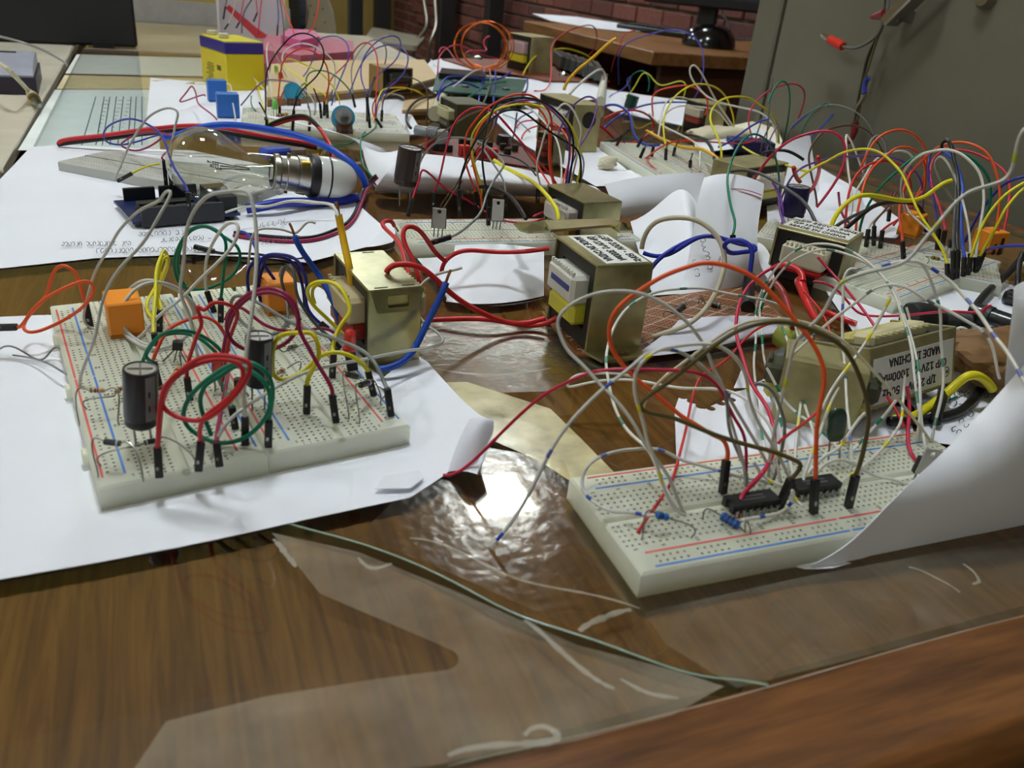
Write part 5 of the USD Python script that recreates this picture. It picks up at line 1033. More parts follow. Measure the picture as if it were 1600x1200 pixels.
paper(flat_paper('672,96 690,92 760,118 850,126 930,128 960,150 900,160 700,160 650,125', lift=.0004, amp=.001, step=.014, seed=28), 'white sheet under the green display board')
paper(grid_paper([[(672, 92, .012), (686, 97, .004), (700, 94, .002)], [(680, 104, .002), (700, 106, .0012), (725, 104, .0012)]], (6, 8), .001, 29), 'torn white paper corner left of the copper coil', None, 'paper_scrap')
paper(flat_paper('760,176 850,170 960,250 1010,290 930,292 880,262 800,215', lift=.0004, amp=.001, step=.012, seed=30), 'white sheet under the tall golden transformer')
paper(flat_paper('945,140 1000,148 1090,160 1085,200 960,175 935,160', lift=.0004, amp=.001, step=.014, seed=31), 'white sheet under the small dark green capacitor')
paper(grid_paper([[(1082, 215, .002), (1140, 206, .012), (1190, 200, .010)], [(1090, 240, .001), (1150, 232, .004), (1210, 228, .003)]], (8, 12), .001, 32), 'pale sheet leaning by the cabinet behind the yellow arches')
paper(flat_paper('940,262 1000,268 1100,285 1100,320 980,300', lift=.0003, amp=.0008, step=.012, seed=33), 'lavender white sheet in front of the back right breadboard')
paper(flat_paper('1130,200 1200,186 1216,205 1225,232 1150,236 1100,226', lift=.0004, amp=.003, step=.012, seed=41), 'cream white sheet under the crumpled foam piece by the cabinet', M('paper_cream', (236, 230, 208), .75))
paper(flat_paper('1196,262 1280,262 1330,290 1420,352 1400,372 1330,368 1200,372', lift=.0003, amp=.0006, step=.010, seed=42), 'flat white sheet under the dark blue capacitor at the right table edge')
paper(flat_paper('985,250 1060,262 1110,262 1110,285 1000,282', lift=.0012, amp=.0006, step=.010, seed=43), 'flat white sheet between the wide olive transformer and the back right breadboard')
# ---------------------------------------------------------------- wires
WC = {'red': (206, 40, 46), 'crimson': (196, 34, 70), 'orange': (238, 92, 40), 'redorange': (224, 66, 36), 'yellow': (226, 214, 34), 'deepyellow': (228, 176, 24), 'green': (0, 122, 92), 'blue': (38, 52, 168), 'navy': (26, 32, 130), 'royal': (30, 74, 176),
      'white': (220, 218, 210), 'pale': (200, 200, 194), 'beige': (198, 190, 164), 'grey': (124, 128, 128), 'darkgrey': (72, 76, 78), 'black': (24, 24, 26), 'brown': (92, 66, 46), 'olive': (96, 84, 48), 'purple': (104, 62, 140), 'violet': (66, 58, 160), 'maroon': (150, 28, 76), 'shiny': (20, 78, 200), 'copper': (150, 96, 60), 'lime': (190, 200, 50)}
def wmat(c): return M('wire_'+c, WC[c], .38, spec=.4)
NW = 0
def W(label, col, pts, c='', h=(BH, BH), r=.00075, bow=0., stripe=None, bare=None, name=None, per=5, group=None):
    """a wire through pixels; c tells which ends ('0', '1') carry a black plug: its foot, then its top; h: height of each end above the glass, or minus its depth"""
    global NW; NW += 1
    Q = px(pts); d0 = ahead(at(*Q[0], h[0]) if h[0] >= 0 else deep(*Q[0], -h[0])); d1 = ahead(at(*Q[-1], h[1]) if h[1] >= 0 else deep(*Q[-1], -h[1]))
    L = np.r_[0, np.cumsum([math.hypot(b[0]-a[0], b[1]-a[1]) for a, b in zip(Q, Q[1:])])]; tt = L/L[-1]
    rr = np.random.default_rng(NW); wob = .010*math.sin(NW*2.4)
    P = []
    n_ = len(Q)
    for i, ((x, y), q) in enumerate(zip(Q, tt)):
        q = q*q*(3-2*q)*.7+q*.3; s_ = d0+(d1-d0)*q + bow*math.sin(math.pi*q) + wob*math.sin(math.pi*q)**2*min(1, L[-1]/300)
        if 0 < i < n_-1 and ray(x, y)[2] < 0:        # stays above what it is plugged into, or above the glass
            e_ = h[0] if q < .5 else h[1]; s_ = min(s_, ahead(at(x, y, BH+.0015 if e_ == BH else r+.0008)))
        P.append(upright(x, y, s_)); continue
    for (x, y), q in (): P.append(upright(x, y, d0+(d1-d0)*q + bow*math.sin(math.pi*q) + wob*math.sin(math.pi*q)**2*min(1, L[-1]/300)))
    P = np.array(P)
    if '0' in c: P[1] = upright(*Q[1], d0+.0008)
    if '1' in c: P[-2] = upright(*Q[-2], d1+.0008)
    P[:, 2] = np.maximum(P[:, 2], TZ+r+.0006)
    s = slice(1 if '0' in c else 0, len(P)-1 if '1' in c else len(P)); core = curve(P[s], per)
    core[:, 2] = np.maximum(core[:, 2], TZ+r+.0004); nm = name or ('jumper_wire' if c else 'wire'); g = tube(core, r, 7)
    if not c and not stripe and not bare: return solo(nm, g, wmat(col), label, 'wire', group, smooth=True)
    t = thing(nm, label, 'wire', group=group); part(t, 'insulation', g, wmat(col), True)
    for e, (a, b) in (('0', (P[0], P[1])), ('1', (P[-1], P[-2]))):
        if e in c:
            pl = part(t, 'plug', bar(a, b, .0026, .0026, .0003), blk, False); n = (b-a)/np.linalg.norm(b-a)
            part(pl, 'contact_window', bar(a+n*np.linalg.norm(b-a)*.24-CF*.00122, a+n*np.linalg.norm(b-a)*.36-CF*.00122, .0010, .0006), steel, False)
    if stripe:
        sc, k, off = stripe; N = len(core); st = []
        for i in range(k):
            j = int((i+off)/k*(N-4)); st.append(tube(core[j:j+3], r*1.06, 7))
        for m_ in st: part(t, 'stripe', m_, wmat(sc), True)
    if bare:
        for e in bare:
            E_ = core[0] if e == '0' else core[-1]; F_ = E_-core[2] if e == '0' else E_-core[-3]; F_ = F_/np.linalg.norm(F_)
            part(t, 'bare_end', tube(np.array([E_-F_*.001, E_+F_*.003+[0, 0, .0004], E_+F_*.006]), r*.45, 5), leadm if r < .001 else M('copper_bare', (160, 100, 64), .35, .8), True)
    return t
FREE = 'near left breadboard pair'
W('orange jumper wire looping off the left edge of the near left breadboard pair', 'orange', '-8,512 27,511 34,508 50,486 75,464 110,446 138,440 146,452 135,474 105,497 70,514 48,519 37,510 50,488 72,462 82,430 97,415 113,422 125,445 134,474 142,512', '01', (.014, BH))
W('tall thin white wire in an upside down V over the near left breadboard pair', 'pale', '125,603 130,575 145,537 152,510 160,472 175,437 200,405 225,377 250,335 265,307 266,299 258,301 250,312 225,325 205,340 185,362 170,388 152,418 142,445 135,472 131,495 134,506 148,514', r=.0006)
W('yellow jumper wire folded into an upright bundle behind the first orange relay', 'yellow', '244,546 241,520 240,497 243,460 245,420 252,400 256,392 261,400 258,420 248,440 236,460 229,477 234,492 243,499 249,490 251,478 246,458 247,440 250,425', '0', r=.0008)
W('second yellow strand of the upright bundle, plugged in further right', 'yellow', '249,518 250,484 253,500 247,478 244,450 249,425 256,404 262,402 259,424 250,448 247,470', '0')
W('whitish jumper wire rising behind the second orange relay to a tall fold', 'white', '335,488 323,455 321,440 322,410 330,385 345,360 360,348 371,351 370,370 350,400 312,437 290,460 275,473 250,492 225,520 205,533', '0')
W('white double loop curling round the first orange relay', 'pale', '305,490 299,470 270,450 232,438 207,448 190,467 183,492 190,515 207,532 230,543 252,544 275,535 292,522', r=.0009)
W('second strand of the white double loop round the first orange relay', 'pale', '303,492 292,464 268,446 235,442 212,452 196,470 189,492 196,514 212,530 233,539 255,541', r=.0008)
W('long whitish wire arching up from the near left pair towards the light bulb', 'pale', '383,695 383,652 381,630 382,600 385,550 392,500 397,460 400,420 401,380 399,345 395,320 387,301 360,299 330,304 310,320 298,340 291,362 288,392 285,425 282,450 287,472 295,490 302,520 310,560', '0', r=.0007)
W('upper green jumper wire coiled in a ring above the near left breadboard pair', 'green', '345,503 345,466 347,450 350,420 353,390 350,372 335,358 318,353 300,358 283,378 273,405 275,430 285,447 310,452 340,445 365,428 375,405 370,385 350,370 325,355 305,357 290,370 279,400 279,425 288,445 301,474', '0')
W('green jumper wire bending over between the front capacitor and the red loop', 'green', '250,608 240,566 228,556 233,545 247,527 270,517 300,519 327,532 346,550 352,580', '0', r=.0008)
W('second green strand parallel to the arch behind the front capacitor', 'green', '222,568 230,548 243,531 268,521 298,523 322,536 342,556', r=.0008)
W('lower green jumper wire coiled in a wide ring at the front of the left pair', 'green', '419,698 420,656 424,635 426,610 420,588 400,570 375,566 345,578 310,605 292,628 287,650 295,668 320,685 350,692 385,682 408,662 421,638 418,606 398,584 372,572 348,585 324,600 313,622 318,650 330,680', '0', r=.0008)
W('red jumper wire coiled twice at the front of the near left pair', 'red', '249,745 246,700 247,680 249,650 252,625 262,600 282,580 308,562 337,555 375,560 390,570 385,592 365,620 338,645 312,657 288,655 265,645 253,630 258,605 280,583 310,568 345,562 372,568 380,585 368,610 345,632 322,650 314,690 310,735', '01', r=.0008)
W('inner strand of the red coil at the front of the near left pair', 'red', '246,700 250,655 256,620 270,594 296,575 330,562 362,562', r=.0009, h=(.02, .02))
W('red jumper wire standing up behind the red coil of the near left pair', 'red', '297,625 292,590 296,560 310,520 314,500 308,478 318,484 330,475 350,474 370,485 362,520 352,570 345,602', '0')
W('dull red jumper arch over the green strands of the near left pair', 'redorange', '236,570 246,545 262,517 287,502 315,495 335,502 350,520 358,548')
W('maroon jumper wire coiled in a large ring over the second capacitor', 'maroon', '525,660 519,617 515,600 498,572 483,545 468,515 466,495 460,475 447,460 425,451 400,454 375,470 357,495 355,518 365,535 385,546 415,548 440,540 458,525 466,505 458,478 440,462 415,457 388,466 366,490 352,530 345,600', '0', r=.0008)
W('second maroon jumper wire reaching right behind the red light emitting diode', 'maroon', '352,500 375,480 400,498 430,514 475,517 500,513 522,520', h=(.02, .015))
W('grey jumper wire crossing from the maroon ring to the right end of the left pair', 'grey', '611,650 605,607 600,597 590,575 575,555 557,543 525,530 490,518 458,505 432,490 407,475 380,463 365,465 362,480 375,500 395,515 420,523 440,515 446,500', '0', r=.0008)
W('dark grey jumper wire twisted with the blue one on the near left pair', 'darkgrey', '530,546 520,534 512,525 492,505 475,482 463,455 460,430 452,415 445,420 440,436 445,457 455,480 470,500', '0')
W('grey jumper strand hanging left of the yellow upper loop', 'grey', '442,417 438,432 445,457 450,490 447,510', h=(.03, BH))
W('dark blue jumper wire looped at the far edge of the near left pair', 'navy', '412,480 405,462 407,430 412,405 395,412 387,430 388,450 395,470 402,440 412,402 440,398 462,405 473,422 479,445 478,470 484,488 500,505 512,515', '1', r=.0008)
W('second dark blue strand of the loop at the far edge of the left pair', 'navy', '438,485 434,452 424,430 412,410 418,402 440,402 456,410 468,430 474,455 476,480', '0', r=.0008)
W('blue jumper wire dropping from the upper left sheet into the near left pair', 'blue', '376,362 386,366 395,378 402,395 408,420 412,450 418,478', h=(.02, BH), r=.0009)
W('upper yellow jumper wire twisted in a loop beside the golden left transformer', 'yellow', '519,590 521,552 523,530 535,505 546,488 543,470 530,448 510,440 490,443 481,453 486,472 505,492 530,515 545,522 555,512 555,500 545,475 530,452 512,442 494,446 488,456 492,474', '0', r=.0009)
W('lower yellow jumper wire looped in a ring at the middle of the near left pair', 'yellow', '479,646 480,602 482,590 490,575 497,560 497,540 488,522 470,520 445,522 430,535 426,560 428,585 440,593 460,588 480,575 495,560 515,551 540,553 560,563 575,580 584,618', '01', r=.0009)
W('thick blue lead with twisted bare end left of the thick yellow one', 'royal', '460,368 475,397 495,425 510,450 522,475 531,505', h=(.05, .012), r=.0014, bare='0')
W('thick yellow lead rising over the golden left transformer', 'deepyellow', '529,335 540,390 547,425 552,465 555,503', h=(.06, .012), r=.0018, bare='0')
W('thick blue lead with twisted bare end right of the golden left transformer', 'royal', '697,441 680,480 660,520 640,555 612,573 588,577', h=(.042, .006), r=.0016, bare='0')
W('thin white wire twisted onto the right blue lead and snaking over the near left pair', 'pale', '722,418 700,424 675,432 655,450 650,470 657,497 680,517 692,532 680,541 637,548 575,560 500,575 455,592 412,617 375,642 350,667 330,716', h=(.04, BH), r=.0007)
W('thin white wire joined to the left blue lead', 'pale', '493,349 475,352 462,364 445,360 420,357 400,361 392,380 388,420 385,470', h=(.05, BH), r=.0006)
W('thin white wire joined to the thick yellow lead', 'white', '528,338 520,322 490,317 450,315 420,322 395,322', h=(.06, .03), r=.0008)
W('loose jumper plug with a black lead lying on the upper left sheet', 'black', '303,385 335,393 360,396 400,397 450,404 473,403 474,398', '0', (.004, .004))
W('grey jumper wire plugged in upright at the middle front of the near left pair', 'maroon', '343,728 338,690 343,655 350,620 357,575', '0')
W('dark green jumper wire plugged in behind the middle front of the near left pair', 'green', '368,670 362,635 352,612 345,596 340,585', '0')
W('thin grey wires lying off the left side of the near left pair', 'grey', '0,545 40,552 65,562 80,548 95,545', h=(.003, .006), r=.0004)
W('thin grey wire end resting on the left side of the near left pair', 'grey', '20,555 62,563 88,575 104,585', h=(.003, .006), r=.0004)
# near right breadboard
NR = 'near right breadboard'
W('orange jumper wire making a great arch over the near right breadboard', 'orange', '1129,771 1135,719 1137,705 1130,688 1115,680 1090,665 1065,650 1035,625 1000,597 975,572 957,545 952,522 957,495 975,472 1005,450 1040,430 1075,417 1100,411 1130,414 1162,425 1180,435 1197,450 1220,475 1250,510 1270,537 1285,570 1287,600 1282,630 1277,662 1275,700 1274,748 1271,802', '01', bow=.02, r=.0008)
W('long red wire running left from the near right breadboard down under the curled white sheet', 'crimson', '692,743 720,735 760,700 800,660 850,617 887,597 925,582 975,577 1025,578 1075,580 1100,587 1120,602 1137,632 1150,657 1162,680 1166,720 1166,756', h=(.001, BH), r=.0006)
W('red wire standing at the left end of the near right breadboard', 'red', '996,833 1025,790 1050,750 1062,710 1072,670 1085,610 1097,587 1112,577 1137,560 1162,532 1182,515 1205,505 1235,500', h=(BH, -.42), r=.0006)
W('thick crimson wire arching from the near right chip to the red clip sleeves', 'crimson', '1152,809 1160,775 1182,750 1202,722 1210,690 1200,640 1175,600 1160,557 1152,530 1150,505 1157,470 1172,445 1195,425 1212,418 1240,422', h=(BH, -.46), r=.0009)
W('crimson wire leaning to the power transistor of the near right breadboard', 'crimson', '1278,402 1305,432 1335,467 1360,500 1380,532 1397,562 1412,592 1420,620 1420,657 1420,697 1433,722', h=(-.50, BH), r=.0008)
W('red wire bowing low at the centre of the near right breadboard', 'red', '1216,692 1237,675 1270,650 1292,622 1305,592 1307,562 1300,535 1295,512 1285,490 1270,470 1256,456', h=(.03, -.46), r=.0006)
W('red wire slanting down behind the upside down label', 'red', '1318,540 1340,565 1362,590 1390,625 1413,668', h=(-.42, BH), r=.0007)
W('thin crimson wire running right across the black plug to a test probe', 'crimson', '1270,440 1310,455 1330,478 1345,490 1370,494 1420,492 1500,487 1535,487 1542,480 1549,478', h=(-.48, -.40), r=.0007)
W('dark olive jumper wire hanging low across the near right breadboard', 'olive', '1216,795 1236,748 1248,735 1250,725 1237,717 1212,707 1175,697 1125,682 1075,662 1040,650 1003,639 1005,626 1040,600 1090,560 1130,530 1170,510 1220,503 1260,512 1310,537 1335,570 1350,610 1357,650 1352,690 1345,720 1337,742 1325,793', '01', r=.0008)
G_, Y_, B_ = 'green', 'yellow', 'royal'
WR = [
 ('white wire with green marks arching left over the perforated board', '1062,800 1040,762 1025,727 1012,702 990,682 972,660 957,625 950,590 947,565 950,540 960,510 982,480 1010,462 1037,454 1067,451 1100,451 1137,459 1175,465 1205,472 1227,481', 'white', (G_, 6, .4), (BH, -.42)),
 ('grey white wire looping furthest left in front of the middle transformer', '1070,803 1055,770 1038,735 1010,697 990,662 957,620 937,600 912,572 887,547 875,522 872,500 887,480 920,462 955,455 980,455 1012,462 1045,480 1070,500 1092,527 1107,555 1117,580 1127,600 1140,650 1155,700 1165,757', 'pale', None, (BH, BH)),
 ('white wire with blue marks whose free end lies on the bright lamp reflection', '767,857 790,828 812,797 830,765 850,725 865,697 887,665 912,637 940,610 965,590 990,570 1012,552 1037,546 1062,550 1087,565 1107,582 1125,600 1150,640 1180,690 1206,741', 'pale', (B_, 5, .15), (.0005, BH)),
 ('white wire lying nearly level left of the near right breadboard', '990,590 960,584 920,584 895,590 887,603 912,600 950,594 987,594 1025,600 1062,606 1100,607 1137,611 1167,625 1187,645 1205,670 1215,720 1222,762', 'white', None, (-.36, BH)),
 ('thick beige wire bowing from the near right breadboard over the curled grey sheet', '1005,640 1012,620 1037,590 1070,565 1100,542 1132,520 1162,505 1200,499 1240,500 1280,512 1320,535 1360,575 1400,620 1440,670 1456,691', 'beige', None, (-.33, BH)),
 ('white wire with yellow marks in a small arch over the near right breadboard', '1070,805 1040,770 1022,715 1012,690 1005,660 996,632 992,612 992,592 997,575 1010,560 1030,547 1062,540 1092,537 1120,540 1145,555 1160,575 1167,597 1170,620 1185,660 1210,700 1230,740 1246,771', 'white', (Y_, 6, .5), (BH, BH)),
 ('white wire with blue marks running round the left end of the near right breadboard', '1024,804 1010,805 990,801 965,800 945,795 925,782 912,767 910,747 920,727 942,712 970,704 1000,701 1032,703 1062,717 1095,727 1125,736 1157,745 1185,750 1201,756', 'pale', (B_, 5, .3), (.016, BH)),
 ('white wire with blue tip curling right of the blue banded resistor', '1160,813 1175,810 1200,806 1220,800 1235,787 1240,772 1237,766', 'white', (B_, 2, .6), (.014, .02)),
 ('far white arch with green marks in front of the red taped winding, upper one', '1182,490 1190,455 1212,420 1232,400 1257,385 1287,381 1320,388 1350,405 1375,427 1395,455 1405,480 1415,510 1424,545 1430,600 1437,650 1441,690', 'white', (G_, 6, .5), (-.44, BH)),
 ('far white arch with green marks in front of the red taped winding, lower one', '1186,500 1198,460 1220,425 1240,407 1265,395 1292,390 1322,397 1355,412 1385,437 1400,457 1410,485 1420,515 1432,560 1438,620 1432,690', 'white', (G_, 6, .2), (-.44, BH)),
 ('blurred lavender wire nearest the viewer entering at the right border', '1602,200 1590,225 1584,255 1572,278 1545,290 1515,300 1490,320 1465,350 1440,380 1415,408 1380,420 1340,430 1310,446 1285,490 1250,525 1237,555 1227,600 1215,650 1205,700 1200,746', 'pale', ('lime', 4, .3), (-.26, BH)),
 ('white wire with blue marks sweeping down to the right border', '1340,428 1380,416 1412,408 1437,410 1465,425 1487,442 1510,467 1530,490 1550,520 1570,545 1587,572 1602,600 1625,640', 'white', (B_, 5, .5), (-.30, -.25)),
 ('straight white wire dropping left of the thick black cable', '1438,412 1447,422 1460,455 1469,487 1470,520 1472,555 1474,590 1470,625 1462,657 1456,691', 'white', (G_, 3, .8), (-.33, BH)),
 ('white wire with dark marks arching over the upside down label', '1232,560 1265,530 1300,500 1320,485 1347,465 1365,452 1392,445 1420,451 1445,467 1475,482 1507,500 1527,512 1545,530 1555,560 1562,592', 'white', ('darkgrey', 4, .45), (-.36, -.33)),
 ('vertical white wire with blue marks right of the green film capacitor', '1338,420 1320,430 1317,470 1316,500 1317,540 1320,575 1322,610 1325,650 1330,700 1327,742', 'white', (B_, 3, .7), (-.36, BH)),
 ('white wire with yellow marks bending down at the right of the near right breadboard', '1398,455 1405,480 1412,520 1415,560 1412,610 1410,640 1407,660 1395,680 1370,710 1340,735 1310,755 1290,766', 'white', (Y_, 5, .6), (-.40, BH)),
 ('white wire falling to the back rail at the right of the near right breadboard', '1416,480 1425,515 1430,540 1435,570 1437,610 1440,660 1446,700', 'white', None, (-.40, BH)),
 ('slanting white wire with yellow marks crossing the green film capacitor', '1391,463 1385,478 1370,505 1350,545 1325,585 1300,625 1283,670 1270,705 1258,740 1250,776', 'pale', (Y_, 4, .4), (-.38, BH)),
 ('leftmost white wire of the vertical bundle behind the near right breadboard', '1192,452 1183,478 1180,500 1181,530 1178,562 1180,595 1185,650 1195,700 1206,751', 'white', (G_, 4, .5), (-.44, BH)),
 ('second white wire of the vertical bundle behind the near right breadboard', '1198,440 1190,470 1187,490 1190,520 1193,555 1202,590 1212,625 1222,665 1232,710 1241,751', 'white', (G_, 4, .2), (-.44, BH)),
 ('white wire with yellow marks right of the vertical bundle', '1240,500 1244,515 1249,540 1251,565 1253,595 1250,640 1245,680 1242,721', 'white', (Y_, 3, .5), (-.42, BH)),
 ('greenish marked white wire crossing the olive bracket', '1216,495 1222,510 1233,540 1240,562 1248,600 1260,640 1276,692', 'white', (G_, 3, .4), (-.42, BH)),
 ('white wire running low to the back corner of the chip', '1198,575 1215,607 1227,627 1245,645 1270,662 1300,690 1321,716', 'white', (G_, 3, .5), (-.36, BH)),
 ('short white wire with yellow band at the centre of the near right breadboard', '1236,772 1250,758 1262,740 1290,712 1310,700 1330,672 1352,645', 'white', (Y_, 2, .5), (BH, .03)),
 ('short white wire with green band leaning right of the green film capacitor', '1325,712 1345,690 1365,668 1385,645 1400,625', 'white', (G_, 2, .5), (BH, .03)),
 ('white wire running to the power transistor from the middle of the near right breadboard', '1275,742 1300,720 1335,726 1365,742 1390,748 1415,757', 'white', None, (.02, BH)),
 ('grey wire bent over the chip end of the near right breadboard', '1205,758 1215,730 1222,700 1226,668 1220,640 1205,610 1180,600', 'grey', None, (BH, .05)),
 ('pair of grey stripped wire ends beside the chip', '1166,760 1163,730 1150,700 1140,672 1137,645 1133,610', 'grey', None, (BH, .05)),
 ('white wire curled close to the orange plug on the near right breadboard', '1255,792 1240,775 1225,760 1205,752 1190,740 1178,722', 'white', (Y_, 2, .3), (BH, .02)),
 ('thin white wire rising to a free end over the upside down label', '1391,466 1378,492 1362,520 1335,560 1305,600 1285,640', 'white', (Y_, 3, .1), (-.34, -.33)),
]
for lab, p, c_, st_, hh_ in WR: W(lab, c_, p, '', hh_, .00062, .006, st_, name='solid_wire')
# middle transformer
W('thick red lead running from the middle transformer to the left transformer', 'red', '858,388 830,392 800,394 762,393 725,392 705,400 695,410 690,425', h=(.03, .012), r=.0013)
W('thick red lead bent upright in a hairpin beside the left transformer', 'red', '697,409 675,387 657,362 640,354 631,360 632,380 642,400 650,420 656,443', h=(.02, .02), r=.0013)
W('thick red lead with bare end leaning against the middle breadboard', 'red', '640,432 632,405 620,375 602,357 598,349 606,345 616,353', h=(.025, .02), r=.0013, bare='1')
W('thick red lead crossing from the top of the left transformer down to the middle one', 'red', '604,426 615,415 635,413 660,420 690,445 720,470 760,492 800,505 830,503 852,497', h=(.039, .008), r=.0014)
W('thick red lead lying low on the glass between both golden transformers', 'red', '664,500 720,498 770,500 820,508 850,506 870,496', h=(.003, .008), r=.0014)
W('thick dark blue lead knotted right of the middle transformer', 'blue', '1005,395 1025,400 1050,395 1087,373 1112,369 1137,375 1162,382 1178,385 1180,390 1162,394 1142,395 1132,386 1137,378 1157,376 1172,385 1175,400 1172,432', h=(.03, .035), r=.0013)
W('second thick dark blue lead twisted along the knotted one', 'blue', '1015,424 1030,405 1050,390 1075,377 1092,371', h=(.022, .04), r=.0013)
W('thick white lead arching down onto the brown perforated board', 'beige', '1003,388 1007,370 1025,347 1060,340 1087,344 1112,360 1127,382 1132,410 1125,440 1110,472 1082,502 1050,517 1020,527', h=(.035, .003), r=.0014)
W('green jumper wire arching over the standing notebook sheet', 'green', '1145,377 1145,367 1148,345 1144,330 1138,300 1137,275 1142,255 1150,235 1160,220 1172,211 1182,210 1195,217 1205,230 1212,248 1216,268 1218,288 1222,332', '0', (.042, .012))
# middle breadboard
MBD = 'middle breadboard'
W('crimson jumper wire slanting across the two power transistors', 'crimson', '637,338 645,310 650,295 655,280 660,266 675,275 700,297 725,310 750,325 775,340 800,347 830,347 862,335 886,312', '0')
W('grey jumper wire whose loose plug hangs in front of the left power transistor', 'grey', '672,380 705,370 720,362 735,350 752,330 760,305 770,285 780,270 787,256 775,240 760,228 740,219 713,215 685,221 666,237 655,258', '0', (.030, .03))
W('first brown jumper wire arching over the tilted capacitor', 'brown', '688,326 695,312 715,285 731,253 754,222 765,210 772,195 770,179 762,169 750,172 731,180 708,195 680,215 658,228', h=(BH, .03))
W('second brown jumper wire rising between the power transistors', 'brown', '692,328 712,296 737,260 757,228 770,200 776,175', h=(BH, .06))
W('bright red jumper wire arching from the left power transistor', 'crimson', '677,327 677,300 686,280 693,250 700,220 712,190 730,173 750,168 775,178 800,205 830,240 850,262 872,292 880,330', '0')
W('orange red jumper wire of the big arch on the middle breadboard', 'redorange', '743,327 743,299 734,275 727,250 726,228 731,206 744,187 757,172 775,160 800,149 825,148 840,155 858,175 862,205 860,240 866,290 871,334', '0')
W('second orange red jumper wire of the big arch', 'orange', '752,331 750,300 740,262 737,240 742,215 752,195 768,178 790,164 815,158 835,165 850,180 858,210 858,253 868,300 872,333')
W('yellow jumper wire on top of the big arch of the middle breadboard', 'yellow', '752,330 752,311 750,285 743,262 738,240 737,215 744,200 757,184 775,172 802,164 835,164 864,174 884,187 895,203 902,220 907,250 903,280 890,310 877,336', '0')
W('black jumper wire on the right side of the big arch', 'black', '718,339 717,296 722,270 735,235 752,206 772,183 790,173 812,173 835,188 860,206 885,222 902,235 908,262 905,290 891,338', '0')
W('second black jumper wire over the big arch', 'black', '763,352 763,323 757,280 754,235 765,185 778,161 797,154 822,153 851,161 880,185 895,215 893,260 886,300 876,337', '0')
W('purple jumper wire inside the big arch', 'purple', '774,196 790,165 815,157 843,159 867,177 884,198 890,222 888,260 882,300 880,338', h=(.07, BH))
W('white jumper wire in a narrow arch in front of the tall golden transformer', 'white', '868,335 845,290 839,258 845,232 851,210 861,187 872,170 882,162 894,170 903,187 908,203 905,225 898,260 888,300 882,336')
W('second white jumper wire inside the big arch', 'white', '820,166 830,171 845,185 861,203 871,222 877,253 876,300 874,337', h=(.07, BH))
W('purple jumper wire looped in front of the tall golden transformer', 'purple', '871,213 884,183 897,164 910,154 921,151 931,157 931,174 925,195 913,217 900,240 885,290 881,337', h=(.05, BH))
W('thick yellow lead dropping behind the flange of the hidden transformer', 'yellow', '772,250 790,262 806,270 826,280 845,295 860,312 870,328 873,344', h=(.03, .03), r=.0015)
W('thick black lead curving onto the crumpled golden flange', 'black', '750,292 765,292 787,300 803,313 815,330 822,342', h=(.028, .038), r=.0013)
W('red jumper wire hanging below the big arch on the right', 'red', '778,180 795,200 815,222 835,250 850,275 865,300 874,332', h=(.06, BH))
W('black jumper wire whose plug stands at the far right of the middle breadboard', 'black', '840,317 841,293 838,275 820,255 800,245 780,242', '0', (BH, .03))
W('grey jumper wire at the back of the middle breadboard', 'grey', '790,329 790,302 783,275 770,255 757,235 745,218', '0', (BH, .05))
W('crimson jumper wire entering the plug bunch right of the middle breadboard', 'crimson', '859,339 861,326 855,330 845,333 833,339', '0', (BH, .02))
W('dark green jumper wire at the right of the plug bunch', 'darkgrey', '891,340 892,326 900,305 908,280 912,255 905,235', '0', (BH, .04))
W('red jumper wires gathered in the plug bunch', 'redorange', '875,339 874,324 878,295 886,262 892,235 880,205 862,190', '0', (BH, .05))
# light bulb region
W('thick glossy blue cable curving over the bulb holder', 'shiny', '255,214 290,207 320,198 360,195 400,199 450,208 490,220 520,235 545,252 562,270 572,292', h=(.02, .006), r=.0027, name='cable')
W('red strand of the flat red and black cable behind the light bulb', 'red', '92,224 100,219 150,213 200,206 250,200 300,196 350,200 400,210 450,218 495,227', h=(.004, .015), r=.0018, name='cable')
W('black strand of the flat red and black cable behind the light bulb', 'black', '91,227 100,224 150,218 200,212 250,206 300,202 350,206 400,215 450,223 495,231', h=(.002, .012), r=.0020, name='cable')
W('red strand of the cable arched in front of the far left breadboard', 'red', '424,197 445,190 470,185 487,190 503,206 515,226 521,245 519,255', h=(.012, .006), r=.0016, name='cable')
W('black strand of the cable arched in front of the far left breadboard', 'black', '420,196 440,187 465,181 482,184 499,200 512,222 519,244', h=(.014, .006), r=.0018, name='cable')
W('black strand of the cable sweeping round below the bulb holder', 'black', '588,274 575,285 564,305 555,332 540,350 517,362 487,371 450,372 400,368 365,364', h=(.01, .003), r=.0014, name='cable')
W('red strand of the cable sweeping round below the bulb holder', 'maroon', '590,277 579,288 568,308 558,335 543,354 520,366 488,375 450,377 400,373 365,368', h=(.008, .002), r=.0013, name='cable')
W('thick blue cable lying along the front of the bulb', 'blue', '385,326 420,320 450,316 490,316 530,313 560,308', h=(.006, .006), r=.0036, name='cable')
W('thin white wire lying over the thick blue cable in front of the bulb', 'white', '352,332 375,325 400,322 420,322 450,314 490,315 522,320', h=(.012, .012), r=.0008)
W('blue jumper wire curled in a ring left of the light bulb', 'blue', '296,330 293,300 285,282 272,262 262,235 253,213 240,200 222,190 200,186 178,192 163,205 165,220 185,226 212,222 240,213 264,210', '0', (.012, .02))
W('maroon jumper wire curled in a ring left of the light bulb', 'maroon', '260,293 256,250 264,235 275,222 262,210 240,207 215,210 195,220 190,227 200,233 215,235 235,228 252,216', '0', (.012, .02))
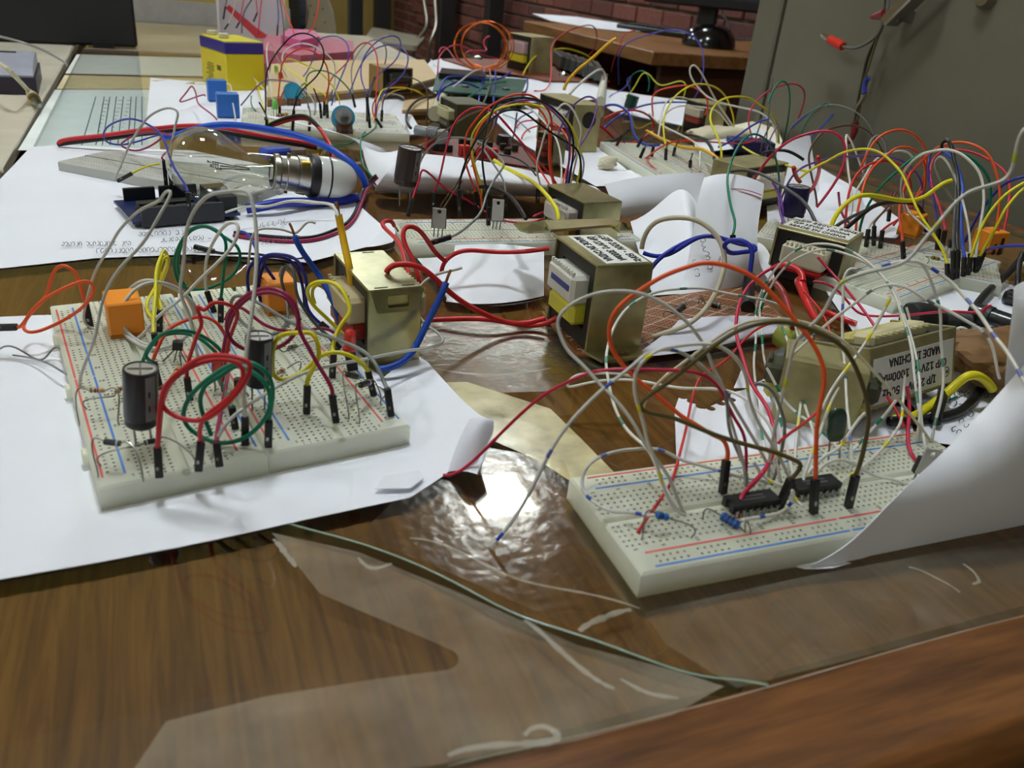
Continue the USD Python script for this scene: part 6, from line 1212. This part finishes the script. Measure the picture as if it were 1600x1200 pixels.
W('white jumper wire arching up left of the light bulb', 'pale', '178,281 190,255 200,232 212,210 230,185 250,172 267,169 277,175 275,192 270,217 265,262 268,296', '1', (.012, .012), r=.0008)
W('yellow jumper wire with loose plug beside the grey breadboard', 'yellow', '184,283 206,271 215,266 230,260 250,256', '0', (.012, .022))
W('green jumper wire running down behind the bulb holder', 'green', '585,190 567,210 563,229 565,250 572,265 582,277', h=(BH, .004))
W('green jumper wire sloping left in front of the far left breadboard', 'green', '586,189 565,215 541,226 505,240', h=(BH, .002))
# far left breadboard
FL = 'far left breadboards'
LW = [
 ('black jumper wire in a tall loop above the far left breadboard', 'black', '414,188 415,155 415,130 419,107 430,86 445,67 459,55 475,52 490,57 501,68 506,84 503,104 492,122 475,138 464,154 459,172 457,205', '1'),
 ('white jumper wire arched inside the black loop', 'white', '523,160 523,130 521,97 508,83 492,73 472,68 454,73 443,83 441,94 447,108 465,130 485,150 492,176', ''),
 ('orange jumper wire arched inside the black loop', 'redorange', '437,182 437,166 435,150 437,130 441,100 451,86 471,76 488,80 505,94 513,114 513,138 507,159 506,181', '01'),
 ('yellow jumper wire folded inside the black loop', 'yellow', '511,182 509,163 506,146 495,141 479,130 462,117 446,104 443,94 456,93 472,99 495,110 514,127 526,145 531,164', '0'),
 ('green jumper wire in a low arch right of the black loop', 'green', '482,170 478,128 484,114 500,110 516,114 534,127 550,147 555,168', '1'),
 ('blue jumper wire in a tall arch right of the black loop', 'royal', '518,165 527,135 539,106 545,81 540,65 526,57 508,58 497,65 492,81 482,108 470,122', ''),
 ('thin yellow wire bent above the green light emitting diode', 'yellow', '400,94 407,104 402,123 404,141 410,162 418,185 421,197', ''),
 ('beige wire running from the yellow battery down to the far left breadboard', 'beige', '324,70 321,60 326,55 341,60 357,76 378,101 397,123 414,141 428,157', ''),
 ('first violet jumper wire in the arches behind the blue potentiometer', 'violet', '574,190 574,147 564,117 566,97 576,78 592,63 611,56 623,60 626,73 620,91 605,106 589,119 577,148', '0'),
 ('second violet jumper wire in the arches behind the blue potentiometer', 'violet', '543,152 553,127 564,101 581,80 602,71 621,72 636,84 637,97 629,117 613,133 596,150 588,190', ''),
 ('red jumper wire in the arches behind the blue potentiometer', 'red', '586,190 588,146 590,114 589,89 581,71 569,67 555,78 545,94 530,110 520,120 510,150', ''),
 ('grey jumper wire in the arches behind the blue potentiometer', 'grey', '552,150 550,130 550,104 561,81 577,65 592,63 602,73 603,91 598,112 590,140', ''),
 ('black jumper wire bent over the small open transformer', 'black', '597,150 610,128 629,120 647,123 662,133 668,146 666,194', ''),
 ('thick black lead curling right of the far left breadboard', 'black', '642,200 636,190 636,177 644,164 659,154 675,152', ''),
 ('yellow jumper wire arched low right of the far left breadboard', 'yellow', '580,188 590,160 598,141 616,137 637,138 663,150', ''),
 ('orange jumper wire arched low right of the far left breadboard', 'deepyellow', '585,190 597,158 615,143 637,139 657,144', ''),
 ('thin maroon wire zigzagging on the spiral notebook sheet', 'maroon', '320,150 300,154 281,158 290,146 300,135 306,146 309,160 322,172 339,187', ''),
 ('white wire bent round the nearer blue terminal block', 'white', '322,126 334,128 352,130 360,134 362,148 365,168 368,188', ''),
 ('thin purple wire arching from the terminal blocks to the green light emitting diode', 'purple', '376,165 390,148 405,132 420,125 440,126 465,132 478,150', ''),
 ('white jumper wire standing left of the black loop', 'white', '425,150 418,100 417,75 420,67 428,78 440,105 452,125', ''),
 ('green jumper wire rising behind the black loop', 'green', '441,80 450,60 463,54 478,62 490,58', ''),
 ('short green wire behind the terminal blocks', 'green', '393,150 393,163 398,172 400,174', ''),
 ('grey jumper wire between the two blue potentiometers', 'grey', '478,135 488,145 493,160 491,180', ''),
]
for lab, c_, p, k_ in LW: W(lab, c_, p, k_, r=.00078 if 'thick' not in lab else .0016)
# orphan plugs of the far left breadboard: each a jumper with a short visible tail
for i, (p, c_, lab) in enumerate((('332,212 335,180 0,0', 'x', ''),)): pass
for p, c_, lab in (('416,200 417,186 412,172 405,160', 'black', 'black jumper plug left of the green light emitting diode'), ('437,182 437,166 440,150 445,140', 'red', 'jumper plug just right of the green light emitting diode'), ('483,205 485,182 480,160 472,145', 'darkgrey', 'jumper plug in front of the potentiometers, with a dark grey wire'), ('578,200 573,150 580,140 585,120', 'black', 'tall black plug block left of the yellow low arch'), ('597,200 587,185 582,170 590,150', 'orange', 'leaning jumper plug with an orange wire right of the blue potentiometer'), ('596,190 597,172 600,155 606,145', 'purple', 'upright jumper plug at the right end of the far left breadboard'), ('462,165 463,150 470,135 480,128', 'green', 'jumper plug beside the rear blue potentiometer'), ('502,185 500,162 495,150 490,138', 'black', 'wide black plug behind the front blue potentiometer'), ('512,185 511,163 516,150 520,140', 'grey', 'black plug with a grey wire behind the front blue potentiometer')):
    W(lab, c_, p, '0', (BH, .04))
for p, c_, lab in (('313,47 320,20 321,-10', 'darkgrey', 'first'), ('355,47 360,28 372,-10', 'beige', ''), ('0,0 1,1 2,2', 'x', '')): pass
for p, c_, lab in (('351,46 357,37 364,20 372,-12', 'beige', 'jumper lead hanging in the plastic case, plug at the left with a beige wire'), ('369,44 374,35 378,15 382,-12', 'crimson', 'jumper lead hanging in the plastic case, crimson wire with short plug'), ('396,34 402,20 401,8 399,-12', 'crimson', 'jumper lead hanging in the plastic case with a leaning plug'), ('433,56 434,39 435,20 432,-12', 'violet', 'violet jumper lead hanging at the right of the plastic case'), ('349,30 352,10 354,0 355,-14', 'darkgrey', 'dark jumper lead hanging at the upper left of the plastic case')):
    W(lab, c_, p, '0', (-1.385, -1.385), r=.001)
for p, c_, lab in (('378,52 379,30 384,14 393,0 400,-14', 'darkgrey', 'dark grey wire hanging inside the plastic case'), ('404,55 405,35 407,15 410,-14', 'crimson', 'crimson wire hanging inside the plastic case'), ('443,70 443,40 440,15 436,-14', 'olive', 'brown wire hanging at the right edge of the plastic case'), ('462,60 455,40 447,20 438,-10', 'orange', 'orange wire slanting beside the plastic case'), ('481,52 492,34 497,10 498,-12', 'redorange', 'thin red wire in front of the cream chair back'), ('478,36 480,20 479,5 477,-12', 'brown', 'brown wire in front of the blue cloth')):
    W(lab, c_, p, '', (-1.37, -1.37), r=.0011)
# back centre
BC = [
 ('upper blue wire lying over the green display board', 'blue', '684,156 688,138 696,123 715,119 743,122 767,125 787,120 798,112', (.02, .03), .0013),
 ('lower blue wire lying over the green display board', 'blue', '685,151 696,136 715,129 735,132 754,140 775,146 800,148 820,144 824,122', (.02, .02), .0013),
 ('blue wire rising vertically under the copper coil', 'blue', '757,108 755,122 751,140 748,160', (.03, .012), .0012),
 ('second blue wire dropping under the copper coil', 'blue', '774,108 774,125 772,145 771,160', (.03, .012), .0012),
 ('grey wire dropping under the copper coil', 'grey', '765,108 766,130 760,150 752,170', (.03, .02), .001),
 ('red wire looping left of the copper coil', 'crimson', '684,117 685,97 688,86 699,75 715,70 732,76 754,86 775,91 800,96', (.02, .006), .0011),
 ('second red wire crossing left of the copper coil', 'crimson', '686,82 691,74 701,78 711,91 722,97', (-1.2, .006), .0011),
 ('red wire inside the copper coil', 'crimson', '727,84 745,79 760,78 756,70 758,60 765,57', (-1.2, -1.25), .0011),
 ('teal wire ending in a white shrink sleeve at the dark olive transformer', 'green', '732,152 745,143 752,138 765,132 790,128', (.03, .022), .0011),
 ('white wire ending in a white shrink sleeve at the dark olive transformer', 'white', '708,136 722,125 740,112 752,108', (.04, .03), .0011),
 ('yellow wire curling round the yellow taped transformer', 'yellow', '833,104 817,102 804,92 804,81 812,75 831,66', (.006, .05), .0014),
 ('yellow wire arching over the brown board at the back', 'yellow', '817,117 827,99 840,86 858,79 881,76 900,80 920,89 937,107', (.004, .004), .0014),
 ('thick yellow lead rising right above the tall golden transformer', 'deepyellow', '881,141 887,128 902,110 923,93 943,75 963,60', (.05, -.92), .0018),
 ('tall red wire standing behind the tall golden transformer', 'red', '835,142 852,140 860,125 861,87 865,67 885,50 905,42 925,40 932,50 930,72 920,86', (.002, .02), .0011),
 ('thin dark red wire rising to the desk paper', 'red', '955,112 962,87 970,67 975,55 992,48', (.01, -1.15), .001),
 ('blue wire in a tall arch in front of the wooden desk', 'violet', '967,132 966,100 972,75 995,60 1030,50 1050,47 1075,52 1092,67 1099,92 1097,125 1085,153', (.002, .012), .0011),
 ('thick white lead bent over the tall golden transformer', 'white', '890,147 907,130 923,117 936,109 942,110 944,124', (.05, .045), .0015),
 ('thick blue lead curving down from the tall golden transformer', 'blue', '945,166 962,164 975,170 985,182 988,200 993,214 1004,224 1020,227 1031,226', (.04, .014), .0014),
 ('thick red lead curving from the hole of the tall golden transformer', 'red', '918,187 931,193 946,203 959,216 975,224 993,222 1010,212 1021,205', (.03, .016), .0014),
 ('red lead behind the tall golden transformer', 'red', '944,186 967,175 988,172 1007,177 1019,187 1022,199', (.03, .012), .0012),
 ('thick yellow lead lying across the back right breadboard', 'deepyellow', '1010,204 1024,212 1041,220 1057,227 1078,232 1096,233 1112,241 1125,251', (.02, .03), .0017),
 ('black thick lead curving beside the thick yellow one', 'black', '1070,210 1088,213 1105,222 1114,238 1117,250', (.02, .03), .0016),
 ('yellow jumper wire in a tall arch over the back right breadboard', 'yellow', '1042,240 1038,215 1037,191 1042,171 1054,152 1070,139 1086,132 1102,132 1119,137 1133,150 1141,167 1146,184 1146,206', (BH, BH), .0010),
 ('yellow jumper wire in a round arch in front of the steel cabinet', 'yellow', '1127,250 1122,216 1112,195 1110,180 1116,166 1130,155 1150,151 1171,154 1190,166 1207,180 1215,200 1217,224', (.02, BH), .0011),
 ('white jumper wire in a narrow tall loop before the wooden desk', 'white', '1152,208 1127,170 1117,154 1104,129 1093,110 1083,102 1078,108 1081,123 1091,137 1104,150 1119,158 1143,165 1167,170 1187,176 1200,185 1210,200 1214,223', (BH, BH), .0011),
 ('crimson jumper wire arched in front of the cabinet door gap', 'crimson', '1177,222 1171,200 1170,184 1176,167 1186,154 1203,141 1223,133 1239,131 1252,136 1257,148 1254,166 1247,185', (BH, .03), .0010),
 ('green jumper wire arched in front of the cabinet door', 'green', '1200,160 1212,135 1222,127 1230,132 1234,155 1232,180 1227,207 1222,226', (-.83, BH), .0010),
 ('second green jumper wire arched in front of the cabinet door', 'green', '1250,214 1260,190 1275,170 1290,162 1295,167 1287,190 1277,209', (BH, BH), .0010),
 ('blue jumper wire in a slanting loop before the cabinet door', 'royal', '1235,202 1257,182 1280,167 1300,164 1304,172 1292,190 1275,207 1264,217', (BH, BH), .0010),
 ('grey wire arching furthest across the cabinet door', 'grey', '1230,216 1242,192 1262,177 1287,165 1312,165 1337,175 1355,192 1366,216', (BH, .03), .0007),
 ('blue wire rising straight to the cabinet edge', 'blue', '1122,230 1145,218 1161,206 1181,193 1202,186', (.02, -.85), .0011),
 ('orange jumper wire arched over the back right breadboard', 'redorange', '1020,200 1019,165 1021,149 1031,141 1050,136 1073,134 1089,139 1102,150 1106,165 1101,180', (BH, .03), .001),
 ('thin yellow green wire waving over the small green capacitor', 'lime', '978,151 991,136 999,122 1007,114 1016,118 1024,128 1037,133 1060,127 1070,130 1071,140 1067,156', (.002, .012), .0009),
 ('thin green wire looping over the small green capacitor', 'green', '1012,143 1014,125 1007,112 996,112 988,118 985,136', (.002, .002), .0009),
 ('white wire in the inner arch of the back right breadboard', 'white', '1028,216 1031,197 1036,170 1044,157 1060,152 1078,156 1100,162 1118,166', (BH, .03), .001),
 ('white wire in the outer arch of the back right breadboard', 'white', '1037,202 1039,180 1054,168 1070,165 1094,167 1115,171 1130,183 1147,207', (BH, BH), .001),
 ('white wire curving down at the front of the back right breadboard', 'white', '1014,177 1031,193 1054,206 1073,215 1091,228 1094,241 1093,268', (.03, .01), .001),
 ('blue thin tangle behind the small green capacitor', 'violet', '952,152 962,145 975,138 983,126 985,120 980,124 984,138 978,150', (.002, .002), .0008),
 ('red thin tangle at the end of the brown board', 'red', '872,92 885,100 893,112 905,118 922,115 940,120 952,128', (.006, .004), .001),
 ('dark red wire of the tangle on the brown board', 'maroon', '884,82 880,100 890,118 915,122 935,112 950,118', (.01, .004), .001),
 ('black wire of the tangle on the brown board', 'black', '900,85 895,102 902,118 925,124', (.01, .004), .001),
 ('black jumper leaning out of the back right breadboard', 'black', '955,222 972,212 985,200', (BH, .02), .0014),
 ('crimson thin wire low at the front of the back right breadboard', 'crimson', '1016,247 1017,258 1030,268 1042,274', (BH, .010), .0007),
 ('orange wire flat across the back right breadboard', 'redorange', '1008,248 1025,235 1050,222 1080,220 1115,222 1160,224 1190,214', (BH, .02), .0009),
 ('blue wire running level behind the yellow tall arch', 'blue', '944,200 970,180 1005,165 1040,160 1078,160', (.01, .02), .0012),
 ('dark green wire level at the left of the back right breadboard', 'green', '942,222 960,218 980,216 998,214', (.006, .012), .0009),
]
for lab, c_, p, hh_, r_ in BC: W(lab, c_, p, '', hh_, r_)
for p, lab in (('963,228 972,211 980,204', 'leaning black plug at the left of the back right breadboard'), ('1000,247 1007,231 1015,222', 'black plug near the front of the back right breadboard'), ('1018,245 1021,229 1026,218', 'black plug second from the front of the back right breadboard'), ('996,230 1003,216 1010,206', 'black plug under the thick blue lead end'), ('1040,250 1041,232 1044,222', 'black plug under the thick yellow lead'), ('1052,244 1055,230 1060,220', 'black plug right of the thick yellow lead start'), ('1078,262 1079,250 1082,240', 'black plug at the front right of the back right breadboard')):
    W(lab, 'black', p, '0', (BH, .03))
BX = [
 ('red wire bent over the white sheet left of the tall golden transformer, upper one', 'crimson', '807,201 812,193 822,189 840,188', (.002, .012), .0009),
 ('red wire bent over the white sheet left of the tall golden transformer, lower one', 'red', '815,217 819,208 830,200 848,195', (.002, .012), .0009),
 ('teal thin wire crossing the white sheet under the big arch', 'green', '786,179 800,184 812,191 828,206', (.004, .002), .0007),
 ('navy wire bent over the white sheet under the big arch', 'navy', '805,200 808,190 816,182 834,174', (.002, .014), .0009),
 ('dark wire standing on the white sheet under the big arch', 'darkgrey', '800,218 804,205 806,190 808,176', (.002, .03), .0009),
 ('first dark grey wire of the bundle before the cabinet edge', 'darkgrey', '1180,226 1182,212 1186,200 1190,186', (BH, .04), .0008),
 ('second dark grey wire of the bundle before the cabinet edge', 'brown', '1188,238 1192,220 1198,206 1206,192', (BH, .04), .0008),
 ('third dark grey wire of the bundle before the cabinet edge', 'purple', '1195,246 1200,228 1206,212 1216,196', (BH, .04), .0008),
 ('grey wire rising steeply along the cabinet door gap', 'grey', '1196,232 1200,190 1203,160 1206,135 1206,118', (BH, -.82), .0008),
]
for lab, c_, p, hh_, r_ in BX: W(lab, c_, p, '', hh_, r_)
# right breadboard behind the plug
RV = [
 ('great red jumper arch before the cabinet, left of the yellow long arch', 'crimson', '1178,282 1197,253 1215,234 1236,219 1259,210 1283,205 1303,207 1316,218 1321,236 1317,260 1306,283 1288,309 1276,324', '', (.03, .02), .0011),
 ('long yellow jumper arch ending in the plug row of the right breadboard', 'yellow', '1245,282 1280,258 1296,250 1314,240 1336,234 1356,233 1376,239 1392,252 1408,270 1418,290 1426,310 1438,336 1456,362 1472,390 1480,412 1481,438', '1', (.045, BH), .0009),
 ('yellow wire joining the dark blue capacitor from the left', 'yellow', '1160,229 1180,241 1210,252 1240,262 1262,268', '', (.03, .04), .0010),
 ('purple jumper wire in a flat arch before the cabinet', 'purple', '1215,322 1225,300 1245,268 1280,252 1306,246 1340,244 1376,244 1400,248 1420,258 1436,278 1442,300 1440,335', '', (.012, BH), .0009),
 ('brown jumper wire in a round arch before the cabinet', 'brown', '1276,322 1272,292 1264,250 1267,232 1282,210 1305,199 1330,196 1355,205 1372,225 1381,242', '', (.012, .05), .0009),
 ('orange jumper wire in the highest arch of the right breadboard', 'orange', '1345,262 1356,238 1368,220 1384,208 1404,203 1420,206 1434,216 1442,226 1447,238 1446,266 1440,292 1432,308 1425,332', '', (.05, BH), .0010),
 ('orange jumper wire in the lower left arch of the right breadboard', 'orange', '1337,362 1342,320 1346,304 1354,278 1368,258 1384,244 1400,232 1416,230 1428,234 1440,246 1446,270 1443,300', '', (BH, .03), .0010),
 ('orange jumper wire in the wide right arch of the right breadboard', 'orange', '1415,340 1420,276 1438,254 1460,234 1480,225 1500,222 1520,226 1538,236 1550,252 1558,276 1562,304 1558,346 1554,398', '', (BH, BH), .0010),
 ('pink red jumper wire in the wide right arch of the right breadboard', 'red', '1446,240 1470,232 1490,233 1520,238 1546,250 1566,264 1576,282 1576,320 1571,350 1567,372 1560,398', '1', (.06, BH), .0009),
 ('green jumper wire in a wide arch over the right breadboard', 'green', '1343,367 1350,335 1368,302 1388,280 1408,262 1432,244 1455,236 1480,234 1505,241 1526,254 1542,274 1548,296 1546,320 1538,346 1532,392', '', (BH, BH), .0010),
 ('white jumper wire in a wide arch over the right breadboard', 'white', '1450,367 1424,345 1410,310 1408,294 1412,270 1424,254 1440,242 1460,236 1480,234 1500,240 1516,252 1530,270 1536,292 1537,316 1532,350 1525,402 1524,426', '1', (BH, BH), .0010),
 ('thick blue jumper wire dropping into the plug row', 'royal', '1445,240 1470,235 1478,240 1490,250 1498,268 1504,292 1503,320 1502,350 1504,380 1507,402 1505,432', '1', (.06, BH), .0013),
 ('thick black jumper wire with a small top loop dropping into the plug row', 'black', '1472,232 1474,222 1480,220 1486,228 1490,248 1496,270 1498,310 1496,350 1497,392 1495,435', '1', (.075, BH), .0013),
 ('second black jumper wire beside the thick one at the plug row', 'darkgrey', '1474,226 1479,217 1486,224 1492,250 1494,290 1492,330 1490,392 1489,437', '1', (.075, BH), .0010),
 ('first yellow jumper wire leaving the right border towards the plug row', 'yellow', '1512,430 1517,402 1528,368 1538,346 1554,322 1574,302 1600,286 1630,275', '0', (BH, -.55), .0010),
 ('second yellow jumper wire leaving the right border towards the plug row', 'yellow', '1526,424 1531,400 1548,370 1562,344 1570,328 1584,310 1600,294 1630,280', '0', (BH, -.55), .0010),
 ('blue jumper wire rising to the right border above the right relay', 'blue', '1508,378 1518,356 1534,328 1556,300 1576,284 1600,276 1630,270', '', (BH, -.6), .0010),
 ('blue jumper wire running level to the right border', 'blue', '1528,420 1538,393 1560,386 1600,384 1640,386', '0', (BH, -.5), .0010),
 ('thick yellow lead waving from the rating label over the right breadboard', 'yellow', '1298,356 1308,334 1322,318 1340,307 1360,305 1384,309 1408,313 1432,312 1450,304 1466,292 1487,282', '', (.032, .06), .0016),
 ('thick black lead arching behind the rating label', 'black', '1318,360 1346,336 1366,322 1390,316 1416,316 1434,322 1444,338 1447,362', '', (.03, BH), .0016),
 ('second thick black lead beside the first behind the rating label', 'darkgrey', '1300,358 1325,342 1350,330 1372,320', '', (.03, .03), .0013),
 ('red jumper wire bent over the left end of the right breadboard', 'red', '1320,360 1323,324 1328,296 1338,274 1356,258 1376,252 1396,254 1412,264 1422,285 1422,310 1414,338', '', (BH, BH), .0010),
 ('white jumper wire bent over the left end of the right breadboard', 'white', '1329,352 1335,306 1350,278 1368,250 1386,240 1410,236 1426,246', '', (BH, .05), .0009),
 ('crimson jumper wire with a plug behind the small transistor', 'crimson', '1471,392 1477,360 1474,344 1466,316 1456,290 1455,258 1464,243 1475,236', '0', (BH, .06), .0010),
 ('blue jumper wire with a plug behind the small transistor', 'navy', '1464,390 1467,358 1462,330 1456,300 1450,266 1455,238', '0', (BH, .06), .0010),
 ('thin white wire bent in a sharp peak before the cabinet', 'white', '1350,272 1338,240 1323,211 1323,240 1328,285 1332,310 1326,347', '', (.03, BH), .0009),
 ('grey jumper wire in a small arch behind the orange highest one', 'grey', '1346,290 1352,250 1358,226 1368,213 1378,214 1384,226 1384,243', '', (.03, .05), .0009),
 ('orange red jumper wire with an upright plug at the middle of the right breadboard', 'redorange', '1412,406 1410,377 1407,350 1406,320 1414,290 1424,268', '0', (BH, .05), .0010),
 ('white jumper wire ending before the row of plugs', 'pale', '1480,398 1462,372 1440,350 1420,330 1410,300', '', (BH, .04), .0009),
 ('thin white jumper wire at the back of the plug row', 'pale', '1515,425 1516,396 1512,350 1500,300 1485,262 1470,245 1462,252 1466,275 1480,300 1490,315', '0', (BH, .03), .0009),
 ('red wire behind the red arch of the right breadboard', 'red', '1396,352 1410,335 1425,318 1440,300', '', (BH, .03), .0009),
 ('white wire leading to the plugs at the left of the right breadboard', 'white', '1353,386 1357,358 1365,345 1380,332 1395,322', '0', (BH, .02), .0009),
 ('brown wire leading to the plugs at the left of the right breadboard', 'brown', '1365,384 1366,353 1372,340 1385,325 1400,300', '0', (BH, .03), .0009),
 ('red wire leading to the plugs at the left of the right breadboard', 'red', '1375,388 1379,360 1392,350 1410,338 1428,322', '0', (BH, .02), .0009),
 ('black plug behind the left orange relay of the right breadboard', 'maroon', '1388,346 1390,328 1392,318 1394,300', '0', (BH, .03), .0009),
 ('black plugs at the right end beside the orange relay', 'red', '1550,398 1556,372 1562,350 1566,330', '0', (BH, .04), .0009),
 ('thin purple wire crossing left of the dark blue capacitor', 'purple', '1232,360 1222,340 1218,320 1215,300 1208,285', '', (.02, .03), .0012),
 ('purple wire hanging before the rating label transformer', 'purple', '1222,405 1221,370 1223,340 1220,310 1212,290', '', (.004, .035), .0010),
 ('dark grey jumper wire bowing over the standing notebook sheet', 'darkgrey', '1142,268 1158,266 1180,269 1205,280 1230,296 1252,312 1266,330 1276,352', '', (.035, .03), .0013),
 ('red lead stub at the dark blue capacitor', 'red', '1262,302 1272,290 1278,275 1280,262 1278,245', '', (.02, .06), .0016),
 ('red thick lead rising behind the dark blue capacitor, left one', 'red', '1240,262 1245,278 1250,284', '', (.06, .045), .0016),
 ('black wire lying on the standing sheet behind the dark blue capacitor', 'black', '1190,240 1205,236 1225,235 1242,241 1256,250', '', (.05, .05), .0013),
 ('dark red vertical wire right of the yellow round arch', 'maroon', '1330,350 1318,338 1312,318 1310,300', '', (.012, .03), .0010),
]
for lab, c_, p, k_, hh_, r_ in RV: W(lab, c_, p, k_, hh_, r_, group=None)
W('thick black cable rising behind the black plug to the right border', 'black', '1462,660 1466,640 1473,615 1478,583 1486,561 1499,534 1515,501 1528,474 1551,448 1574,428 1595,405 1630,385', h=(.004, .02), r=.0025, name='cable')
W('thick black cable bowing down right of the upside down label', 'black', '1547,518 1553,550 1550,570 1545,590 1530,610 1505,640 1470,652 1438,656 1390,658', h=(.012, .004), r=.0023, name='cable')
W('thick bright yellow lead arched right of the upside down label', 'yellow', '1395,655 1430,650 1445,640 1470,622 1495,600 1512,588 1530,588 1545,600 1551,609', h=(.004, .01), r=.0022)
W('thin white cable looped over the brown scrap', 'white', '1452,540 1480,541 1492,535 1493,518 1503,512 1514,522 1502,534 1512,545 1540,558 1570,560 1600,556', h=(.003, .006), r=.0008)
W('second thin white cable beside the brown scrap', 'beige', '1498,545 1508,530 1522,524 1535,530', h=(.003, .012), r=.0008)
W('thin white wire with green mark running to the brown scrap', 'white', '1430,640 1460,634 1500,618 1540,604 1580,590', h=(.003, .004), r=.0005, stripe=('green', 3, .4))
W('black thin lead hanging at the right border above the probes', 'black', '1588,460 1590,440 1592,415 1598,395', h=(.01, .03), r=.0018)
W('cream cable end at the right border under the yellow wires', 'beige', '1580,420 1592,416 1620,410', h=(.004, .004), r=.0025)
